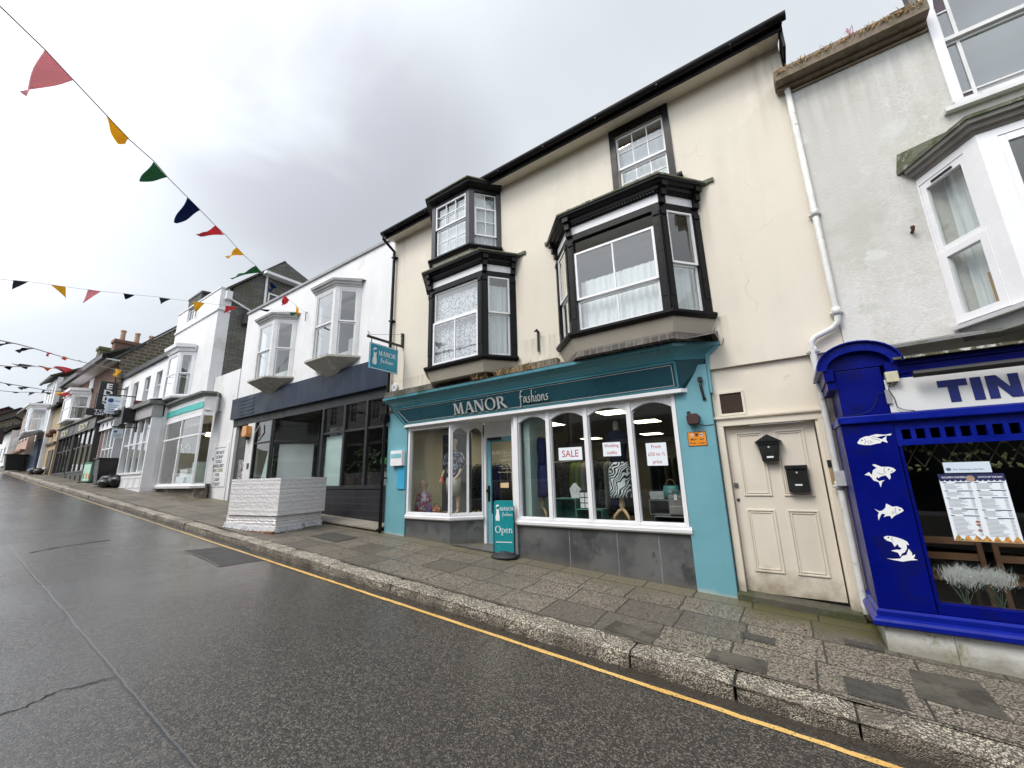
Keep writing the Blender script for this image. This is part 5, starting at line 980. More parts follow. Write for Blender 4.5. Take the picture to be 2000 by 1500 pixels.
# arched sash window
mb = MB(); o_ = [(2.69+.645*math.cos(math.radians(a)), 6.75+.685*math.sin(math.radians(a))) for a in range(0, 181, 12)]; i_ = [(2.69+.56*math.cos(math.radians(a)), 6.75+.60*math.sin(math.radians(a))) for a in range(0, 181, 12)]
for k in range(len(o_)-1): mb.uzpoly([o_[k], o_[k+1], i_[k+1], i_[k]], .021, .05)
aw = obj('arched_window', mb, white_p, B); obj('jamb', MB().box(2.045, 2.128, .021, .05, 5.47, 6.748), white_p, aw); obj('jamb', MB().box(3.25, 3.33, .021, .05, 5.47, 6.748), white_p, aw)
mb = MB(); mb.box(1.96, 3.4, .02, .10, 5.36, 5.405); mb.box(2.05, 3.33, .021, .07, 5.41, 5.468); obj('sill', mb, dirty_w, aw)
fm, gm = MB(), MB()
fm.rect(2.13, 3.25, 5.482, 6.30, .03, -.09, -.05); fm.box(2.13, 3.25, -.06, -.01, 6.303, 6.35)
fm.box(2.243, 2.273, -.085, -.055, 5.512, 6.27); fm.box(3.107, 3.137, -.085, -.055, 5.512, 6.27); fm.box(2.16, 2.242, -.085, -.055, 5.60, 5.618); fm.box(2.274, 3.106, -.085, -.055, 5.60, 5.618); fm.box(3.138, 3.22, -.085, -.055, 5.60, 5.618)
fm.box(2.243, 2.273, -.05, -.02, 6.352, 7.12); fm.box(3.107, 3.137, -.05, -.02, 6.352, 7.12); fm.box(2.13, 2.16, -.05, -.02, 6.352, 6.8); fm.box(3.22, 3.25, -.05, -.02, 6.352, 6.8); fm.box(2.161, 2.242, -.05, -.02, 6.70, 6.718); fm.box(2.274, 3.106, -.05, -.02, 6.95, 6.97); fm.box(3.138, 3.219, -.05, -.02, 6.70, 6.718)
glass(gm, F0, 2.14, 3.24, 5.5, 6.29, -.075); g2 = MB(); g2.uzpoly([(x, z) for x, z in i_]+[(2.13, 6.34), (3.25, 6.34)], -.04, -.034)
obj('sash', fm, dirty_w, aw); obj('pane', gm, glass_up, aw); obj('pane', g2, glass_up, aw); mb = MB(); mb.box(2.162, 2.242, -.071, -.069, 5.512, 5.598); mb.box(2.162, 2.242, -.031, -.029, 6.72, 6.95); obj('coloured_pane', mb, pm('purple_glass', (.055, .02, .035), .1, .1), aw)
mb = MB(); room(mb, 1.9, 3.5, .32, 1.6, 5.3, 7.3); mb.box(2.0, 3.4, -.33, -.325, 5.35, 7.2); obj('room', mb, [pm('drawn_grey_blind', (.21, .22, .235), .9, .05), fl_int, cl_int], aw)
# first-floor canted bay
PB = [(1.61, -.02), (1.93, -.55), (3.45, -.55), (3.77, -.02)]
bw = obj('bay_window', MB().sweep(PB, [(-.08, 4.62), (.0, 4.62), (.0, 4.70), (-.08, 4.70)]), upvc, B)
obj('sill', MB().sweep(PB, [(-.1, 2.93), (.05, 2.93), (.06, 2.965), (.0, 2.985), (-.1, 2.985)]), upvc, bw)
cm = MB(); cm.sweep(PB, [(-.08, 4.702), (.01, 4.702), (.02, 4.73), (.05, 4.74), (.06, 4.78), (.09, 4.79), (.095, 4.83), (-.08, 4.83)]); obj('cornice', cm, pm('bare_timber_cornice', (.20, .185, .165), .75, .25, 5, .3, 30), bw)
rf = MB(); lo = [(1.48, -.02, 4.832), (1.87, -.66, 4.832), (3.51, -.66, 4.832), (3.9, -.02, 4.832)]; l2 = [(a, b_, 4.87) for a, b_, _ in lo]; tp = [(1.50, .0, 5.10), (1.97, -.42, 4.95), (3.41, -.42, 4.95), (3.88, .0, 5.10)]
rf.add(lo+l2+tp, [(0, 1, 5, 4), (1, 2, 6, 5), (2, 3, 7, 6), (4, 5, 9, 8), (5, 6, 10, 9), (6, 7, 11, 10), (8, 9, 10, 11), (3, 2, 1, 0)]); obj('roof', rf, moss_l, bw)
fm, gm, pb = MB(), MB(), [MB() for _ in range(4)]
for i in range(3):
    F = Fr.seg(PB[i], PB[i+1]); L = F.len
    a, b_ = (.015, L-.13) if i == 0 else ((.13, L-.13) if i == 1 else (.13, L-.015))
    pb[i].box(.0, a, -.08, .004, 2.99, 4.618, 0, F); pb[i+1].box(b_, L, -.08, .004, 2.99, 4.618, 0, F)
    n = 1 if i != 1 else 2
    for k in range(n):
        x0 = a+(b_-a)*k/n+.002; x1 = a+(b_-a)*(k+1)/n-.002
        fm.rect(x0, x1, 3.78, 4.616, .055, -.05, -.006, 0, F, wt=.075); fm.rect(x0-.0, x1, 2.992, 3.777, .075, -.05, .012, 0, F)
        glass(gm, F, x0+.05, x1-.05, 3.82, 4.55, -.03); glass(gm, F, x0+.07, x1-.07, 3.05, 3.72, -.02)
        fm.box((x0+x1)/2-.11, (x0+x1)/2+.11, -.005, .006, 4.56, 4.585, 1, F)
[obj('post', p_, upvc, bw) for p_ in pb]; obj('casement', fm, [upvc, satin_blk], bw, bevel=.004); obj('pane', gm, glassmat('bay_glass', (.93, .95, .945), .0, .0, 1.7), bw)
mb = MB(); room(mb, 1.7, 3.6, .3, 2.4, 2.95, 4.75); mb.add([(1.72, 0, 4.69), (2.0, -.45, 4.69), (3.4, -.45, 4.69), (3.66, 0, 4.69), (3.66, .32, 4.69), (1.72, .32, 4.69)], [(0, 1, 2, 3, 4, 5)], 2); mb.add([(1.62, 0, 2.99), (1.93, -.5, 2.99), (3.45, -.5, 2.99), (3.76, 0, 2.99), (3.6, .32, 2.99), (1.72, .32, 2.99)], [(0, 1, 2, 3, 4, 5)], 1); obj('room', mb, [pm('grey_green_room', (.55, .58, .55), .9, .06), fl_int, cl_int], bw)
pc = at(1962, 562, -.12); FP = Fr(pc.x, pc.y, .8, .6); mb = MB(); mb.rect(-.10, .10, pc.z-.17, pc.z+.17, .04, -.02, .02, 0, FP); o = obj('picture_frame', mb, pm('pale_oak', (.42, .26, .12), .5, .15), None, base=(pc.x, pc.y, pc.z-.17)); tag(o, 'pale wooden picture frame standing inside the white bay window', 'picture frame'); mb = MB(); mb.box(-.06, .06, -.01, .0, pc.z-.13, pc.z+.13, 0, FP); obj('picture', mb, satin_blk, o)
cu = MB(); sheet(cu, Fr.seg(PB[0], PB[1]), .12, .42, 3.0, 4.6, -.16, .02, .09); obj('curtain', cu, net, bw, smooth=True)
mb = MB(); mb.sweep(PB, [(-.2, 2.928), (.0, 2.928), (-.01, 2.80), (-.2, 2.80)]); obj('apron', mb, pm('grey_apron', (.27, .27, .27), .85, .15, 4, .3, 30), bw)
q = at(1781, 454, -.02); mb = MB(); mb.tube([(q.x, -.02, q.z), (q.x, -.07, q.z+.0), (q.x+.0, -.08, q.z+.02)], .016, 8); mb.ell((q.x, -.085, q.z+.03), .022, .02, .022, 8, 6); obj('rusty_peg', mb, rust, B)
# cream ledge over the shop
mb = MB(); mb.poly([(.70, -.02, 2.85), (2.0, -.02, 2.88), (2.0, -.32, 2.80), (.70, -.32, 2.77)], (0, 0, .03)); obj('lead_ledge', mb, lead, B)
# white downpipe with offset
pp = [F0.p(.69, .06, 6.62), F0.p(.69, .06, 3.33), F0.p(.685, .06, 3.24), F0.p(.62, .06, 3.17), F0.p(.45, .07, 3.10), F0.p(.405, .07, 3.05), F0.p(.40, .07, 2.95), F0.p(.405, .06, .22), F0.p(.41, .10, .13)]
mb = MB(); mb.tube(pp, .034, 12); 
for z in (4.62, 3.32): mb.tube([F0.p(.69, .06, z), F0.p(.69, .06, z+.09)], .043, 12); mb.box(.63, .75, .02, .055, z+.02, z+.05)
for z in (2.9, 1.36): mb.tube([F0.p(.402, .06, z), F0.p(.402, .06, z+.09)], .043, 12); mb.box(.34, .465, .02, .055, z+.02, z+.05)
obj('downpipe', mb, pvc_pipe, B, smooth=True)
mb = MB(); mb.box(.37, .475, .10, .14, 1.40, 1.56); tag(obj('junction_box', mb, pm('grey_plastic_box', (.52, .53, .55), .6, .12, 12, stains=(((.2, .22, .28), 14, .6, .5),)), base=(.42, -.1, 1.4), bevel=.004), 'small grey plastic box fixed over the white downpipe', 'junction box')
# ---- blue shopfront, projecting 0.7 m
FY = .70
FB = F0
mb = MB(); mb.box(.455, .835, .0, FY, .36, 2.0); mb.box(.49, .842, .0, FY-.0, 2.083, 2.538); pil = obj('pilaster', mb, blue, B, bevel=.006)
mb = MB(); mb.box(.44, 4.9, .0, FY+.035, 2.003, 2.08); obj('band', mb, blue_md, B, bevel=.012)
mb = MB(); cx = .675; oa = [(cx+.315*math.cos(math.radians(a)), 2.555+.24*math.sin(math.radians(a))) for a in range(0, 181, 12)]; ia = [(cx+.245*math.cos(math.radians(a)), 2.545+.165*math.sin(math.radians(a))) for a in range(0, 181, 12)]
for k in range(len(oa)-1):
    mb.uzpoly([oa[k], oa[k+1], ia[k+1], ia[k]], .02, FY+.07); o2 = [(cx+(p[0]-cx)*1.04, 2.555+(p[1]-2.555)*1.05) for p in (oa[k], oa[k+1])]; mb.uzpoly([o2[0], o2[1], oa[k+1], oa[k]], .02, FY+.10)
obj('arched_hood', mb, blue_md, B)
mb = MB(); mb.uzpoly(ia, .0, FY+.005); obj('hood_panel', mb, blue, B)
mb = MB(); mb.box(.40, .48, .0, FY+.05, 2.44, 2.56); mb.box(.865, .955, .0, FY+.05, 2.44, 2.56); mb.box(.415, .49, .1, FY+.03, 2.36, 2.44); obj('hood_console', mb, blue, B)
mb = MB(); mb.box(.845, 4.9, .0, FY-.004, 2.082, 2.44); mb.box(.958, 4.9, .0, FY+.01, 2.442, 2.52); fa = obj('fascia', mb, blue, B)
mb = MB(); mb.box(.845, 4.8, FY+.0005, FY+.008, 2.085, 2.40); sb = obj('sign_board', mb, pm('white_sign_board', (.68, .69, .70), .45, .04, 2), fa)
mb = MB(); d0, d1 = FY+.009, FY+.012
mb.uzpoly([(1.19, 2.335), (1.375, 2.335), (1.375, 2.275), (1.315, 2.275), (1.315, 2.135), (1.25, 2.135), (1.25, 2.275), (1.19, 2.275)], d0, d1); mb.uzpoly([(1.395, 2.135), (1.46, 2.135), (1.46, 2.335), (1.395, 2.335)], d0, d1); mb.uzpoly([(1.485, 2.135), (1.545, 2.135), (1.545, 2.245), (1.61, 2.135), (1.675, 2.135), (1.675, 2.335), (1.615, 2.335), (1.615, 2.225), (1.55, 2.335), (1.485, 2.335)], d0, d1)
obj('lettering', mb, pm('navy_sign_lettering', (.006, .014, .14), .4, .05), sb)
mb = MB(); prof = [(.0, 2.52), (FY+.02, 2.52), (FY+.05, 2.545), (FY+.10, 2.555), (FY+.10, 2.575), (0, 2.6)]; mb.box(.93, 4.9, .0, FY+.03, 2.521, 2.56); obj('cornice', mb, blue, B); mb = MB(); mb.poly([(.93, 0, 2.62), (4.9, 0, 2.62), (4.9, -FY-.10, 2.565), (.93, -FY-.10, 2.565)], (0, 0, .022)); obj('cornice_lead', mb, pm('flaking_lead', (.10, .09, .05), .9, .35, 10, .6, 40, stains=(((.62, .61, .58), 8, .52, .9), ((.03, .03, .02), 7, .56, .9))), B)
mb = MB(); mb.tube([F0.p(1.03, FY+.12, 2.405), F0.p(4.5, FY+.12, 2.405)], .033, 12); tag(obj('trough_light', mb, pm('black_tube', (.015, .013, .012), .35, .2, 6), base=(1.03, -FY, 2.4)), 'long black tubular light mounted along the blue cornice', 'sign light')
t_ = thing('junction_box', 'cream electrical box with loose wires at the end of the shop sign', 'junction box', (.9, -FY, 2.35)); mb = MB(); mb.box(.855, .945, FY+.01, FY+.07, 2.365, 2.465); obj('case', mb, pm('aged_cream_plastic', (.55, .52, .38), .5, .15, 8), t_, bevel=.004); mb = MB(); mb.box(.83, .865, FY+.005, FY+.03, 2.17, 2.30); obj('clamp', mb, pm('grey_steel', (.3, .31, .33), .5, .2), t_)
wi = MB(); wi.tube([F0.p(x, FY+.02, z) for x, z in ((.84, 2.28), (.78, 2.28), (.755, 2.2), (.70, 2.12), (.62, 2.09), (.50, 2.085), (.43, 2.08))], .003, 5)
wi.tube([F0.p(x, FY+.03, z) for x, z in ((.88, 2.365), (.86, 2.30), (.885, 2.22), (.89, 2.13), (.93, 2.10), (1.0, 2.085))], .004, 5); wi.tube([F0.p(x, FY+.03, z) for x, z in ((.93, 2.365), (.90, 2.33), (.86, 2.33))], .004, 5); obj('wire', wi, satin_blk, t_)
# transom of square holes, window frame, glass
hz = [(.885+.095*i, .885+.095*i+.062, 1.835, 1.925) for i in range(18)]
mb = MB(); mb.wall(.84, 4.9, 1.78, 2.0, hz, .05, d=FY-.02); obj('pierced_transom', mb, blue_md, B)
mb = MB(); mb.box(.842, .865, FY-.08, FY-.01, .42, 1.78); mb.box(.842, 4.9, FY-.08, FY-.012, .36, .45); mb.box(2.6, 2.66, FY-.08, FY-.01, .45, 1.78); sw = obj('shop_window', mb, blue, B, bevel=.004); mb = MB(); mb.box(4.4, 4.9, 0, FY-.005, .36, 2.0); obj('pilaster', mb, blue, B)
mb = MB(); glass(mb, F0, .86, 4.4, .44, 1.79, FY-.05); obj('pane', mb, glass_dk, sw)
obj('sill', MB().sweep([(.455, -.0), (.455, -FY), (4.9, -FY)], [(-.1, .22), (.045, .22), (.06, .235), (.06, .265), (.045, .285), (.02, .30), (.02, .34), (.0, .358), (-.1, .358)]), blue_md, B)
plm = pm('peeling_white_plinth', (.62, .62, .59), .8, .08, 2, .3, 30, base=((.16, .15, .09), .14, .7), streak=((.40, .37, .30), .3), stains=(((.20, .21, .07), 3.0, .56, .75), ((.25, .21, .16), 7, .64, .8), ((.78, .79, .78), 4, .62, .7)))
mb = MB(); mb.box(.465, .898, .0, FY+.0, -.6, .218); mb.box(.902, 4.9, .0, FY-.004, -.6, .218); obj('plinth', mb, plm, B)
# inside: dark room, lattice garland, chairs, pampas
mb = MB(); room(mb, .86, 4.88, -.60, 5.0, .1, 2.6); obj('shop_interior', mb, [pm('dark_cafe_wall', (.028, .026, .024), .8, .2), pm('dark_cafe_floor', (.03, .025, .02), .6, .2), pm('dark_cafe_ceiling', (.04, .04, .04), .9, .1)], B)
mb = MB()
for i in range(26):
    x = .88+i*.13; mb.tube([F0.p(x, .55, 1.80), F0.p(x+.13, .55, 1.58)], .005, 5); mb.tube([F0.p(x+.13, .545, 1.80), F0.p(x, .545, 1.58)], .005, 5)
tr = tag(obj('leaf_trellis', mb, pm('brown_lattice', (.08, .06, .03), .8, .2), base=(.9, -.55, 1.6)), 'expanding trellis of artificial leaves hung along the top of the cafe window', 'leaf trellis'); mb = MB()
for i in range(150):
    x = R.uniform(.88, 3.2); z = R.uniform(1.55, 1.78); a = R.random()*6.28; r = R.uniform(.016, .03); c_ = Vector(F0.p(x, .57+R.uniform(-.02, .02), z)); u_ = Vector((math.cos(a), R.uniform(-.6, .6), math.sin(a))).normalized(); v_ = u_.cross(Vector((0, 1, 0))).normalized()
    mb.add([c_-u_*r, c_+v_*r*.55, c_+u_*r, c_-v_*r*.55, c_+Vector((0, -.006, 0))], [(0, 1, 4), (1, 2, 4), (2, 3, 4), (3, 0, 4)])
o = obj('leaves', mb, pm('artificial_leaf', (.10, .11, .035), .6, .3, 20), tr); o['kind'] = 'stuff'
def cafe_chair(x, y, label):
    t_ = thing('cafe_chair', label, 'chair', (x, y, .1), 'cafe chairs behind the blue shop window'); mb = MB(); mb.bxy(x-.22, x+.22, y, y+.42, .53, .56); obj('seat', mb, wood, t_); mb = MB()
    for z in (.72, .86): mb.bxy(x-.19, x+.19, y-.01, y+.015, z, z+.06)
    obj('backrest', mb, wood, t_)
    for i, (dx, dy) in enumerate(((-.2, 0), (.2, 0), (-.2, .4), (.2, .4))): mb = MB(); mb.bxy(x+dx-.018, x+dx+.018, y+dy-.018, y+dy+.018, .1, .95 if dy == 0 else .53); obj('leg', mb, wood, t_)
    return t_
c1 = cafe_chair(1.12, -.10, 'wooden cafe chair behind the blue shop window under the menu poster'); copy_tree(c1, (1.62, -.10, .1), 'wooden cafe chair behind the blue shop window, cut by the picture edge')
def pampas(x, y, n, label):
    t_ = thing('pampas_vase', label, 'dried flowers', (x, y, .40)); mb = MB()
    for _ in range(14): mb.tube([(x+R.uniform(-.02, .02), y+R.uniform(-.02, .02), .40), (x+R.uniform(-.1, .1), y+R.uniform(-.05, .05), .60)], .003, 4)
    obj('stem', mb, pm('green_stem', (.05, .08, .05), .8, .2), t_); mb = MB()
    for _ in range(n):
        cx, cy, cz = x+R.gauss(0, .05), y+R.gauss(0, .03), .64+R.gauss(0, .03); a = R.uniform(-.6, .8); l = R.uniform(.03, .09)
        mb.add([(cx-.0013, cy, cz), (cx+.0013, cy, cz), (cx+math.sin(a)*l, cy+R.uniform(-.02, .02), cz+math.cos(a)*l*.7)], [(0, 1, 2)])
    o = obj('plume', mb, pm('white_plume', (.62, .62, .60), .9, .06), t_); o['kind'] = 'stuff'
pampas(1.07, -.52, 2600, 'larger bunch of white dried plumes at the bottom of the cafe window'); pampas(1.27, -.50, 1300, 'smaller bunch of white dried plumes at the bottom of the cafe window')
mb = MB(); mb.bxy(.87, 2.58, -.64, -.38, .38, .40); obj('window_ledge', mb, wood, B)
# menu and note
t_ = thing('menu_poster', 'large white menu poster with a navy heading taped inside the cafe window', 'menu', (1.25, -.66, .95)); d0 = FY-.046
mb = MB(); mb.box(1.058, 1.45, d0, d0+.0015, .96, 1.515); obj('sheet', mb, paper, t_); mb = MB(); mb.box(1.058, 1.45, d0+.0016, d0+.0024, 1.465, 1.515)
for i in range(12): mb.uzpoly(ell_pts(1.0745+i*.0327, 1.465, .0155, .013, 180, 360, 8), d0+.0016, d0+.0023)
obj('heading', mb, navy_ink, t_); mb = MB(); text(mb, 'GOLDEN CHICKEN', F0, 1.075, 1.48, .021, d0+.0025, .0006, 0, 'LEFT', .82, 1, .012); text(mb, 'CATCH OF THE DAY', F0, 1.295, 1.48, .019, d0+.0025, .0006, 0, 'LEFT', .8, 1, .012); obj('heading_text', mb, white_ink, t_)
mb = MB(); mb.uzpoly(ell_pts(1.25, 1.475, .026, .026, 0, 345, 23), d0+.0028, d0+.0036); o = obj('badge', mb, pm('tan_badge', (.40, .27, .20), .6, .2, 60), t_)
mb = MB()
def lines_(x0, x1, z0, z1, n):
    for i in range(n):
        z = z1-(z1-z0)*i/max(1, n); l = R.uniform(.4, .72); mb.box(x0+.006, x0+(x1-x0)*l, d0+.0017, d0+.0022, z-.004, z-.0005); mb.box(x1-.024, x1-.004, d0+.0017, d0+.0022, z-.004, z-.0005)
hb = MB()
for (x0, x1, zs) in ((1.075, 1.245, (1.445, 1.375, 1.315, 1.225, 1.17)), (1.268, 1.435, (1.445, 1.38, 1.32, 1.22, 1.155))):
    for i, z in enumerate(zs):
        hb.box(x0, x0+.022, d0+.0017, d0+.0024, z-.007, z); hb.box(x0+.075, x1, d0+.0017, d0+.0024, z-.007, z); lines_(x0, x1, (zs[i+1] if i < 4 else .995)+.006, z-.012, int((z-(zs[i+1] if i < 4 else .995))/.0105)-1)
obj('menu_print', hb, navy_ink, t_); obj('menu_text', mb, pm('grey_ink', (.22, .24, .28), .7, .1), t_)
mb = MB(); pts = [(1.075+.36*i/24, .985+.022*math.sin(i*1.7)+.012*R.random()) for i in range(25)]; mb.uzpoly([(1.06, .962), (1.448, .962)]+pts[::-1], d0+.0017, d0+.0026); obj('food_photo', mb, floral('chips_and_salad_print', (.60, .34, .06), (.45, .16, .07), (.16, .20, .04), 40), t_)
mb = MB()
for z in (1.12, 1.095, 1.05): mb.uzpoly(ell_pts(1.225, z, .014, .009, 0, 340, 17), d0+.0024, d0+.003)
obj('food_picture', mb, pm('food_print', (.35, .14, .09), .6, .3, 80), t_)
t_ = thing('window_note', 'small pale blue slip of paper above the menu poster', 'notice', (1.25, -.66, 1.52)); mb = MB(); mb.box(1.105, 1.388, d0, d0+.0015, 1.525, 1.615); obj('sheet', mb, pm('pale_blue_paper', (.62, .72, .82), .6, .03), t_); mb = MB(); text(mb, 'Any Takeaways until 9pm', F0, 1.16, 1.548, .018, d0+.0016, .0006, 0, 'LEFT', 1, 1, .008); mb.uzpoly(ell_pts(1.133, 1.555, .016, .014, 0, 340, 17), d0+.0016, d0+.0022); obj('lettering', mb, pm('slate_ink', (.10, .12, .18), .6, .1), t_)
# fish emblems, traced on the pilaster face
K7 = lambda a, b_: (1640+a/3.261, 900+b_/3.261); K6 = lambda a, b_: (1560+a/4.5455, 640+b_/4.5455)
def uz(k, pts): return [(v.x, v.z) for v in (at(*k(*p), -FY) for p in pts)]
F_ = [(K6, [[(520, 1020), (545, 985), (590, 965), (640, 962), (690, 975), (735, 990), (780, 962), (775, 990), (790, 1022), (740, 1008), (725, 1025), (690, 1030), (640, 1042), (580, 1042), (545, 1035), (528, 1032)], [(630, 958), (690, 945), (760, 950), (825, 940), (815, 956), (740, 960), (700, 972)]], [(560, 1000, 11)], [[(580, 985), (595, 1005), (585, 1035)], [(610, 1008), (640, 1005), (655, 1015), (625, 1030), (608, 1012)], [(640, 978), (665, 985), (720, 1000)]]),
      (K7, [[(158, 90), (185, 72), (205, 90), (212, 60), (235, 45), (205, 25), (225, 22), (265, 38), (310, 38), (340, 45), (358, 60), (340, 75), (320, 82), (325, 105), (318, 120), (292, 92), (262, 100), (245, 112), (240, 100), (232, 115), (250, 130), (288, 122), (270, 135), (262, 168), (248, 135), (215, 125), (205, 110), (195, 100), (190, 95)]], [(312, 55, 5)], [[(285, 42), (280, 60), (292, 78)], [(340, 62), (325, 68), (335, 72)], [(240, 75), (262, 85), (285, 82)]]),
      (K7, [[(220, 305), (250, 320), (270, 318), (290, 300), (296, 272), (335, 292), (365, 290), (395, 300), (408, 318), (390, 330), (365, 342), (350, 350), (330, 368), (322, 350), (300, 352), (280, 358), (292, 342), (272, 335), (262, 345), (248, 380), (243, 345), (250, 330)]], [(382, 312, 5)], [[(358, 297), (350, 318), (362, 338)], [(330, 322), (345, 328), (330, 338)]]),
      (K7, [[(280, 485), (300, 478), (330, 480), (370, 490), (400, 500), (430, 515), (443, 538), (425, 532), (428, 560), (415, 582), (395, 592), (388, 612), (370, 585), (328, 572), (365, 565), (385, 568), (395, 555), (380, 550), (368, 530), (350, 548), (332, 518), (300, 508), (285, 497)], [(298, 620), (340, 625), (385, 622), (400, 605), (425, 600), (440, 560), (462, 590), (460, 605), (480, 595), (478, 610), (470, 622), (498, 632), (455, 634), (400, 642), (345, 632)]], [(310, 488, 5)], [[(335, 482), (330, 500), (342, 515)], [(282, 498), (300, 500)]])]
fl_ = ('white fish emblem topmost on the blue pilaster', 'white leaping fish emblem second from the top of the blue pilaster', 'white fish emblem swimming right, third on the blue pilaster', 'white fish emblem leaping over a splash, lowest on the blue pilaster')
for (k, polys, eyes, strokes), lb in zip(F_, fl_):
    mb = MB()
    for i, p_ in enumerate(polys): mb.uzpoly(uz(k, p_), FY+.0005, FY+.002+.0003*i)
    o = obj('fish_emblem', mb, white_ink, pil); o['label'] = lb; mb = MB(); s_ = 1
    for x, y, r in eyes: e = uz(k, [(x, y)])[0]; mb.uzpoly(ell_pts(e[0], e[1], .006, .006, 0, 330, 11), FY+.0024, FY+.003)
    for s2 in strokes: mb.tube([F0.p(u, FY+.0026, z) for u, z in uz(k, s2)], .0014, 4)
    obj('emblem_line', mb, blk_ink, o)
# ================================================================== white building with the navy shop
S = 1.043; X_ = lambda x: x*S
B = thing('shop_building', 'white rendered building with two small bay windows over an empty navy and black shop', 'shop building', (-11.6, .1, .6))
NY = .25; FN = Fr(0, NY, 1, 0)
mb = MB(); mb.wall(-15.95, -7.37, 3.6, 7.72, [(-10.75, -9.0, 5.0, 6.85), (-14.05, -12.4, 5.0, 6.85)], .3, F=FN, d=0); mb.bxy(-15.95, -15.65, NY+.3, 7, 0, 7.7); mb.wall(-15.95, -15.75, -.5, 3.6, (), .3, F=FN); obj('wall', mb, white_r, B)
mb = MB(); mb.box(-15.97, -7.36, -.33, .05, 7.722, 7.80, 0, FN); obj('coping', mb, pm('grey_coping', (.30, .30, .31), .7, .15, 4, .2, 30), B)
mb = MB(); mb.poly([(-15.9, .6, 7.7), (-7.4, .6, 7.7), (-7.4, 6, 7.9), (-15.9, 6, 7.9)], (0, 0, .05)); obj('roof', mb, lead, B)
def sbay(x0, x1, z0, z1, label):
    cw = .44; P = [(x0-cw, NY), (x0, NY-.48), (x1, NY-.48), (x1+cw, NY)]
    w = obj('bay_window', MB().sweep(P, [(-.08, z1-.1), (.0, z1-.1), (.0, z1), (-.08, z1)]), dirty_w, B)
    obj('cornice', MB().sweep(P, [(-.08, z1+.002), (.02, z1+.002), (.03, z1+.05), (.07, z1+.06), (.08, z1+.11), (.13, z1+.12), (.14, z1+.16), (-.08, z1+.16)]), pm('grey_white_cornice', (.52, .52, .52), .6, .12, 4, .15, 30), w)
    lo = [(x0-cw-.18, NY, z1+.163), (x0-.06, NY-.63, z1+.163), (x1+.06, NY-.63, z1+.163), (x1+cw+.18, NY, z1+.163)]; tp = [(x0-cw, NY, z1+.27), (x0+.1, NY-.35, z1+.22), (x1-.1, NY-.35, z1+.22), (x1+cw, NY, z1+.27)]
    mb = MB(); mb.add(lo+tp, [(0, 1, 5, 4), (1, 2, 6, 5), (2, 3, 7, 6), (4, 5, 6, 7), (3, 2, 1, 0)]); obj('roof', mb, lead, w)
    mb = MB(); q_ = [(x0-cw-.14, NY+.01), (x0-.04, NY-.62), (x1+.04, NY-.62), (x1+cw+.14, NY+.01)]; mb.poly([(a, b_, z0-.05) for a, b_ in q_], (0, 0, .048)); mb.add([(a, b_, z0-.051) for a, b_ in q_]+[((x0+x1)/2+.15, NY, z0-.5), ((x0+x1)/2-.15, NY, z0-.5)], [(0, 1, 5), (1, 2, 4, 5), (2, 3, 4), (0, 5, 4, 3)]); obj('corbel', mb, pm('lichened_corbel', (.38, .37, .33), .85, .15, 4, .3, 30, stains=(((.60, .58, .52), 5, .56, .7), ((.14, .12, .08), 8, .62, .7))), w)
    for _ in range(1):
        tb = MB()
        for i in range(120): x = R.uniform(x0-.1, x1+cw*.8); y = NY-.54+max(0, x-x1)*1.2+R.uniform(-.04, .04); tb.add([(x-.006, y, z0), (x+.006, y, z0), (x+R.uniform(-.03, .03), y-.02, z0+R.uniform(.02, .08))], [(0, 1, 2)])
        o = obj('moss', tb, pm('rusty_moss', (.12, .08, .025), .9, .5, 15), w); o['kind'] = 'stuff'
    fm, gm, pb = MB(), MB(), [MB() for _ in range(4)]
    for i in range(3):
        F = Fr.seg(P[i], P[i+1]); L = F.len; a, b_ = .11, L-.11
        pb[i].box(.0, a, -.09, .01, z0, z1-.102, 0, F); pb[i+1].box(b_, L, -.09, .01, z0, z1-.102, 0, F); zm = (z0+z1)/2-.02
        bars(fm, F, a+.002, b_-.002, zm, z1-.102, -.04, -.008, 1, 1, .035); bars(fm, F, a+.002, b_-.002, z0, zm-.003, -.075, -.043, 1, 1, .04); glass(gm, F, a+.02, b_-.02, zm+.02, z1-.12, -.025); glass(gm, F, a+.02, b_-.02, z0+.02, zm-.02, -.06)
    [obj('post', p_, dirty_w, w) for p_ in pb]; obj('sash', fm, white_p, w); obj('pane', gm, glass_up, w)
    mb = MB(); room(mb, x0-.3, x1+.3, NY+.31, 3.2, z0-.2, z1); mb.add([(P[0][0]+.05, NY, z1-.05), (P[1][0], P[1][1]+.1, z1-.05), (P[2][0], P[2][1]+.1, z1-.05), (P[3][0]-.05, NY, z1-.05)], [(0, 1, 2, 3)], 2); obj('room', mb, [pm('empty_room_wall', (.40, .42, .41), .9, .05), fl_int, cl_int], w)
    mb = MB(); mb.bxy(x0+.05, x0+.35, NY+.6, NY+.65, z0+.05, z0+.95); obj('leaning_board', mb, white_p, w)
    return w
sbay(-10.42, -9.42, 4.75, 6.72, ''); sbay(-13.75, -12.72, 4.72, 6.60, '')
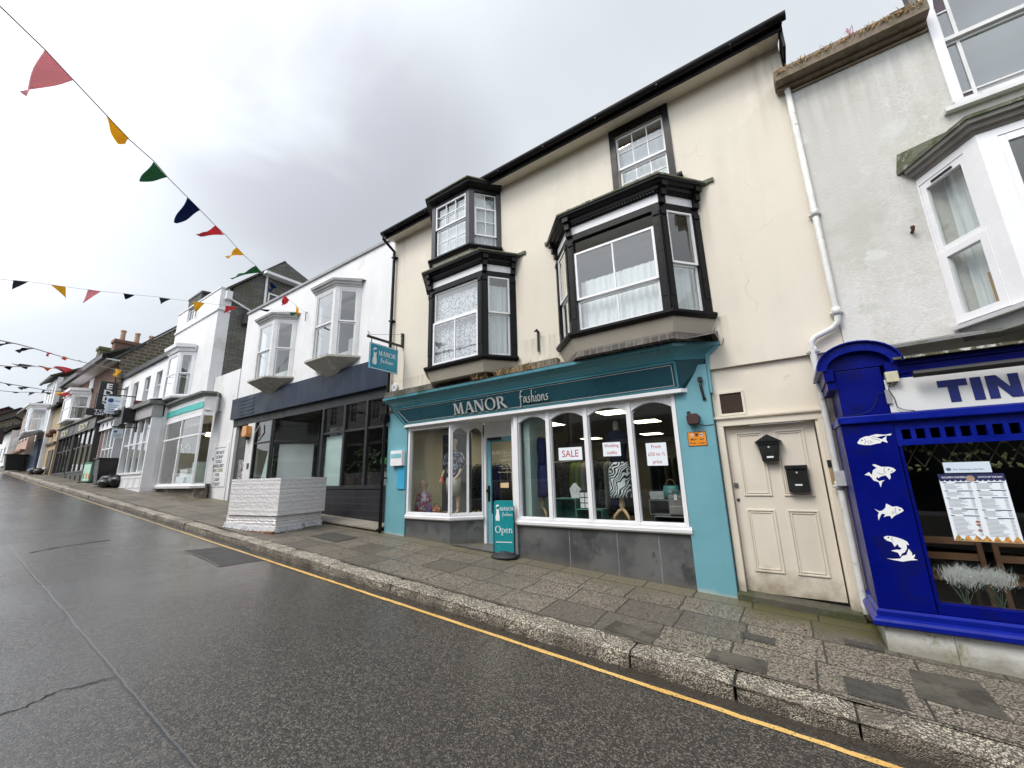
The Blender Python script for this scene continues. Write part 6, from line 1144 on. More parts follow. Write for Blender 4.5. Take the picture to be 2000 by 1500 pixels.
# navy fascia, black frieze
mb = MB(); mb.box(-16.0, -7.42, .0, .14, 3.74, 4.46, 0, FN); obj('fascia', mb, navy, B, bevel=.004)
mb = MB()
for i in range(5): mb.box(-15.3, -14.3, .1405, .155, 3.82+.12*i, 3.87+.12*i, 0, FN)
obj('louvre_vent', mb, navy, B)
charc = pm('black_shopfront_paint', (.018, .018, .019), .5, .25, 4, .1, 30)
mb = MB(); mb.box(-15.95, -7.42, -.30, .02, 3.50, 3.738, 0, FN); obj('frieze', mb, charc, B)
GXS = [-10.33, -9.34, -8.42, -7.46]
win, gl = MB(), MB()
for x in GXS: win.box(x-.04, x+.04, -.06, .03, 1.42, 3.498, 0, FN)
for a, b_ in zip(GXS, GXS[1:]): win.box(a+.04, b_-.04, -.05, .02, 1.42, 1.46, 0, FN); win.box(a+.04, b_-.04, -.05, .015, 2.79, 2.84, 0, FN); glass(gl, FN, a+.04, b_-.04, 1.45, 3.49, -.02)
sw = obj('shop_window', win, charc, B, bevel=.003); obj('pane', gl, glass_dk, sw); win, gl = MB(), MB()
A_, B_ = (-13.12, NY), (-12.2, NY+1.05); P = [(-14.26, NY), A_, B_]
for i in range(2):
    F = Fr.seg(P[i], P[i+1]); L = F.len
    win.box(.0, .05, -.06, .03, 1.62, 3.498, 0, F); win.box(L-.07, L, -.06, .03, 1.62, 3.498, 0, F); win.box(.05, L-.07, -.05, .02, 1.62, 1.66, 0, F); win.box(.05, L-.07, -.05, .015, 2.79, 2.84, 0, F); glass(gl, F, .05, L-.05, 1.64, 3.49, -.02)
win.bxy(-12.24, -12.12, NY+1.0, NY+1.12, .4, 3.498)
sw = obj('shop_window', win, charc, B, bevel=.003); obj('pane', gl, glass_dk, sw)
mb = MB(); mb.box(-10.37, -7.42, -.12, .0, -.2, 1.40, 0, FN); obj('stall_riser', mb, tile_blk, B); mb = MB(); mb.box(-14.26, -13.12, -.12, .0, -.2, 1.60, 0, FN); F = Fr.seg(A_, B_); mb.box(0, F.len, -.12, 0, -.2, 1.6, 0, F); obj('stall_riser', mb, tile_blk, B)
mb = MB(); mb.box(-10.39, -7.42, .001, .03, 1.385, 1.419, 0, FN); obj('sill', mb, charc, B)
mb = MB(); mb.bxy(-12.12, -11.1, NY+1.15, NY+1.2, .55, 3.3); mb.bxy(-12.12, -10.3, NY+1.2, NY+1.25, 3.3, 3.5); F = Fr.seg((-10.9, NY+1.15), (-10.35, NY)); mb.box(0, F.len, -.05, 0, .4, 1.4, 0, F); o = obj('shop_door', mb, charc, B); mb = MB(); mb.bxy(-12.0, -11.2, NY+1.14, NY+1.149, 1.5, 3.2); obj('pane', mb, pm('dark_door_glass', (.02, .022, .025), .05, .1), o)
mb = MB(); mb.bxy(-12.2, -10.3, NY, NY+1.2, 3.502, 3.54); obj('porch_ceiling', mb, charc, B)
# shutter door and white pillar at the left end
mb = MB(); mb.box(-15.75, -14.78, -.2, -.1, .3, 3.5, 0, FN)
for i in range(26): mb.box(-15.74, -14.79, -.0995, -.085, .5+.09*i, .575+.09*i, 0, FN)
sh = obj('roller_shutter', mb, pm('brown_grey_shutter', (.06, .058, .052), .6, .15, 4), B)
m, t, out = nt('white_graffiti'); pos = N(t, 'ShaderNodeNewGeometry').outputs['Position']; p = N(t, 'ShaderNodeBsdfPrincipled', {'Base Color': (.5, .5, .5, 1), 'Roughness': .7}); tp = N(t, 'ShaderNodeBsdfTransparent', {}); w_ = N(t, 'ShaderNodeTexWave', {'Vector': pos, 'Scale': 4.0, 'Distortion': 14.0, 'Detail': 1.0})
mx = N(t, 'ShaderNodeMixShader', {0: ramp(t, w_.outputs[1], .62, .7), 1: tp.outputs[0], 2: p.outputs[0]}); t.links.new(mx.outputs[0], out.inputs[0])
mb = MB(); mb.box(-15.45, -14.95, -.0845, -.083, 1.2, 2.35, 0, FN); obj('graffiti', mb, m, sh)
mb = MB(); mb.box(-14.77, -14.27, -.15, .04, -.2, 3.499, 0, FN); obj('pillar', mb, dirty_w, B)
mb = MB(); mb.box(-14.52, -14.38, .041, .05, 2.02, 2.2, 0, FN); obj('door_entry_panel', mb, greyblk, B)
mb = MB(); mb.tube([FN.p(-14.2, .05, 2.9), FN.p(-14.0, .12, 3.15), FN.p(-13.9, .05, 3.4)], .02, 6); obj('strut', mb, pm('galvanised', (.3, .3, .3), .5, .1), B)
mb = MB(); room(mb, -15.9, -7.45, NY+.1, 6.5, .5, 3.6); obj('shop_interior', mb, [pm('grey_shop_wall', (.17, .175, .175), .9, .08), fl_int, pm('grey_shop_ceiling', (.22, .22, .22), .9, .05)], B)
mb = MB(); mb.bxy(-10.3, -7.5, NY+.12, NY+.5, .5, 1.40); obj('window_bed', mb, charc, B)
mb = MB(); mb.poly([(-10.6, -.25, zg(-10.6)+.02), (-7.4, -.12, zg(-7.4)+.035), (-7.4, NY+.02, zg(-7.4)+.10), (-10.6, NY+.02, zg(-10.6)+.06)], (0, 0, .03)); obj('concrete_apron', mb, pm('pale_concrete', (.22, .20, .165), .8, .2, 3, .4, 60), B)
alrm = pm('orange_alarm_plastic', (.70, .33, .12), .45, .08)
def alarm(x, y, z, w, label):
    t_ = thing('alarm_box', label, 'alarm box', (x, y, z)); F = Fr(x, y, 1, 0); mb = MB(); mb.uzpoly([(-w*.5, z+w*.1), (-w*.4, z-w*.2), (w*.4, z-w*.2), (w*.5, z+w*.1), (w*.42, z+w*.85), (-w*.42, z+w*.85)], .0, w*.5, 0, F); obj('case', mb, alrm, t_, bevel=w*.06); mb = MB(); mb.box(-w*.28, w*.28, .01, w*.4, z-w*.45, z-w*.205, 0, F); obj('strobe', mb, satin_blk, t_)
alarm(-14.62, NY-.04, 3.12, .34, 'orange alarm box on the white pillar beside the shutter of the navy shop')
# plants, white boards and a green box seen through the panes
leafm = pm('dark_leaf', (.03, .055, .02), .6, .4, 15)
def plant(x, y, z, h, r, n, label, grp=None):
    t_ = thing('potted_plant', label, 'potted plant', (x, y, z)); mb = MB(); mb.lathe([(.09, 0), (.13, .22), (.12, .23)], (x, y, z), 14); obj('pot', mb, pm('terracotta', (.22, .10, .06), .8, .1), t_); mb = MB(); tips = []
    for _ in range(9): a = R.random()*6.28; e = (x+r*.7*math.cos(a), y+r*.5*math.sin(a), z+.2+h*R.uniform(.5, 1)); mb.tube([(x, y, z+.2), (x+(e[0]-x)*.3, y+(e[1]-y)*.3, z+.2+(e[2]-z-.2)*.6), e], .008, 5); tips.append(e)
    obj('stem', mb, wood, t_); mb = MB()
    for _ in range(n):
        e = R.choice(tips); k = R.uniform(.35, 1.05); c_ = Vector((x+(e[0]-x)*k+R.gauss(0, r*.16), y+(e[1]-y)*k+R.gauss(0, r*.12), z+.2+(e[2]-z-.2)*k+R.gauss(0, h*.07))); u_ = Vector((R.gauss(0, 1), R.gauss(0, 1), R.gauss(0, .7))).normalized(); v_ = u_.cross(Vector((R.gauss(0, 1), R.gauss(0, 1), R.gauss(0, 1)))).normalized(); l = R.uniform(.04, .09)
        mb.add([c_-u_*l, c_+v_*l*.4, c_+u_*l, c_-v_*l*.4], [(0, 1, 2, 3)])
    o = obj('leaves', mb, leafm, t_); o['kind'] = 'stuff'
plant(-13.7, NY+.6, 1.25, 1.0, .40, 260, 'leggy plant behind the narrow end pane beside the leaning green screen'); plant(-12.55, NY+1.6, 1.2, 1.0, .5, 520, 'bushy plant behind the slanted pane beside the recessed doorway'); plant(-8.95, NY+.45, 1.41, .85, .38, 420, 'bushy plant behind the middle of the three tall navy shop panes'); plant(-8.05, NY+.5, 1.41, .75, .3, 300, 'smaller plant behind the end pane of the navy shop'); plant(-9.75, NY+.60, 1.41, .45, .24, 240, 'low dark plant behind the tall pane next to the doorway')
pbd = pm('pale_green_screen', (.50, .62, .60), .7, .05); wbd = pm('white_screen', (.70, .72, .72), .7, .05)
def screen(pts, mat, label): mb = MB(); mb.poly(pts, (0, .02, 0)); tag(obj('display_screen', mb, mat, base=pts[0]), label, 'screen')
screen([(-13.1, .48, 1.3), (-12.45, 1.22, 1.3), (-12.45, 1.22, 2.74), (-13.1, .48, 2.74)], wbd, 'white screen behind the slanted pane of the navy shop'); screen([(-13.95, .36, 1.3), (-13.2, .36, 1.3), (-13.2, .36, 2.75), (-13.45, .36, 2.75)], pbd, 'leaning pale green screen behind the pane next to the white pillar'); screen([(-10.28, .34, 1.41), (-9.45, .34, 1.41), (-9.45, .34, 2.74), (-10.28, .34, 2.74)], pbd, 'pale green screen behind the tall pane next to the doorway')
mb = MB(); mb.bxy(-8.3, -7.5, NY+.35, NY+.75, 1.95, 2.1); tag(obj('green_tray', mb, pm('green_plastic', (.08, .30, .10), .4, .08), base=(-7.9, NY+.5, 1.95)), 'bright green plastic tray behind the end pane of the navy shop', 'tray')
mb = MB(); mb.bxy(-8.25, -7.55, NY+.4, NY+.8, 1.41, 1.945); tag(obj('grey_cabinet', mb, pm('cabinet_grey', (.25, .25, .25), .6, .06), base=(-7.9, NY+.6, 1.41)), 'grey cabinet under the green tray behind the end pane', 'cabinet')
# ================================================================== wrapped pallet on the pavement
U = atg(420+890/7.692, 900+1100/7.692); V_ = atg(420+130/7.692, 900+1000/7.692); W_ = atg(420+1690/7.692, 900+985/7.692)
m, t, out = nt('stretch_wrap'); pos = N(t, 'ShaderNodeNewGeometry').outputs['Position']
cr = noise(t, vscale(t, pos, (2.6, 2.6, 17)), 1.0, 6, .65, 1.6); cr2 = noise(t, vscale(t, pos, (5, 5, 48)), 1.0, 4, .6, .8)
c = mixc(t, ramp(t, cr, .35, .65), (.72, .70, .73), (.83, .82, .83)); c = mixc(t, ramp(t, cr2, .62, .72), c, (.60, .58, .61))
p = N(t, 'ShaderNodeBsdfPrincipled', {'Base Color': c, 'Roughness': .25, 'Specular IOR Level': .7, 'Coat Weight': .7, 'Coat Roughness': .08}); b = N(t, 'ShaderNodeBump', {'Strength': .5, 'Distance': .02, 'Height': math_(t, 'ADD', cr, math_(t, 'MULTIPLY', cr2, .4))}); t.links.new(b.outputs[0], p.inputs['Normal']); t.links.new(p.outputs[0], out.inputs[0]); wrap = m
e1 = Vector((V_.x-U.x, V_.y-U.y, 0)); l1 = e1.length; e1.normalize(); e2 = Vector((-e1.y, e1.x, 0))*-1 if e1.x < 0 else Vector((-e1.y, e1.x, 0))
e2 = Vector((e1.y, -e1.x, 0)); e2 = e2 if e2.y > 0 else -e2; l2 = 1.18; zb = zg(U.x, U.y)
t_ = thing('pallet_stack', 'stack of white board on a pallet wrapped in crinkled clear film on the pavement', 'wrapped pallet', (U.x, U.y, zb))
def gridbox(mb, o, a, b_, h, n1, n2, nz, jit, z0):      # subdivided box with a ruffled skin
    def pt(u, v, z): return o+a*u+b_*v+Vector((0, 0, z0+h*z))
    faces = [(lambda s, r: (s, 0, r), n1, (0, -1)), (lambda s, r: (1, s, r), n2, (1, 0)), (lambda s, r: (1-s, 1, r), n1, (0, 1)), (lambda s, r: (0, 1-s, r), n2, (-1, 0))]
    for f, n, nn in faces:
        o_ = len(mb.v); nv = (a.normalized()*nn[0]+b_.normalized()*nn[1])
        for j in range(nz+1):
            ph = R.random()*6
            for i in range(n+1):
                s = i/n; q = pt(*f(s, j/nz)); e = 0 if i in (0, n) else 1
                mb.v.append(tuple(q+nv*(e*jit*(R.uniform(-1, 1)+.8*math.sin(j*2.4+ph*.2)))))
        for j in range(nz):
            for i in range(n): k = o_+j*(n+1)+i; mb.f.append([k, k+1, k+n+2, k+n+1]); mb.m.append(0)
    c_ = [pt(0, 0, 1), pt(1, 0, 1), pt(1, 1, 1), pt(0, 1, 1)]; o_ = len(mb.v); m_ = 10
    for j in range(m_+1):
        for i in range(m_+1): e = 0 if i in (0, m_) or j in (0, m_) else 1; mb.v.append(tuple(pt(i/m_, j/m_, 1)+Vector((0, 0, e*R.uniform(-.006, .012)))))
    for j in range(m_):
        for i in range(m_): k = o_+j*(m_+1)+i; mb.f.append([k, k+1, k+m_+2, k+m_+1]); mb.m.append(0)
mb = MB(); gridbox(mb, Vector((U.x, U.y, zb))-e1*.05-e2*.015, e1*(l1-.05), e2*(l2), .76, 40, 26, 22, .003, .355); obj('upper_stack', mb, wrap, t_)
mb = MB(); gridbox(mb, Vector((U.x, U.y, zb))+e2*.015+e1*.01, e1*(l1-.04), e2*(l2-.06), .30, 34, 22, 12, .007, .05); obj('lower_stack', mb, wrap, t_)
mb = MB()
for i in range(3): a = Vector((U.x, U.y, zb+.0))+e2*(.04+i*.5); F = Fr(a.x, a.y, e1.x, e1.y); mb.box(0, l1-.05, -.1, .0, zb-.05, zb+.048, 0, F)
obj('pallet', mb, wood, t_)
mb = MB(); a = Vector((U.x, U.y, zb))+e1*.02; F = Fr(a.x, a.y, e1.x, e1.y)
mb.poly([tuple(Vector((U.x, U.y, zb))+e1*.02+e2*.05+Vector((0, 0, .352))), tuple(Vector((U.x, U.y, zb))+e1*(l1-.12)+e2*.05+Vector((0, 0, .352))), tuple(Vector((U.x, U.y, zb))+e1*(l1-.12)+e2*(l2-.1)+Vector((0, 0, .352))), tuple(Vector((U.x, U.y, zb))+e1*.02+e2*(l2-.1)+Vector((0, 0, .352)))], (0, 0, .006)); obj('divider_board', mb, pm('dark_cardboard', (.13, .09, .075), .85, .2), t_)
mb = MB()                                             # loose skirt of film on the ground
for side, (dv, L, nv) in enumerate(((e1, l1, -e2), (e2, l2, -e1))):
    n = 46; o_ = len(mb.v); rr = [R.uniform(.01, .085)*(1 if side == 0 else .6) for _ in range(n+1)]
    for j in range(5):
        for i in range(n+1):
            s = i/n; q = Vector((U.x, U.y, 0))+dv*(s*L)+nv*(rr[i]*(j/4)-.004)+dv*(.02*math.sin(i*2.1+j)); z = zg(q.x, q.y)+.10*(1-j/4)**2+.012+.02*math.sin(i*1.9+j*1.4)*(j > 0)
            mb.v.append((q.x, q.y, max(z, zg(q.x, q.y)+.003)))
    for j in range(4):
        for i in range(n): k = o_+j*(n+1)+i; mb.f.append([k, k+1, k+n+2, k+n+1]); mb.m.append(0)
obj('loose_film', mb, clothmat('loose_clear_film', (.78, .79, .82), .35, .22), t_, smooth=True)
# ================================================================== white building with the jeweller's bow-fronted shop
B = thing('shop_building', 'tall white building with a curved glass shopfront under a turquoise strip', 'shop building', (-19.5, 0, 1.2))
mb = MB(); mb.wall(-23.0, -18.2, 3.9, 9.4, [(-22.15, -20.6, 5.3, 7.1), (-21.75, -20.65, 8.75, 9.4)], .3); mb.wall(-18.19, -15.96, -.5, 5.63, [(-18.19, -17.72, 1.3, 4.2)], .2, d=-.22); mb.wall(-23.0, -18.2, -.3, 3.9, [(-22.8, -18.2, 1.4, 3.9)], .3)
F = Fr(-18.197, 0, 0, 1); mb.wall(0.004, .42, 5.3, 9.4, (), .19, F=F); mb.box(-23.0, -18.2, .0, .05, 8.42, 8.5); mb.box(-.03, .42, .0, .05, 8.46, 8.5, 0, F); mb.box(-23.02, -18.18, -.3, .03, 9.4, 9.46)
obj('wall', mb, white_r, B)
mb = MB(); G = Fr(-18.2, 0, 0, 1); mb.uzpoly([(.421, 4.6), (7, 4.6), (7, 8.5), (3.4, 11.1), (2.25, 11.5), (.421, 9.55)], -.3, .0, 0, G); obj('slate_hung_side', mb, slate_h, B)
mb = MB(); mb.poly([(-23.0, .15, 9.45), (-18.05, .15, 9.45), (-18.05, 2.25, 11.62), (-23.0, 2.25, 11.62)], (0, 0, -.1)); mb.poly([(-18.05, 2.25, 11.62), (-18.05, 7, 7.9), (-23, 7, 7.9), (-23, 2.25, 11.62)], (0, 0, -.1)); obj('roof', mb, slate_x, B)
mb = MB(); mb.uzpoly([(1.44, 10.74), (2.25, 11.47), (3.42, 11.0), (3.0, 10.66)], .02, .3, 0, G); obj('side_roof', mb, slate_h, B)
mb = MB(); mb.box(1.42, 3.05, .02, .4, 10.58, 10.7, 0, G); mb.tube([G.p(1.62, .06, 10.6), G.p(1.64, .06, 9.2)], .05, 8); mb.box(.15, .36, .0, .2, 8.95, 9.3, 0, G); mb.tube([G.p(.25, .08, 9.05), G.p(1.2, .1, 8.7)], .045, 8); obj('gutter', mb, white_p, B)
mb = MB(); mb.box(.85, 1.3, .0, .35, 8.05, 8.55, 0, G); obj('vent_cowl', mb, greyblk, B)
mb = MB(); mb.rect(1.75, 2.2, 9.3, 9.85, .06, .0, .05, 0, G); w = obj('side_window', mb, white_p, B); mb = MB(); glass(mb, G, 1.8, 2.15, 9.35, 9.8, .01); obj('pane', mb, pm('dark_pane', (.06, .065, .07), .08, .1), w)
# attic window in the parapet with a small roof
mb = MB(); bars(mb, F0, -21.74, -20.66, 8.75, 9.75, -.1, -.05, 3, 2, .06, .03); w = obj('attic_window', mb, white_p, B); mb = MB(); glass(mb, F0, -21.7, -20.7, 8.8, 9.7, -.08); obj('pane', mb, glass_up, w)
mb = MB(); mb.poly([(-22.0, .0, 9.85), (-20.4, 0, 9.85), (-20.4, 2.0, 10.1), (-22.0, 2.0, 10.1)], (0, 0, .1)); mb.bxy(-21.95, -20.45, .02, 2, 9.46, 9.85); obj('roof', mb, slate_x, w)
mb = MB(); mb.bxy(-22.85, -22.1, .9, 1.7, 9.3, 10.45); mb.bxy(-22.9, -22.05, .85, 1.75, 10.45, 10.55); ch = obj('chimney', mb, brick_r, B)
mb = MB(); [mb.lathe([(.12, 0), (.1, .35), (.12, .38)], (-22.65+i*.35, 1.3, 10.55), 10) for i in range(2)]; obj('chimney_pot', mb, pm('clay_pot', (.42, .27, .19), .8, .15), ch)
def fbay(Bp, x0, x1, y, dep, z0, z1, cw=.45, trim=None, cz=.35, rows=1, cols=1):
    P = [(x0-cw, y), (x0, y-dep), (x1, y-dep), (x1+cw, y)]; tm = trim or white_p
    w = obj('bay_window', MB().sweep(P, [(-.08, z1-.06), (.0, z1-.06), (.0, z1+.05), (-.08, z1+.05)]), tm, Bp)
    obj('cornice', MB().sweep(P, [(-.08, z1+.052), (.05, z1+.052), (.08, z1+cz*.5), (.16, z1+cz*.6), (.18, z1+cz), (-.08, z1+cz)]).poly([(x0-cw, y, z1+cz+.005), (x0, y-dep, z1+cz+.005), (x1, y-dep, z1+cz+.005), (x1+cw, y, z1+cz+.005)], (0, 0, .03)), tm, w)
    obj('sill', MB().sweep(P, [(-.3, z0-.12), (.06, z0-.12), (.08, z0-.04), (.0, z0), (-.3, z0)]).poly([(x0-cw, y, z0-.13), (x0, y-dep, z0-.13), (x1, y-dep, z0-.13), (x1+cw, y, z0-.13)], (0, 0, .02)), tm, w)
    fm, gm = MB(), MB()
    for i in range(3):
        F = Fr.seg(P[i], P[i+1]); L = F.len; a, b_ = .1, L-.1; zm = (z0+z1)/2
        fm.box(.002, a, -.09, .01, z0, z1-.062, 0, F); fm.box(b_, L-.002, -.09, .01, z0, z1-.062, 0, F)
        bars(fm, F, a+.002, b_-.002, zm, z1-.064, -.04, -.008, cols if i == 1 else 1, rows, .05); bars(fm, F, a+.002, b_-.002, z0+.002, zm-.003, -.075, -.043, cols if i == 1 else 1, rows, .05); glass(gm, F, a, b_, z0+.02, z1-.08, -.03)
    obj('sash', fm, tm, w); obj('pane', gm, glass_up, w); mb = MB(); room(mb, x0-.2, x1+.2, y+.2, y+2, z0-.2, z1); obj('room', mb, [lt_int, fl_int, cl_int], w)
    return w
fbay(B, -21.55, -20.3, 0, .45, 5.15, 6.95, .42)
# bow shopfront
arc_ = [(-22.9, .0), (-22.1, -.14), (-21.0, -.25), (-19.1, -.32), (-17.24, -.32), (-17.05, .0)]
obj('cornice', MB().sweep(arc_, [(-.5, 4.72), (.05, 4.72), (.06, 4.77), (.14, 4.80), (.15, 4.87), (-.5, 4.92)]), lead, B)
obj('entablature', MB().sweep(arc_, [(-.4, 4.12), (.0, 4.12), (.0, 4.718), (-.4, 4.718)]), dirty_w, B)
tq = pm('turquoise_strip', (.03, .46, .42), .4, .05); mb = MB(); mb.sweep(arc_[:5], [(.003, 4.28), (.02, 4.28), (.02, 4.52), (.003, 4.52)]); sg = obj('sign_strip', mb, tq, B)
mb = MB(); text(mb, 'JEWELLERS & GOLDSMITHS', Fr.seg(arc_[2], arc_[3]), .3, 4.34, .13, .022, .004); obj('lettering', mb, pm('pale_turquoise', (.35, .72, .68), .4, .05), sg)
win, gl = MB(), MB()
for i in range(len(arc_)-1):
    F = Fr.seg(arc_[i], arc_[i+1]); L = F.len
    win.box(.001, .045, -.06, .02, 1.58, 4.118, 0, F); win.box(L-.045, L-.001, -.06, .02, 1.58, 4.118, 0, F); win.box(.045, L-.045, -.05, .015, 3.30, 3.36, 0, F); win.box(.045, L-.045, -.05, .015, 1.58, 1.63, 0, F); win.box(.045, L-.045, -.05, .01, 4.0, 4.118, 0, F); glass(gl, F, .04, L-.04, 1.6, 4.05, -.02)
sw = obj('bow_window', win, white_p, B); obj('pane', gl, glass_dk, sw)
obj('sill', MB().sweep(arc_, [(-.4, 1.45), (.06, 1.45), (.08, 1.53), (.02, 1.578), (-.4, 1.578)]), white_p, sw)
mb = MB(); [mb.sweep([(a[0]*.998-.03, a[1]+.08) for a in arc_[i:i+2]], [(-.3, .3), (.0, .3), (.0, 1.448), (-.3, 1.448)]) for i in range(len(arc_)-1)]; obj('plinth', mb, pm('brown_stone_plinth', (.14, .115, .09), .85, .3, 3, .4, 20, stains=(((.3, .32, .28), 1.2, .5, .8),)), B)
mb = MB(); room(mb, -22.8, -17.1, .3, 4.5, 1.2, 4.2); mb.quad((-22.8, -.05, 4.2), (-17.1, -.28, 4.2), (-17.1, .3, 4.2), (-22.8, .3, 4.2), 2); mb.quad((-22.0, -.1, 1.59), (-17.2, -.28, 1.59), (-17.1, .3, 1.59), (-22.8, .3, 1.59), 1); obj('shop_interior', mb, [pm('jeweller_wall', (.42, .42, .36), .9, .06), fl_int, cl_int], B)
warm = emit('warm_bulb', (1, .78, .38), 9); shelf_l = emit('shelf_strip_glow', (1, .72, .35), 3)
for i, (x, y, z) in enumerate(((-19.5, .7, 3.55), (-17.9, 1.0, 3.75))):
    t_ = thing('pendant_lamp', ('yellow pendant lamp hanging in the middle of the curved shopfront', 'small bright lamp hanging over the lit wooden shelves')[i], 'lamp', (x, y, z)); mb = MB(); mb.ell((x, y, z), .11, .11, .09, 10, 6); obj('bulb', mb, warm, t_, smooth=True); mb = MB(); mb.tube([(x, y, z+.09), (x, y, 4.2)], .012, 5); obj('cord', mb, satin_blk, t_)
t_ = thing('display_shelves', 'lit wooden display shelves beside the wall board in the curved shopfront', 'shelves', (-17.0, .6, 1.5)); mb = MB(); mb.bxy(-18.1, -17.25, .95, 1.0, 1.5, 3.3); mb.bxy(-18.15, -18.1, .4, 1.0, 1.5, 3.3)
for i in range(4): mb.bxy(-18.099, -17.25, .4, .949, 1.6+i*.42, 1.63+i*.42)
obj('frame', mb, pm('light_wood', (.42, .28, .14), .5, .15), t_); mb = MB()
for i in range(3): mb.bxy(-18.08, -17.27, .42, .45, 1.96+i*.42, 1.975+i*.42)
obj('light_strip', mb, shelf_l, t_)
for i, (x, w, h, m_) in enumerate(((-19.6, .9, .55, wbd), (-18.6, .6, .8, pbd), (-20.9, .5, .5, wood))): mb = MB(); mb.bxy(x-w/2, x+w/2, .0, .45, 1.6, 1.6+h*.5); mb.bxy(x-w/2+.08, x+w/2-.08, .1, .4, 1.6+h*.5, 1.6+h); tag(obj('display_stand', mb, m_, base=(x, 0, 1.53)), ('stepped white display stand in the middle of the curved shopfront', 'pale green stepped display stand beside the taller white one', 'brown stepped display stand at the uphill end of the curved shopfront')[i], 'display stand')
mb = MB(); F = Fr.seg(arc_[3], arc_[4])
for i in range(40): x = .15+R.random()*1.0; z = 2.9+.1*math.sin(x*9)+R.uniform(-.08, .08); mb.uzpoly(ell_pts(x, z, .03, .022, 0, 300, 5), -.012-.0004*i*.1, -.010+.0004*i*.1, 0, F)
o = obj('flower_decal', mb, white_p, sw)
# scrap gold board
FW = Fr(0, .22, 1, 0); t_ = thing('wall_sign', 'white wall board reading We buy scrap gold for cash today', 'wall sign', (-16.15, -.02, 1.5)); mb = MB(); mb.box(-17.35, -16.03, .0, .02, 1.48, 3.0, 0, FW); obj('board', mb, white_p, t_)
mb, m2 = MB(), MB()
for i, s_ in enumerate(('', 'WE BUY', 'SCRAP', 'GOLD', 'JEWELLERY', 'WATCHES', 'FOR', 'CASH', 'TODAY')):
    z = 2.80-.155*i
    if s_: text(m2 if s_ == 'WATCHES' else mb, s_, FW, -16.69, z-.04, .155, .021, .003, 0, 'CENTER', 1.15, 1, .016)
mb.box(-17.15, -16.25, .021, .024, 2.82, 2.835, 0, FW); obj('lettering', mb, blk_ink, t_); obj('lettering', m2, pm('olive_ink', (.17, .20, .06), .6, .1), t_); mb = MB(); mb.box(-17.29, -17.19, .021, .024, 2.4, 2.5, 0, FW); obj('symbol', mb, navy_ink, t_)
alarm(-22.6, -.16, 4.9, .3, 'pale orange alarm box at the uphill end of the turquoise strip')
# ================================================================== long white building (bank and small shop)
Y4 = -.4; F4 = Fr(0, Y4, 1, 0)
B = thing('shop_building', 'long two storey white building with four sash windows and a dark doorway', 'shop building', (-26, Y4, 1.6))
W4 = [(-23.05, -22.25), (-24.65, -23.85), (-26.42, -25.62), (-28.02, -27.3)]
mb = MB(); mb.wall(-30.2, -21.3, 1.0, 7.05, [(a, b_, 5.28, 6.55) for a, b_ in W4]+[(-25.0, -21.5, 2.0, 4.5), (-29.9, -26.4, 2.1, 4.45), (-26.2, -25.25, 1.2, 4.9)], .25, F=F4); mb.bxy(-30.2, -29.9, Y4+.25, 5, 1, 7); obj('wall', mb, pm('bright_white_render', (.80, .80, .82), .8, .04, 1.5, .15, 50, streak=((.55, .55, .54), .2)), B)
mb = MB(); mb.box(-30.3, -21.25, -.1, .12, 7.05, 7.2, 0, F4); obj('gutter', mb, black, B); mb = MB(); mb.poly([(-30.3, Y4-.1, 7.2), (-21.25, Y4-.1, 7.2), (-21.25, 3.0, 9.0), (-30.3, 3.0, 9.0)], (0, 0, .08)); obj('roof', mb, slate_x, B)
def swin(Bp, F, a, b_, z0, z1, cols=1, blind=True):
    fm, gm = MB(), MB(); zm = (z0+z1)/2; bars(fm, F, a+.002, b_-.002, zm, z1-.002, -.12, -.08, cols, 1, .05, .03); bars(fm, F, a+.002, b_-.002, z0+.002, zm-.003, -.16, -.122, cols, 1, .05, .03); fm.box(a-.05, b_+.05, .0, .08, z0-.08, z0-.002, 0, F); fm.rect(a, b_, z0, z1, .0, -.2, -.2, 0, F)
    w = obj('sash_window', fm, dirty_w, Bp); glass(gm, F, a+.03, b_-.03, z0+.03, z1-.03, -.13); obj('pane', gm, glass_up, w)
    mb = MB(); mb.box(a, b_, -.5, -.45, z0, z1, 0, F); obj('room', mb, pm('dim_room', (.22, .22, .23), .9, .1), w)
for a, b_ in W4: swin(B, F4, a, b_, 5.28, 6.55)
mb = MB(); mb.poly([(-23.6, .6, 7.2), (-21.4, .6, 7.2), (-21.4, .6, 8.05), (-23.6, .6, 8.05)], (0, 1.6, 0)); mb.poly([(-23.7, .5, 8.05), (-21.3, .5, 8.05), (-21.3, 2.4, 8.15), (-23.7, 2.4, 8.15)], (0, 0, .08)); w = obj('dormer', mb, slate_t, B); mb = MB(); bars(mb, Fr(0, .6), -23.3, -21.8, 7.3, 7.95, .0, .05, 3, 1, .07, .05); o = obj('sash', mb, white_p, w); mb = MB(); glass(mb, Fr(0, .6), -23.25, -21.85, 7.35, 7.9, .02); obj('pane', mb, glass_up, o)
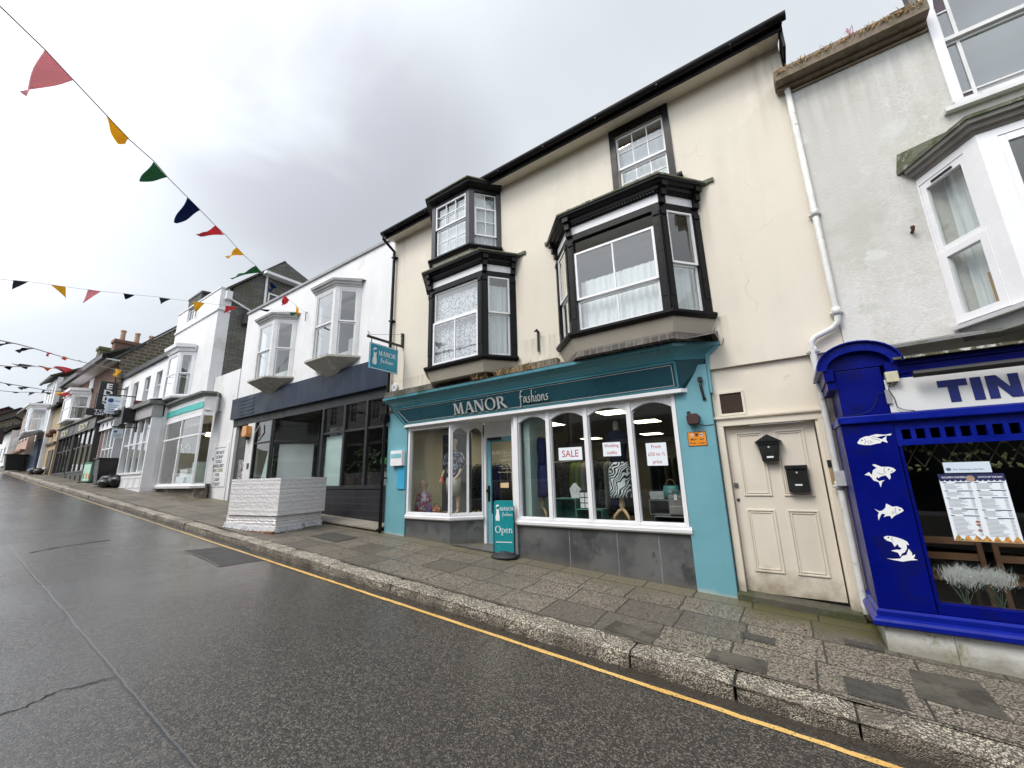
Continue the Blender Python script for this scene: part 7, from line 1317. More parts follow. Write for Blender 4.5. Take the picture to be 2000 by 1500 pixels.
def flatshop(Bp, F, x0, x1, zs, zt, fas, cornice, n, frame, fmat, riser, base, trans=None, d=.12, inside=None):
    win, gl = MB(), MB(); win.box(x0, x0+.12, -.05, d, base, zt, 0, F); win.box(x1-.12, x1, -.05, d, base, zt, 0, F)
    for i in range(n+1):
        x = x0+.12+(x1-x0-.24)*i/n
        if 0 < i < n: win.box(x-.04, x+.04, -.05, d-.04, zs+.08, zt, 0, F)
        if i < n:
            a, b_ = x+(.04 if i else 0), x0+.12+(x1-x0-.24)*(i+1)/n-(.04 if i < n-1 else 0)
            if trans:
                for tz in trans: win.box(a, b_, -.04, d-.06, tz, tz+.06, 0, F)
            glass(gl, F, a, b_, zs+.05, zt, d-.09)
    win.box(x0+.12, x1-.12, -.05, d+.04, zs, zs+.08, 0, F); w = obj('shop_window', win, frame, Bp); obj('pane', gl, glass_dk, w)
    mb = MB(); mb.box(x0+.121, x1-.121, -.05, d-.02, base, zs-.001, 0, F)
    k = max(2, n)
    for i in range(k): a = x0+.12+(x1-x0-.24)*i/k; mb.rect(a+.08, a+(x1-x0-.24)/k-.08, base+.25, zs-.12, .04, d-.0195, d+.0, 0, F)
    obj('stall_riser', mb, riser, Bp)
    f = obj('fascia', MB().box(x0-.05, x1+.05, -.05, d+.06, zt+.002, zt+fas, 0, F), fmat, Bp)
    mb = MB(); mb.box(x0-.15, x1+.15, -.05, d+.2, zt+fas+.002, zt+fas+cornice, 0, F); mb.poly([F.p(x0-.15, -.05, zt+fas+cornice+.12), F.p(x1+.15, -.05, zt+fas+cornice+.12), F.p(x1+.15, d+.2, zt+fas+cornice+.003), F.p(x0-.15, d+.2, zt+fas+cornice+.003)], (0, 0, .02)); obj('cornice', mb, lead, Bp)
    mb = MB(); room(mb, x0, x1, F.y+.1, F.y+3.5, base+.2, zt+.1); obj('shop_interior', mb, inside or [pm('mid_shop_wall', (.30, .29, .26), .9, .1), fl_int, cl_int], Bp); return f
f = flatshop(B, F4, -25.05, -21.35, 2.05, 4.35, .5, .16, 4, white_p, pm('grey_bank_fascia', (.40, .38, .39), .6, .08, 2), white_p, 1.25, (3.3,), .3)
mb = MB(); text(mb, '24', F4, -24.2, 4.42, .5, .365, .03, 0, 'CENTER', 1.3, 1, .02); mb.box(-24.75, -23.65, .36, .362, 4.4, 4.8, 0, F4); obj('lettering', mb, white_ink, f)
mb = MB(); mb.box(-23.6, -23.55, .3, .75, 4.25, 4.9, 0, F4); mb.box(-23.72, -23.42, .75, .79, 4.2, 4.95, 0, F4); tag(obj('projecting_sign', mb, satin_blk, base=(-23.57, Y4-.3, 4.25)), 'small black projecting sign on the grey fascia of the white building', 'projecting sign')
mb = MB(); mb.box(-26.18, -25.27, -.24, -.1, 1.0, 4.9, 0, F4); mb.box(-26.2, -25.2, .0, .5, 4.3, 4.85, 0, F4); mb.box(-26.24, -25.16, .0, .62, 4.85, 5.0, 0, F4); obj('dark_doorway', mb, satin_blk, B)
mb = MB(); mb.box(-26.3, -25.1, .0, .66, 5.001, 5.1, 0, F4); obj('door_hood_top', mb, dirty_w, B)
f = flatshop(B, F4, -30.1, -26.3, 2.15, 4.35, .42, .08, 5, white_p, white_p, white_p, 1.3, (3.35,), .35, [pm('blue_grey_shop', (.26, .32, .38), .9, .1), fl_int, cl_int])
mb = MB()
for i, x in enumerate((-29.4, -28.6, -27.8, -27.0)): mb.box(x-.03, x+.03, .411, .43, 4.45, 4.68, 0, F4); mb.box(x-.1, x+.1, .411, .425, 4.56, 4.6, 0, F4)
obj('lettering', mb, navy_ink, f)
mb = MB(); mb.box(-24.52, -24.38, .02, .3, 5.05, 5.4, 0, F4); tag(obj('window_box', mb, pm('dark_red_box', (.12, .03, .03), .6, .1), base=(-24.45, Y4-.2, 5.05)), 'small dark red box on the ledge above the grey fascia', 'box')
def hang(name, x, y, z0, z1, w, label, mat, lines_mb=None, arm=.25):
    t_ = thing(name, label, 'hanging sign', (x, y, z0)); F = Fr(x, y, 0, 1); mb = MB(); mb.box(-w-arm, -arm, -.03, .03, z0, z1, 0, F); bd = obj('board', mb, mat, t_); mb = MB(); mb.box(-w-arm-.05, .1, -.02, .02, z1+.06, z1+.1, 0, F); mb.box(-w-arm+.05, -w-arm+.08, -.01, .01, z1, z1+.06, 0, F); mb.box(-arm-.08, -arm-.05, -.01, .01, z1, z1+.06, 0, F); mb.box(.0, .06, -.03, .03, z1-.1, z1+.6, 0, F); obj('bracket', mb, satin_blk, t_); return t_, bd, F
pw = pm('pale_blue_sign', (.62, .70, .76), .5, .03)
t_, bd, F = hang('hanging_sign', at(222, 790, -1.1).x, Y4, at(222, 807, -1.1).z, at(222, 776, -1.1).z, .52, 'large pale blue hanging sign with a dark blue disc beside the tall black letter sign', pw, arm=.44)
zc = at(222, 791, -1.1).z; mb = MB(); mb.uzpoly(ell_pts(-.82, zc+.2, .1, .1, 0, 345, 23), .031, .04, 0, F); mb.box(-.68, -.5, .031, .036, zc+.18, zc+.21, 0, F); [mb.box(-.88, -.52, .031, .036, zc-.02-.1*i, zc-.10*i, 0, F) for i in range(4)]; obj('lettering', mb, pm('dark_blue_print', (.02, .06, .22), .5, .1), bd)
t_, bd, F = hang('hanging_sign', at(231, 846, -1.25).x, Y4-.35, at(231, 855, -1.25).z, at(231, 838, -1.25).z, .34, 'small pale blue hanging sign below the big one over the white shop', pw, arm=.35)
zc = at(231, 846, -1.25).z; mb = MB(); mb.uzpoly(ell_pts(-.6, zc+.06, .05, .05, 0, 345, 23), .031, .04, 0, F); [mb.box(-.64, -.4, .031, .036, zc-.06-.07*i, zc-.045-.07*i, 0, F) for i in range(2)]; obj('lettering', mb, MATS['dark_blue_print'], bd)
# ================================================================== red brick toy shop
Y5 = -.7; F5 = Fr(0, Y5, 1, 0)
B = thing('shop_building', 'red brick building with a white bay window and black toy shopfront', 'shop building', (-35, Y5, 2))
mb = MB(); mb.wall(-39.0, -28.6, 1.2, 8.1, [(-36.9, -33.2, 5.35, 7.0), (-32.3, -31.2, 5.5, 6.8), (-38.7, -29.4, 1.5, 4.6)], .3, F=F5); obj('wall', mb, brick_r, B)
mb = MB(); mb.box(-39.3, -28.4, .0, .55, 8.0, 8.06, 0, F5); obj('soffit', mb, white_p, B)
mb = MB(); mb.box(-39.4, -28.35, .55, .72, 8.02, 8.25, 0, F5); mb.tube([F5.p(-39.1, .6, 8.05), F5.p(-38.85, .08, 7.75), F5.p(-38.85, .08, 1.5)], .06, 8); obj('gutter', mb, black, B)
mb = MB(); mb.poly([(-39.4, Y5-.7, 8.26), (-28.63, Y5-.7, 8.26), (-28.63, 3.2, 10.9), (-39.4, 3.2, 10.9)], (0, 0, .1)); obj('roof', mb, slate_x, B)
G5 = Fr(-28.6, Y5, 0, 1); g1, g2 = atx(243, 693, -28.6), atx(342, 642, -28.6); sl = (g2.z-g1.z)/(g2.y-g1.y); zy = lambda y: g1.z+sl*(y-g1.y); mb = MB(); mb.uzpoly([(.0, 5.0), (11, 5.0), (11, 9), (g2.y+2-Y5, zy(g2.y+2)), (.0, zy(Y5))], -.2, .004, 0, G5); obj('gable_wall', mb, stone_m, B)
mb = MB(); mb.poly([(-28.62, Y5-.6, zy(Y5-.6)+.02), (-28.5, Y5-.6, zy(Y5-.6)+.02), (-28.5, g2.y+2, zy(g2.y+2)+.02), (-28.62, g2.y+2, zy(g2.y+2)+.02)], (0, 0, .14)); obj('verge', mb, slate_t, B)
mb = MB(); mb.bxy(-31.6, -30.6, 2.8, 3.8, 9.8, 12.4); mb.bxy(-31.7, -30.5, 2.7, 3.9, 12.4, 12.55); ch = obj('chimney', mb, brick_r, B)
fbay(B, -36.4, -34.0, Y5, .7, 5.45, 6.85, .5, None, .4)
mb = MB(); mb.box(-34.4, -33.4, .0, .06, 7.3, 7.9, 0, F5); obj('blocked_opening', mb, dirty_w, B)
swin(B, F5, -32.25, -31.25, 5.52, 6.78)
mb = MB(); mb.box(-38.5, -37.9, .0, .1, 5.3, 6.7, 0, F5); obj('white_panel', mb, white_p, B)
gshop = pm('dark_grey_shopfront', (.05, .045, .042), .5, .2, 3)
f = flatshop(B, F5, -38.75, -34.5, 2.35, 4.55, .6, .1, 4, gshop, pm('gold_black_fascia', (.035, .03, .025), .4, .3, 3), gshop, 1.6, (3.7,), .25); f2 = flatshop(B, F5, -34.3, -29.35, 2.35, 4.55, .6, .1, 4, gshop, MATS['gold_black_fascia'], gshop, 1.5, (3.7,), .25)
gold = pm('cream_gold_lettering', (.60, .55, .40), .4, .1); mb = MB(); text(mb, 'EDDY', F5, -36.6, 4.66, .5, .312, .03, 0, 'CENTER', 1.6, 1, .02); obj('lettering', mb, gold, f); mb = MB(); text(mb, 'EDDY', F5, -31.8, 4.66, .5, .312, .03, 0, 'CENTER', 1.6, 1, .02); obj('lettering', mb, gold, f2)
for i, (px, py) in enumerate(((1030, 245), (1075, 240), (1120, 255), (1160, 275))): pass
# tall black letter sign
q0 = at(210, 770, -1.3); t_ = thing('letter_sign', 'tall black sign with four large white letters above the words toys and gifts', 'projecting sign', (q0.x, Y5, 5.4)); F = Fr(q0.x, Y5, 0, 1); zt = at(215, 746, -1.3).z; zm = at(205, 799, -1.3).z; zl = at(203, 812, -1.3).z; hh = (zt-zm-.1)/4
mb = MB(); mb.box(-.92, -.28, -.06, .06, zm, zt, 0, F); mb.box(-1.2, -.05, -.065, .065, zl, zm-.004, 0, F); bd = obj('board', mb, satin_blk, t_, bevel=.02); mb = MB(); mb.box(-.28, .0, -.02, .02, zt-.3, zt-.25, 0, F); obj('bracket', mb, satin_blk, t_)
mb = MB()
for i, ch_ in enumerate('EDDY'): text(mb, ch_, F, -.6, zt-.06-hh*(i+.92), hh*1.1, .062, .02, 0, 'CENTER', 1.3, 1, .03)
text(mb, 'TOYS', F, -.62, zl+(zm-zl)*.54, (zm-zl)*.48, .067, .01, 0, 'CENTER', 1.7, 1, .015); text(mb, 'GIFTS', F, -.62, zl+(zm-zl)*.1, (zm-zl)*.48, .067, .01, 0, 'CENTER', 1.6, 1, .015); obj('lettering', mb, white_ink, bd)
# chimneys behind
def chim(x0, x1, y0, y1, z0, z1, mat, pots, label):
    t_ = thing('chimney_stack', label, 'chimney', (x0, y0, z0)); mb = MB(); mb.bxy(x0, x1, y0, y1, z0, z1-.25); mb.bxy(x0-.08, x1+.08, y0-.08, y1+.08, z1-.25, z1); obj('stack', mb, mat, t_); mb = MB()
    for i in range(pots): mb = MB(); mb.lathe([(.19, 0), (.16, .1), (.15, .75), (.19, .8), (.17, .9)], ((x0+x1)/2, y0+(y1-y0)*(i+.5)/pots, z1), 10); obj('chimney_pot', mb, MATS['clay_pot'], t_)
chim(-42.6, -41.7, 1.2, 4.6, 9.0, 12.7, brick_r, 4, 'red brick chimney stack with four clay pots above the toy shop roof'); chim(-47.6, -46.6, 1.2, 3.0, 9.5, 13.1, pm('mossy_chimney_render', (.11, .115, .05), .9, .25, 2, .4, 20), 1, 'green mossy chimney stack with one clay pot beyond the brick one')
# ================================================================== houses further up the street
def house(label, x0, x1, y, z0, z1, mat, wins, roofh=2.2, dep=8, roofm=None, gm=None, eave=.3, n='terraced_house'):
    B = thing(n, label, 'house', ((x0+x1)/2, y, z0)); F = Fr(0, y, 1, 0); mb = MB(); mb.wall(x0, x1, z0-1, z1, wins, .25, F=F); mb.bxy(x0, x0+.2, y+.25, y+dep, z0-1, z1-.02); obj('wall', mb, mat, B)
    mb = MB(); mb.poly([(x0-.1, y-eave, z1), (x1+.1, y-eave, z1), (x1+.1, y+dep/2, z1+roofh), (x0-.1, y+dep/2, z1+roofh)], (0, 0, .12)); mb.poly([(x1+.1, y+dep/2, z1+roofh), (x1+.1, y+dep, z1), (x0-.1, y+dep, z1), (x0-.1, y+dep/2, z1+roofh)], (0, 0, .12)); obj('roof', mb, roofm or slate_x, B)
    G = Fr(x1-.2, y+.25, 0, 1); mb = MB(); mb.uzpoly([(.0, z0-1), (dep-.25, z0-1), (dep-.25, z1), (dep/2-.25, z1+roofh-.08), (.0, z1)], .0, .2, 0, G); obj('gable_wall', mb, gm or mat, B)
    mb = MB(); mb.box(x0-.1, x1+.1, eave-.02, eave+.1, z1-.06, z1+.08, 0, F); obj('gutter', mb, satin_blk, B)
    for a, b_, c_, d_ in wins: swin(B, F, a, b_, c_, d_)
    return B, F
tan_r = pm('tan_render', (.37, .28, .17), .85, .12, 1.5, .3, 40); pink_r = pm('pink_render', (.42, .30, .24), .85, .12, 1.5, .3, 40)
B, F = house('narrow tan rendered house between the brick toy shop and the tall white house', -42.2, -39.05, -1.0, 2.4, 6.95, tan_r, [(-41.2, -40.4, 2.9, 4.0)], 2.5); mb = MB(); mb.box(-42.1, -39.1, .0, .1, 4.35, 4.5, 0, F); mb.box(-40.2, -39.3, .0, .05, 2.0, 4.0, 0, F); obj('shopfront', mb, gshop, B); mb = MB(); mb.ell(F.p(-40.9, .15, 5.05), .25, .2, .18, 8, 6); mb.ell(F.p(-40.0, .15, 5.2), .2, .18, .16, 8, 6); obj('wall_lantern', mb, rust, B)
B, F = house('tall white house with a corner bay above a dark blue shopfront', -46.6, -42.25, -1.2, 2.6, 9.3, white_r, [(-43.4, -42.8, 7.4, 8.7), (-44.6, -44.0, 7.4, 8.7), (-45.8, -45.2, 7.4, 8.7)], 2.6, 8, None, stone_m)
fbay(B, -45.2, -43.4, -1.2, .8, 5.5, 7.1, .5, None, .3); mb = MB(); mb.box(-45.9, -42.6, .0, .1, 2.0, 4.9, 0, F)
for i in range(5): mb.box(-45.85+.65*i, -45.3+.65*i, .1005, .13, 2.2, 4.6, 0, F)
obj('shopfront', mb, pm('dark_blue_shopfront', (.012, .03, .065), .5, .2, 3), B)
mb = MB(); o_ = len(mb.v); n = 8
for u in (-46.3, -42.5):
    for k in range(n+1): a = math.pi/2*k/n; mb.v.append(F.p(u, .1+1.0*math.sin(a), 4.75+.75*math.cos(a)))
for k in range(n): mb.f.append([o_+k, o_+k+1, o_+n+2+k, o_+n+1+k]); mb.m.append(0)
mb.f.append([o_+k for k in range(n+1)]); mb.m.append(0); mb.f.append([o_+n+1+k for k in range(n+1)]); mb.m.append(0); mb.box(-46.3, -42.5, 1.08, 1.11, 4.45, 4.75, 0, F); t_ = tag(obj('shop_awning', mb, pm('grey_awning_cloth', (.20, .20, .21), .7, .3, 1.5), base=F.p(-44.4, .1, 4.75)), 'rounded grey canopy awning over the dark blue shopfront', 'awning')
B, F = house('pale pink rendered house with shuttered windows beyond the grey awning', -52.4, -46.7, -1.5, 2.8, 7.65, pink_r, [(-48.2, -47.4, 5.3, 6.8), (-49.8, -49.0, 5.3, 6.8), (-51.4, -50.6, 5.3, 6.8)], 2.4); mb = MB(); mb.box(-52.2, -46.8, .0, .08, 2.0, 4.0, 0, F)
for i in range(6): mb.box(-52.0+.85*i, -51.3+.85*i, .0805, .11, 2.3, 3.8, 0, F)
obj('shopfront', mb, pm('grey_green_shopfront', (.28, .27, .22), .7, .15, 3), B); mb = MB(); mb.box(-52.3, -46.8, .0, .25, 4.3, 4.42, 0, F); obj('ledge', mb, wood, B)
B, F = house('white public house with a dark hanging sign at the top of the street', -66, -52.6, -1.9, 3.1, 6.3, white_r, [(-55, -54, 3.9, 5.0), (-57.5, -56.5, 3.9, 5.0), (-60.5, -59.5, 3.9, 5.0)], 2.2, 8, None, None, .3, 'public_house'); mb = MB(); mb.box(-59.2, -58.3, .0, .08, 2.6, 4.8, 0, F); mb.box(-66, -52.6, .0, .05, 2.5, 3.4, 0, F); obj('door', mb, satin_blk, B)
t_, bd, F = hang('hanging_sign', -54.0, -1.9, 5.2, 6.5, 1.3, 'dark pub sign board hanging from the white public house', pm('dark_pub_sign', (.03, .022, .016), .5, .5, 6)); mb = MB(); mb.uzpoly(ell_pts(-.9, 5.85, .3, .35, 0, 340, 17), .031, .04, 0, F); obj('emblem', mb, pm('faded_sign_emblem', (.16, .11, .08), .6, .3, 8), bd)
B, F = house('house with a red painted front beyond the white public house', -76, -66.1, -2.2, 3.4, 7.0, pm('red_paint', (.30, .03, .035), .6, .15), [(-68.5, -67.5, 5.2, 6.2), (-71, -70, 5.2, 6.2)], 2.4)
# hill with a few houses
hm, t, out = nt('far_hillside'); pos = N(t, 'ShaderNodeNewGeometry').outputs['Position']; c = mixc(t, ramp(t, noise(t, pos, .12, 6, .65), .35, .65), (.055, .06, .028), (.11, .10, .055)); p = N(t, 'ShaderNodeBsdfPrincipled', {'Base Color': c, 'Roughness': .95}); t.links.new(p.outputs[0], out.inputs[0])
mb = MB(); nx, ny = 24, 24
for i in range(nx+1):
    for j in range(ny+1):
        x = -95-150*i/nx; y = -75+130*j/ny; k = min(1, i/9)
        mb.v.append((x, y, 4.4+k*k*(3-2*k)*(8+3*math.sin(y*.06+1)+2*math.sin(x*.09))+R.uniform(-.4, .4)))
for i in range(nx):
    for j in range(ny): a = i*(ny+1)+j; mb.f.append([a, a+1, a+ny+2, a+ny+1]); mb.m.append(0)
struct('hills', mb, hm, smooth=True)
def hillhouse(px, py, dist, w, h, mat, label):
    c_ = atd(px, py, dist); t_ = thing('hill_house', label, 'house', (c_.x, c_.y, c_.z-h)); mb = MB(); mb.bxy(c_.x-4, c_.x, c_.y-w/2, c_.y+w/2, c_.z-h-3, c_.z-w*.32); mb.poly([(c_.x, c_.y-w/2, c_.z-w*.32), (c_.x, c_.y+w/2, c_.z-w*.32), (c_.x, c_.y, c_.z)], (-4, 0, 0)); obj('wall', mb, mat, t_)
    mb = MB(); 
    for s_ in (-1, 1): mb.poly([(c_.x+.3, c_.y, c_.z+.1), (c_.x+.3, c_.y+s_*w*.56, c_.z-w*.34), (c_.x-4.3, c_.y+s_*w*.56, c_.z-w*.34), (c_.x-4.3, c_.y, c_.z+.1)], (0, 0, .15))
    obj('roof', mb, slate_t, t_); mb = MB()
    for s_ in (-1, 1): mb.bxy(c_.x, c_.x+.08, c_.y+s_*w*.22-.45, c_.y+s_*w*.22+.45, c_.z-h*.75, c_.z-h*.45)
    obj('window', mb, white_p, t_)
hillhouse(16, 797, 95, 9, 6.5, pm('dark_red_hill_wall', (.10, .035, .035), .8, .2, .5), 'dark red gabled house on the hilltop'); hillhouse(40, 799, 92, 8.5, 6.5, pm('brown_hill_wall', (.10, .08, .06), .8, .2, .5), 'brown gabled house on the hill beside the dark red one'); hillhouse(30, 815, 80, 7, 4, stone_m, 'low stone house with a white window below the two gabled houses')
# ================================================================== bins, bags, board on the far pavement
binm = pm('black_bin_plastic', (.012, .012, .013), .4, .3, 5, .05, 30)
def wheelie(x, y, w, h, label):
    z = zg(x, y); t_ = thing('wheelie_bin', label, 'wheelie bin', (x, y, z)); d = w*.9
    mb = MB(); b_ = [(x-w*.4, y-d*.4), (x+w*.4, y-d*.4), (x+w*.4, y+d*.4), (x-w*.4, y+d*.4)]; tp = [(x-w*.5, y-d*.5), (x+w*.5, y-d*.5), (x+w*.5, y+d*.5), (x-w*.5, y+d*.5)]
    mb.add([(a, c, z+.06) for a, c in b_]+[(a, c, z+h) for a, c in tp], [(3, 2, 1, 0), (4, 5, 6, 7)]+[(i, (i+1) % 4, 4+(i+1) % 4, 4+i) for i in range(4)]); obj('body', mb, binm, t_, bevel=.03)
    mb = MB(); mb.poly([(x-w*.55, y-d*.58, z+h+.005), (x+w*.55, y-d*.58, z+h+.005), (x+w*.5, y+d*.55, z+h+.005), (x-w*.5, y+d*.55, z+h+.005)], (0, 0, .05)); mb.bxy(x-w*.55, x+w*.55, y+d*.55, y+d*.62, z+h-.06, z+h+.05); obj('lid', mb, binm, t_, bevel=.015)
    for s_ in (-1, 1): mb = MB(); mb.tube([(x+s_*w*.44, y+d*.42, z+.1), (x+s_*w*.36, y+d*.42, z+.1)], .1, 12); obj('wheel', mb, satin_blk, t_)
    return t_
wheelie(-25.75, -.95, .74, 1.2, 'large black wheelie bin beside the rubbish bags outside the dark doorway'); wheelie(-46.4, -1.9, 1.1, 1.15, 'black bin standing by the pale pink house far up the street')
def bag(x, y, r, label, grp=None):
    z = zg(x, y); mb = MB(); L = []; k = R.random()*6; n = 16
    for j in range(9):
        f = j/8; rr = r*math.sin(math.pi*(.12+.80*f))**.7*(1 if f < .85 else .5); L.append([(x+rr*(1+.12*math.sin(3*a+k+j)+R.uniform(-.07, .07))*math.cos(a), y+rr*.8*(1+.12*math.cos(4*a+k))*math.sin(a), z+.01+r*1.25*f) for a in [2*math.pi*i/n for i in range(n)]])
    o = 0
    for l in L: mb.v += l
    for j in range(8):
        for i in range(n): mb.f.append([j*n+i, j*n+(i+1) % n, (j+1)*n+(i+1) % n, (j+1)*n+i]); mb.m.append(0)
    mb.f.append(list(range(n))[::-1]); mb.m.append(0); mb.f.append([8*n+i for i in range(n)]); mb.m.append(0)
    tag(obj('rubbish_bag', mb, pm('bin_bag', (.012, .012, .014), .28, .2, 8, .9, 14) if 'bin_bag' not in MATS else MATS['bin_bag'], base=(x, y, z), smooth=True), label, 'rubbish bag', grp)
bag(-25.2, -.8, .50, 'black rubbish bag leaning against the large wheelie bin'); bag(-24.7, -.7, .44, 'black rubbish bag nearest the dark doorway'); bag(-24.95, -1.0, .34, 'small black rubbish bag in front of the other two by the bin')
for i, (x, y, r, l) in enumerate(((-40.6, -1.5, .36, 'largest black rubbish bag of the heap by the dark blue shopfront'), (-41.3, -1.45, .3, 'black rubbish bag on the uphill side of the heap by the dark blue shopfront'), (-40.0, -1.35, .33, 'black rubbish bag of the heap next to the tan house'))): bag(x, y, r, l)
x, y = -29.0, -.95; z = zg(x, y); t_ = thing('pavement_board', 'pale green advertising board with ice cream pictures beside the wheelie bin', 'pavement sign', (x, y, z)); F = Fr(x, y, 1, .25); mb = MB(); mb.box(-.32, .32, -.05, .05, z+.05, z+1.0, 0, F); obj('frame', mb, pm('board_green_frame', (.06, .16, .11), .5, .1), t_, bevel=.01); mb = MB(); mb.box(-.29, .29, .0505, .056, z+.1, z+.9, 0, F); fc = obj('face', mb, pm('mint_face', (.42, .62, .50), .5, .05), t_)
for i, cn in enumerate(((.05, .25, .06), (.55, .22, .03), (.45, .03, .02))): mb = MB(); mb.uzpoly([(-.26+.24*i, z+.2), (-.14+.24*i, z+.2), (-.15+.24*i, z+.42), (-.2+.24*i, z+.5), (-.25+.24*i, z+.42)], .0565, .06, 0, F); obj('picture', mb, pm('board_colour', cn, .5, .1), fc)
mb = MB(); [mb.box(u-.03, u+.03, -.25, .2, z+.0, z+.05, 0, F) for u in (-.3, .3)]; obj('foot', mb, satin_blk, t_)
# ================================================================== bunting
FC = {'pink': (.80, .44, .47), 'red': (.60, .13, .15), 'yellow': (.78, .52, .08), 'green': (.08, .22, .12), 'navy': (.03, .05, .15), 'grey': (.09, .10, .11), 'orange': (.65, .25, .05), 'dark': (.05, .05, .07)}
FM = {k: clothmat('pennant_'+k, c, .7) for k, c in FC.items()}; cordm = pm('bunting_cord', (.30, .24, .26), .8, .1)
def bunting(label, A, Bp, pix, flags, ext=None, r=.0032):
    """A, Bp: the two ends (3-D); pix: photo points the cord sags through, in the vertical plane of A and Bp"""
    n = Vector((Bp.y-A.y, A.x-Bp.x, 0)).normalized()
    def on(px, py): d = ray(px, py); return CAM+d*((A-CAM).dot(n)/d.dot(n))
    t_ = thing('bunting', label, 'bunting', A); pts = [on(*p) for p in pix]
    if ext is not None: pts = [ext]+pts
    mb = MB(); mb.tube(pts, r, 5); obj('cord', mb, cordm, t_)
    for col, a, b_, tip, sw in flags:
        p, q, c = on(*a), on(*b_), on(*tip); w = (q-p).length; c = c+n*sw*w; mb = MB(); m_ = 7; ph = R.random()*6; th = n*.0015
        top_, bot = [], []
        for j in range(m_+1):
            f = j/m_; l = p.lerp(c, f); r_ = q.lerp(c, f*.98); cnt = max(1, m_-j)
            for i in range(cnt+1):
                s = i/cnt; v = l.lerp(r_, s)+n*(w*.10*math.sin(3.2*s+4*f+ph)*f*(1-f*.3))+Vector((0, 0, w*.06*math.sin(5*s+ph+3*f)*f)); top_.append(v)
        idx = []; k = 0
        for j in range(m_+1): idx.append(list(range(k, k+max(1, m_-j)+1))); k += max(1, m_-j)+1
        o1 = len(mb.v); mb.v += [tuple(v+th) for v in top_]; o2 = len(mb.v); mb.v += [tuple(v-th) for v in top_]
        for j in range(m_):
            u_, d_ = idx[j], idx[j+1]
            for i in range(len(u_)-1):
                tris = [(u_[i], u_[i+1], d_[min(i, len(d_)-1)])]
                if i < len(d_)-1: tris.append((u_[i+1], d_[i+1], d_[i]))
                for tr in tris: mb.f.append([o1+x for x in tr]); mb.m.append(0); mb.f.append([o2+x for x in tr[::-1]]); mb.m.append(0)
        o = obj('pennant', mb, FM[col], t_, smooth=True); o['label'] = {'grey': 'dark grey', 'dark': 'dark'}.get(col, col)+' pennant'
hook = at(600, 613, NY-.02); B1 = atd(0, 12, 2.9); ex = B1+(B1-atd(85, 98, 3.45))*3
bunting('nearest line of bunting, rising steeply from the white wall over the street', hook, atd(85, 98, 3.45), [(-300, -300), (0, 12), (88, 97), (145, 158), (207, 224), (252, 272), (303, 317), (330, 349), (367, 386), (391, 410), (421, 441), (440, 458), (463, 484), (478, 500), (500, 519), (512, 534), (532, 552), (560, 582), (580, 598), (600, 613)],
        [('pink', (88, 97), (143, 156), (61, 189), .15), ('yellow', (207, 224), (252, 270), (240, 287), .1), ('green', (300, 316), (326, 346), (288, 360), .2), ('navy', (366, 386), (391, 410), (350, 440), .1), ('red', (421, 440), (438, 459), (401, 461), .2), ('yellow', (463, 483), (477, 498), (449, 503), .1), ('green', (499, 519), (512, 532), (467, 544), .2), ('navy', (530, 549), (541, 561), (533, 569), .1), ('red', (556, 576), (565, 586), (557, 599), .1), ('yellow', (577, 596), (584, 604), (587, 615), .1)])
B2_ = atd(0, 545, 11.0)
bunting('line of bunting stretched almost level across the street to the white wall', hook, B2_, [(-200, 535), (0, 545), (25, 548), (56, 550), (99, 556), (128, 560), (172, 566), (197, 569), (241, 573), (264, 576), (311, 580), (335, 584), (376, 589), (400, 592), (442, 597), (466, 600), (508, 604), (530, 605), (600, 613)],
        [('grey', (26, 547), (56, 550), (24, 566), .1), ('yellow', (99, 556), (128, 560), (130, 581), .1), ('pink', (172, 565), (198, 569), (163, 591), .1), ('dark', (241, 573), (264, 576), (246, 585), .1), ('grey', (311, 581), (334, 584), (315, 593), .1), ('yellow', (377, 588), (400, 592), (383, 609), .1), ('red', (441, 597), (466, 600), (439, 610), .1), ('navy', (504, 603), (528, 605), (522, 609), .1), ('green', (566, 610), (588, 611), (570, 617), .1)])
e3 = at(236, 722, -.9)
bunting('line of bunting sloping down to the red brick shop', e3, atd(0, 662, 13.5), [(-160, 640), (0, 665), (34, 672), (68, 681), (104, 692), (136, 701), (165, 708), (236, 724)],
        [('dark', (14, 668), (34, 671), (2, 676), .1), ('dark', (46, 679), (68, 681), (43, 687), .1), ('red', (91, 687), (104, 690), (98, 695), .1), ('orange', (123, 695), (136, 700), (129, 703), .1), ('dark', (153, 703), (163, 708), (162, 707), .1), ('yellow', (227, 720), (238, 724), (233, 735), .1)], r=.012)
e4 = at(143, 722, -1.2)
bunting('short line of bunting below the first distant one', e4, atd(0, 713, 15), [(-140, 706), (0, 714), (25, 716), (72, 716), (102, 719), (143, 722)], [('dark', (13, 716), (25, 716), (23, 722), .1), ('grey', (55, 714), (72, 714), (53, 718), .1), ('orange', (90, 718), (102, 719), (96, 722), .1), ('red', (132, 719), (143, 721), (138, 725), .1)], r=.012)
e5 = at(140, 768, -1.2)
bunting('low line of bunting with a yellow and a red flag against the stone gable', e5, atd(0, 745, 20), [(-140, 735), (0, 747), (24, 751), (60, 757), (90, 762), (140, 767)], [('dark', (12, 750), (24, 752), (20, 753), .1), ('grey', (48, 757), (60, 757), (47, 759), .1), ('dark', (84, 762), (92, 762), (88, 767), .1), ('yellow', (116, 765), (125, 766), (120, 772), .1), ('red', (127, 767), (138, 768), (132, 774), .1)], r=.014)
e6 = at(92, 782, -1.6)
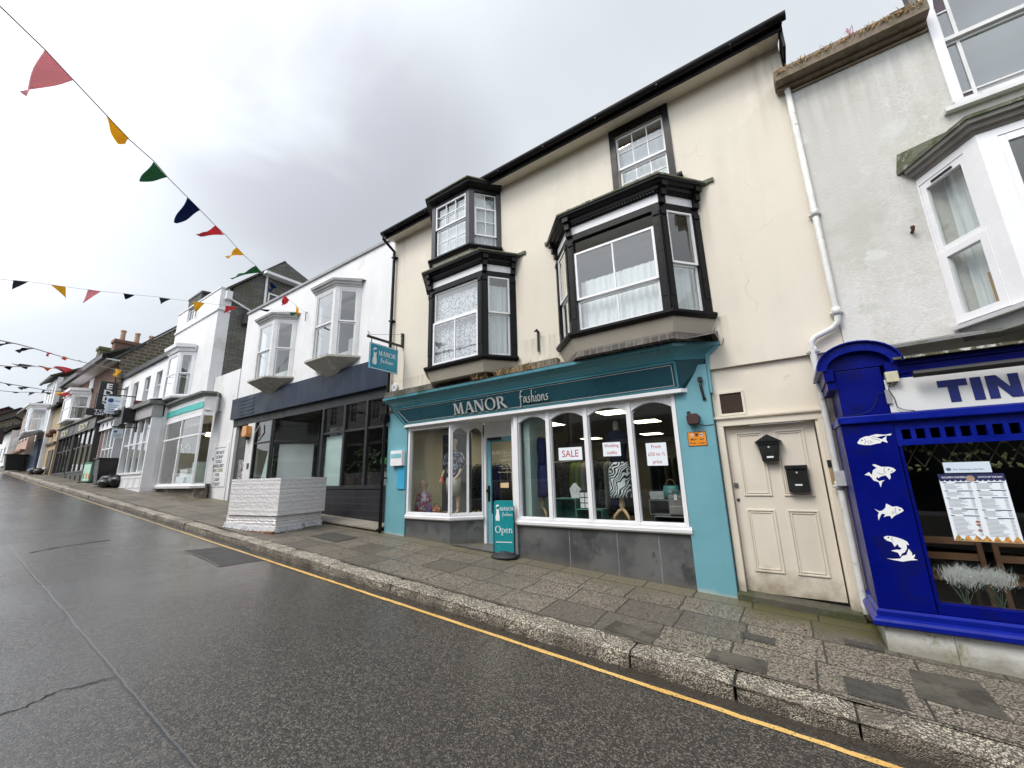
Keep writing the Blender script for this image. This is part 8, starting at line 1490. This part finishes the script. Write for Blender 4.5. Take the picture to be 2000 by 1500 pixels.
bunting('furthest line of bunting above the pale pink house', e6, atd(0, 760, 30), [(-140, 752), (0, 763), (30, 766), (64, 766), (76, 767), (103, 768)], [('dark', (28, 765), (40, 766), (32, 768), .1), ('grey', (63, 766), (75, 767), (64, 770), .1), ('dark', (93, 766), (103, 767), (97, 770), .1)], r=.014)
mb = MB(); h = hook; mb.tube([(h.x, NY, h.z+.05), (h.x, NY-.06, h.z+.05), (h.x+.0, NY-.06, h.z-.25)], .012, 6); tag(obj('wall_hook', mb, rust, base=(h.x, NY, h.z)), 'rusty hook on the white wall holding the ends of two bunting lines', 'hook')
# ================================================================== opposite side of the street (seen only as reflections)
Yo = -10.0; FOpp = Fr(8, Yo, -1, 0)                       # faces +y
def opp(u0, u1, z1, mat, label, fas, sign):
    t_ = thing('opposite_building', label, 'shop building', (8-(u0+u1)/2, Yo, 0)); z0 = zr(8-(u0+u1)/2, -8.3)+.12; mb = MB(); n = max(2, int((u1-u0)/2.2)); W = [(u0+(u1-u0)*(i+.5)/n-.45, u0+(u1-u0)*(i+.5)/n+.45, z0+4.1, z0+5.6) for i in range(n)]
    mb.wall(u0, u1, z0-1, z1, W+[(u0+.5, u1-.5, z0+.6, z0+2.6)], .3, F=FOpp); mb.box(u0, u1, -6, -.31, z0-1, z1-.01, 0, FOpp); obj('wall', mb, mat, t_); mb = MB(); gl = MB()
    for a, b_, c_, d_ in W: bars(mb, FOpp, a, b_, c_, d_, -.15, -.08, 2, 4, .06, .03); glass(gl, FOpp, a, b_, c_, d_, -.2)
    mb.rect(u0+.5, u1-.5, z0+.6, z0+2.6, .1, -.1, .0, 0, FOpp); o = obj('window', mb, white_p, t_); glass(gl, FOpp, u0+.6, u1-.6, z0+.7, z0+2.5, -.15); obj('pane', gl, pm('dark_reflecting_pane', (.03, .032, .035), .08, .2) if 'dark_reflecting_pane' not in MATS else MATS['dark_reflecting_pane'], o)
    mb = MB(); mb.box(u0+.2, u1-.2, .0, .15, z0+2.7, z0+3.5, 0, FOpp); f = obj('fascia', mb, fas, t_); mb = MB(); (text if sign else (lambda *a, **k: None))(mb, sign, FOpp, (u0+u1)/2, z0+2.9, .5, .151, .01, 0, 'CENTER', 1.1, 1.1, .01); (obj('lettering', mb, blk_ink, f) if sign else None)
    mb = MB(); mb.poly([FOpp.p(u0, .3, z1), FOpp.p(u1, .3, z1), FOpp.p(u1, -5, z1+2.2), FOpp.p(u0, -5, z1+2.2)], (0, 0, .1)); obj('roof', mb, slate_t, t_)
pale_f = pm('pale_grey_fascia', (.42, .43, .45), .5, .05)
opp(0.0, 8.2, 5.6, pm('stone_coloured_render', (.40, .37, .32), .85, .1), 'pale rendered shop across the street under a pale grey sign', pale_f, 'WILLIAMS'); opp(8.3, 15.8, 6.2, white_r, 'white shop across the street under a charcoal sign', pm('charcoal_fascia', (.14, .14, .15), .5, .1), 'PICTURES')
opp(15.9, 24, 6.6, pm('buff_render', (.44, .38, .27), .85, .1), 'buff rendered shop across the street further uphill', MATS['dark_blue_print'], ''); opp(24.1, 36, 8.0, grey_r, 'grey rendered shop across the street at the top of the row', gshop, '')
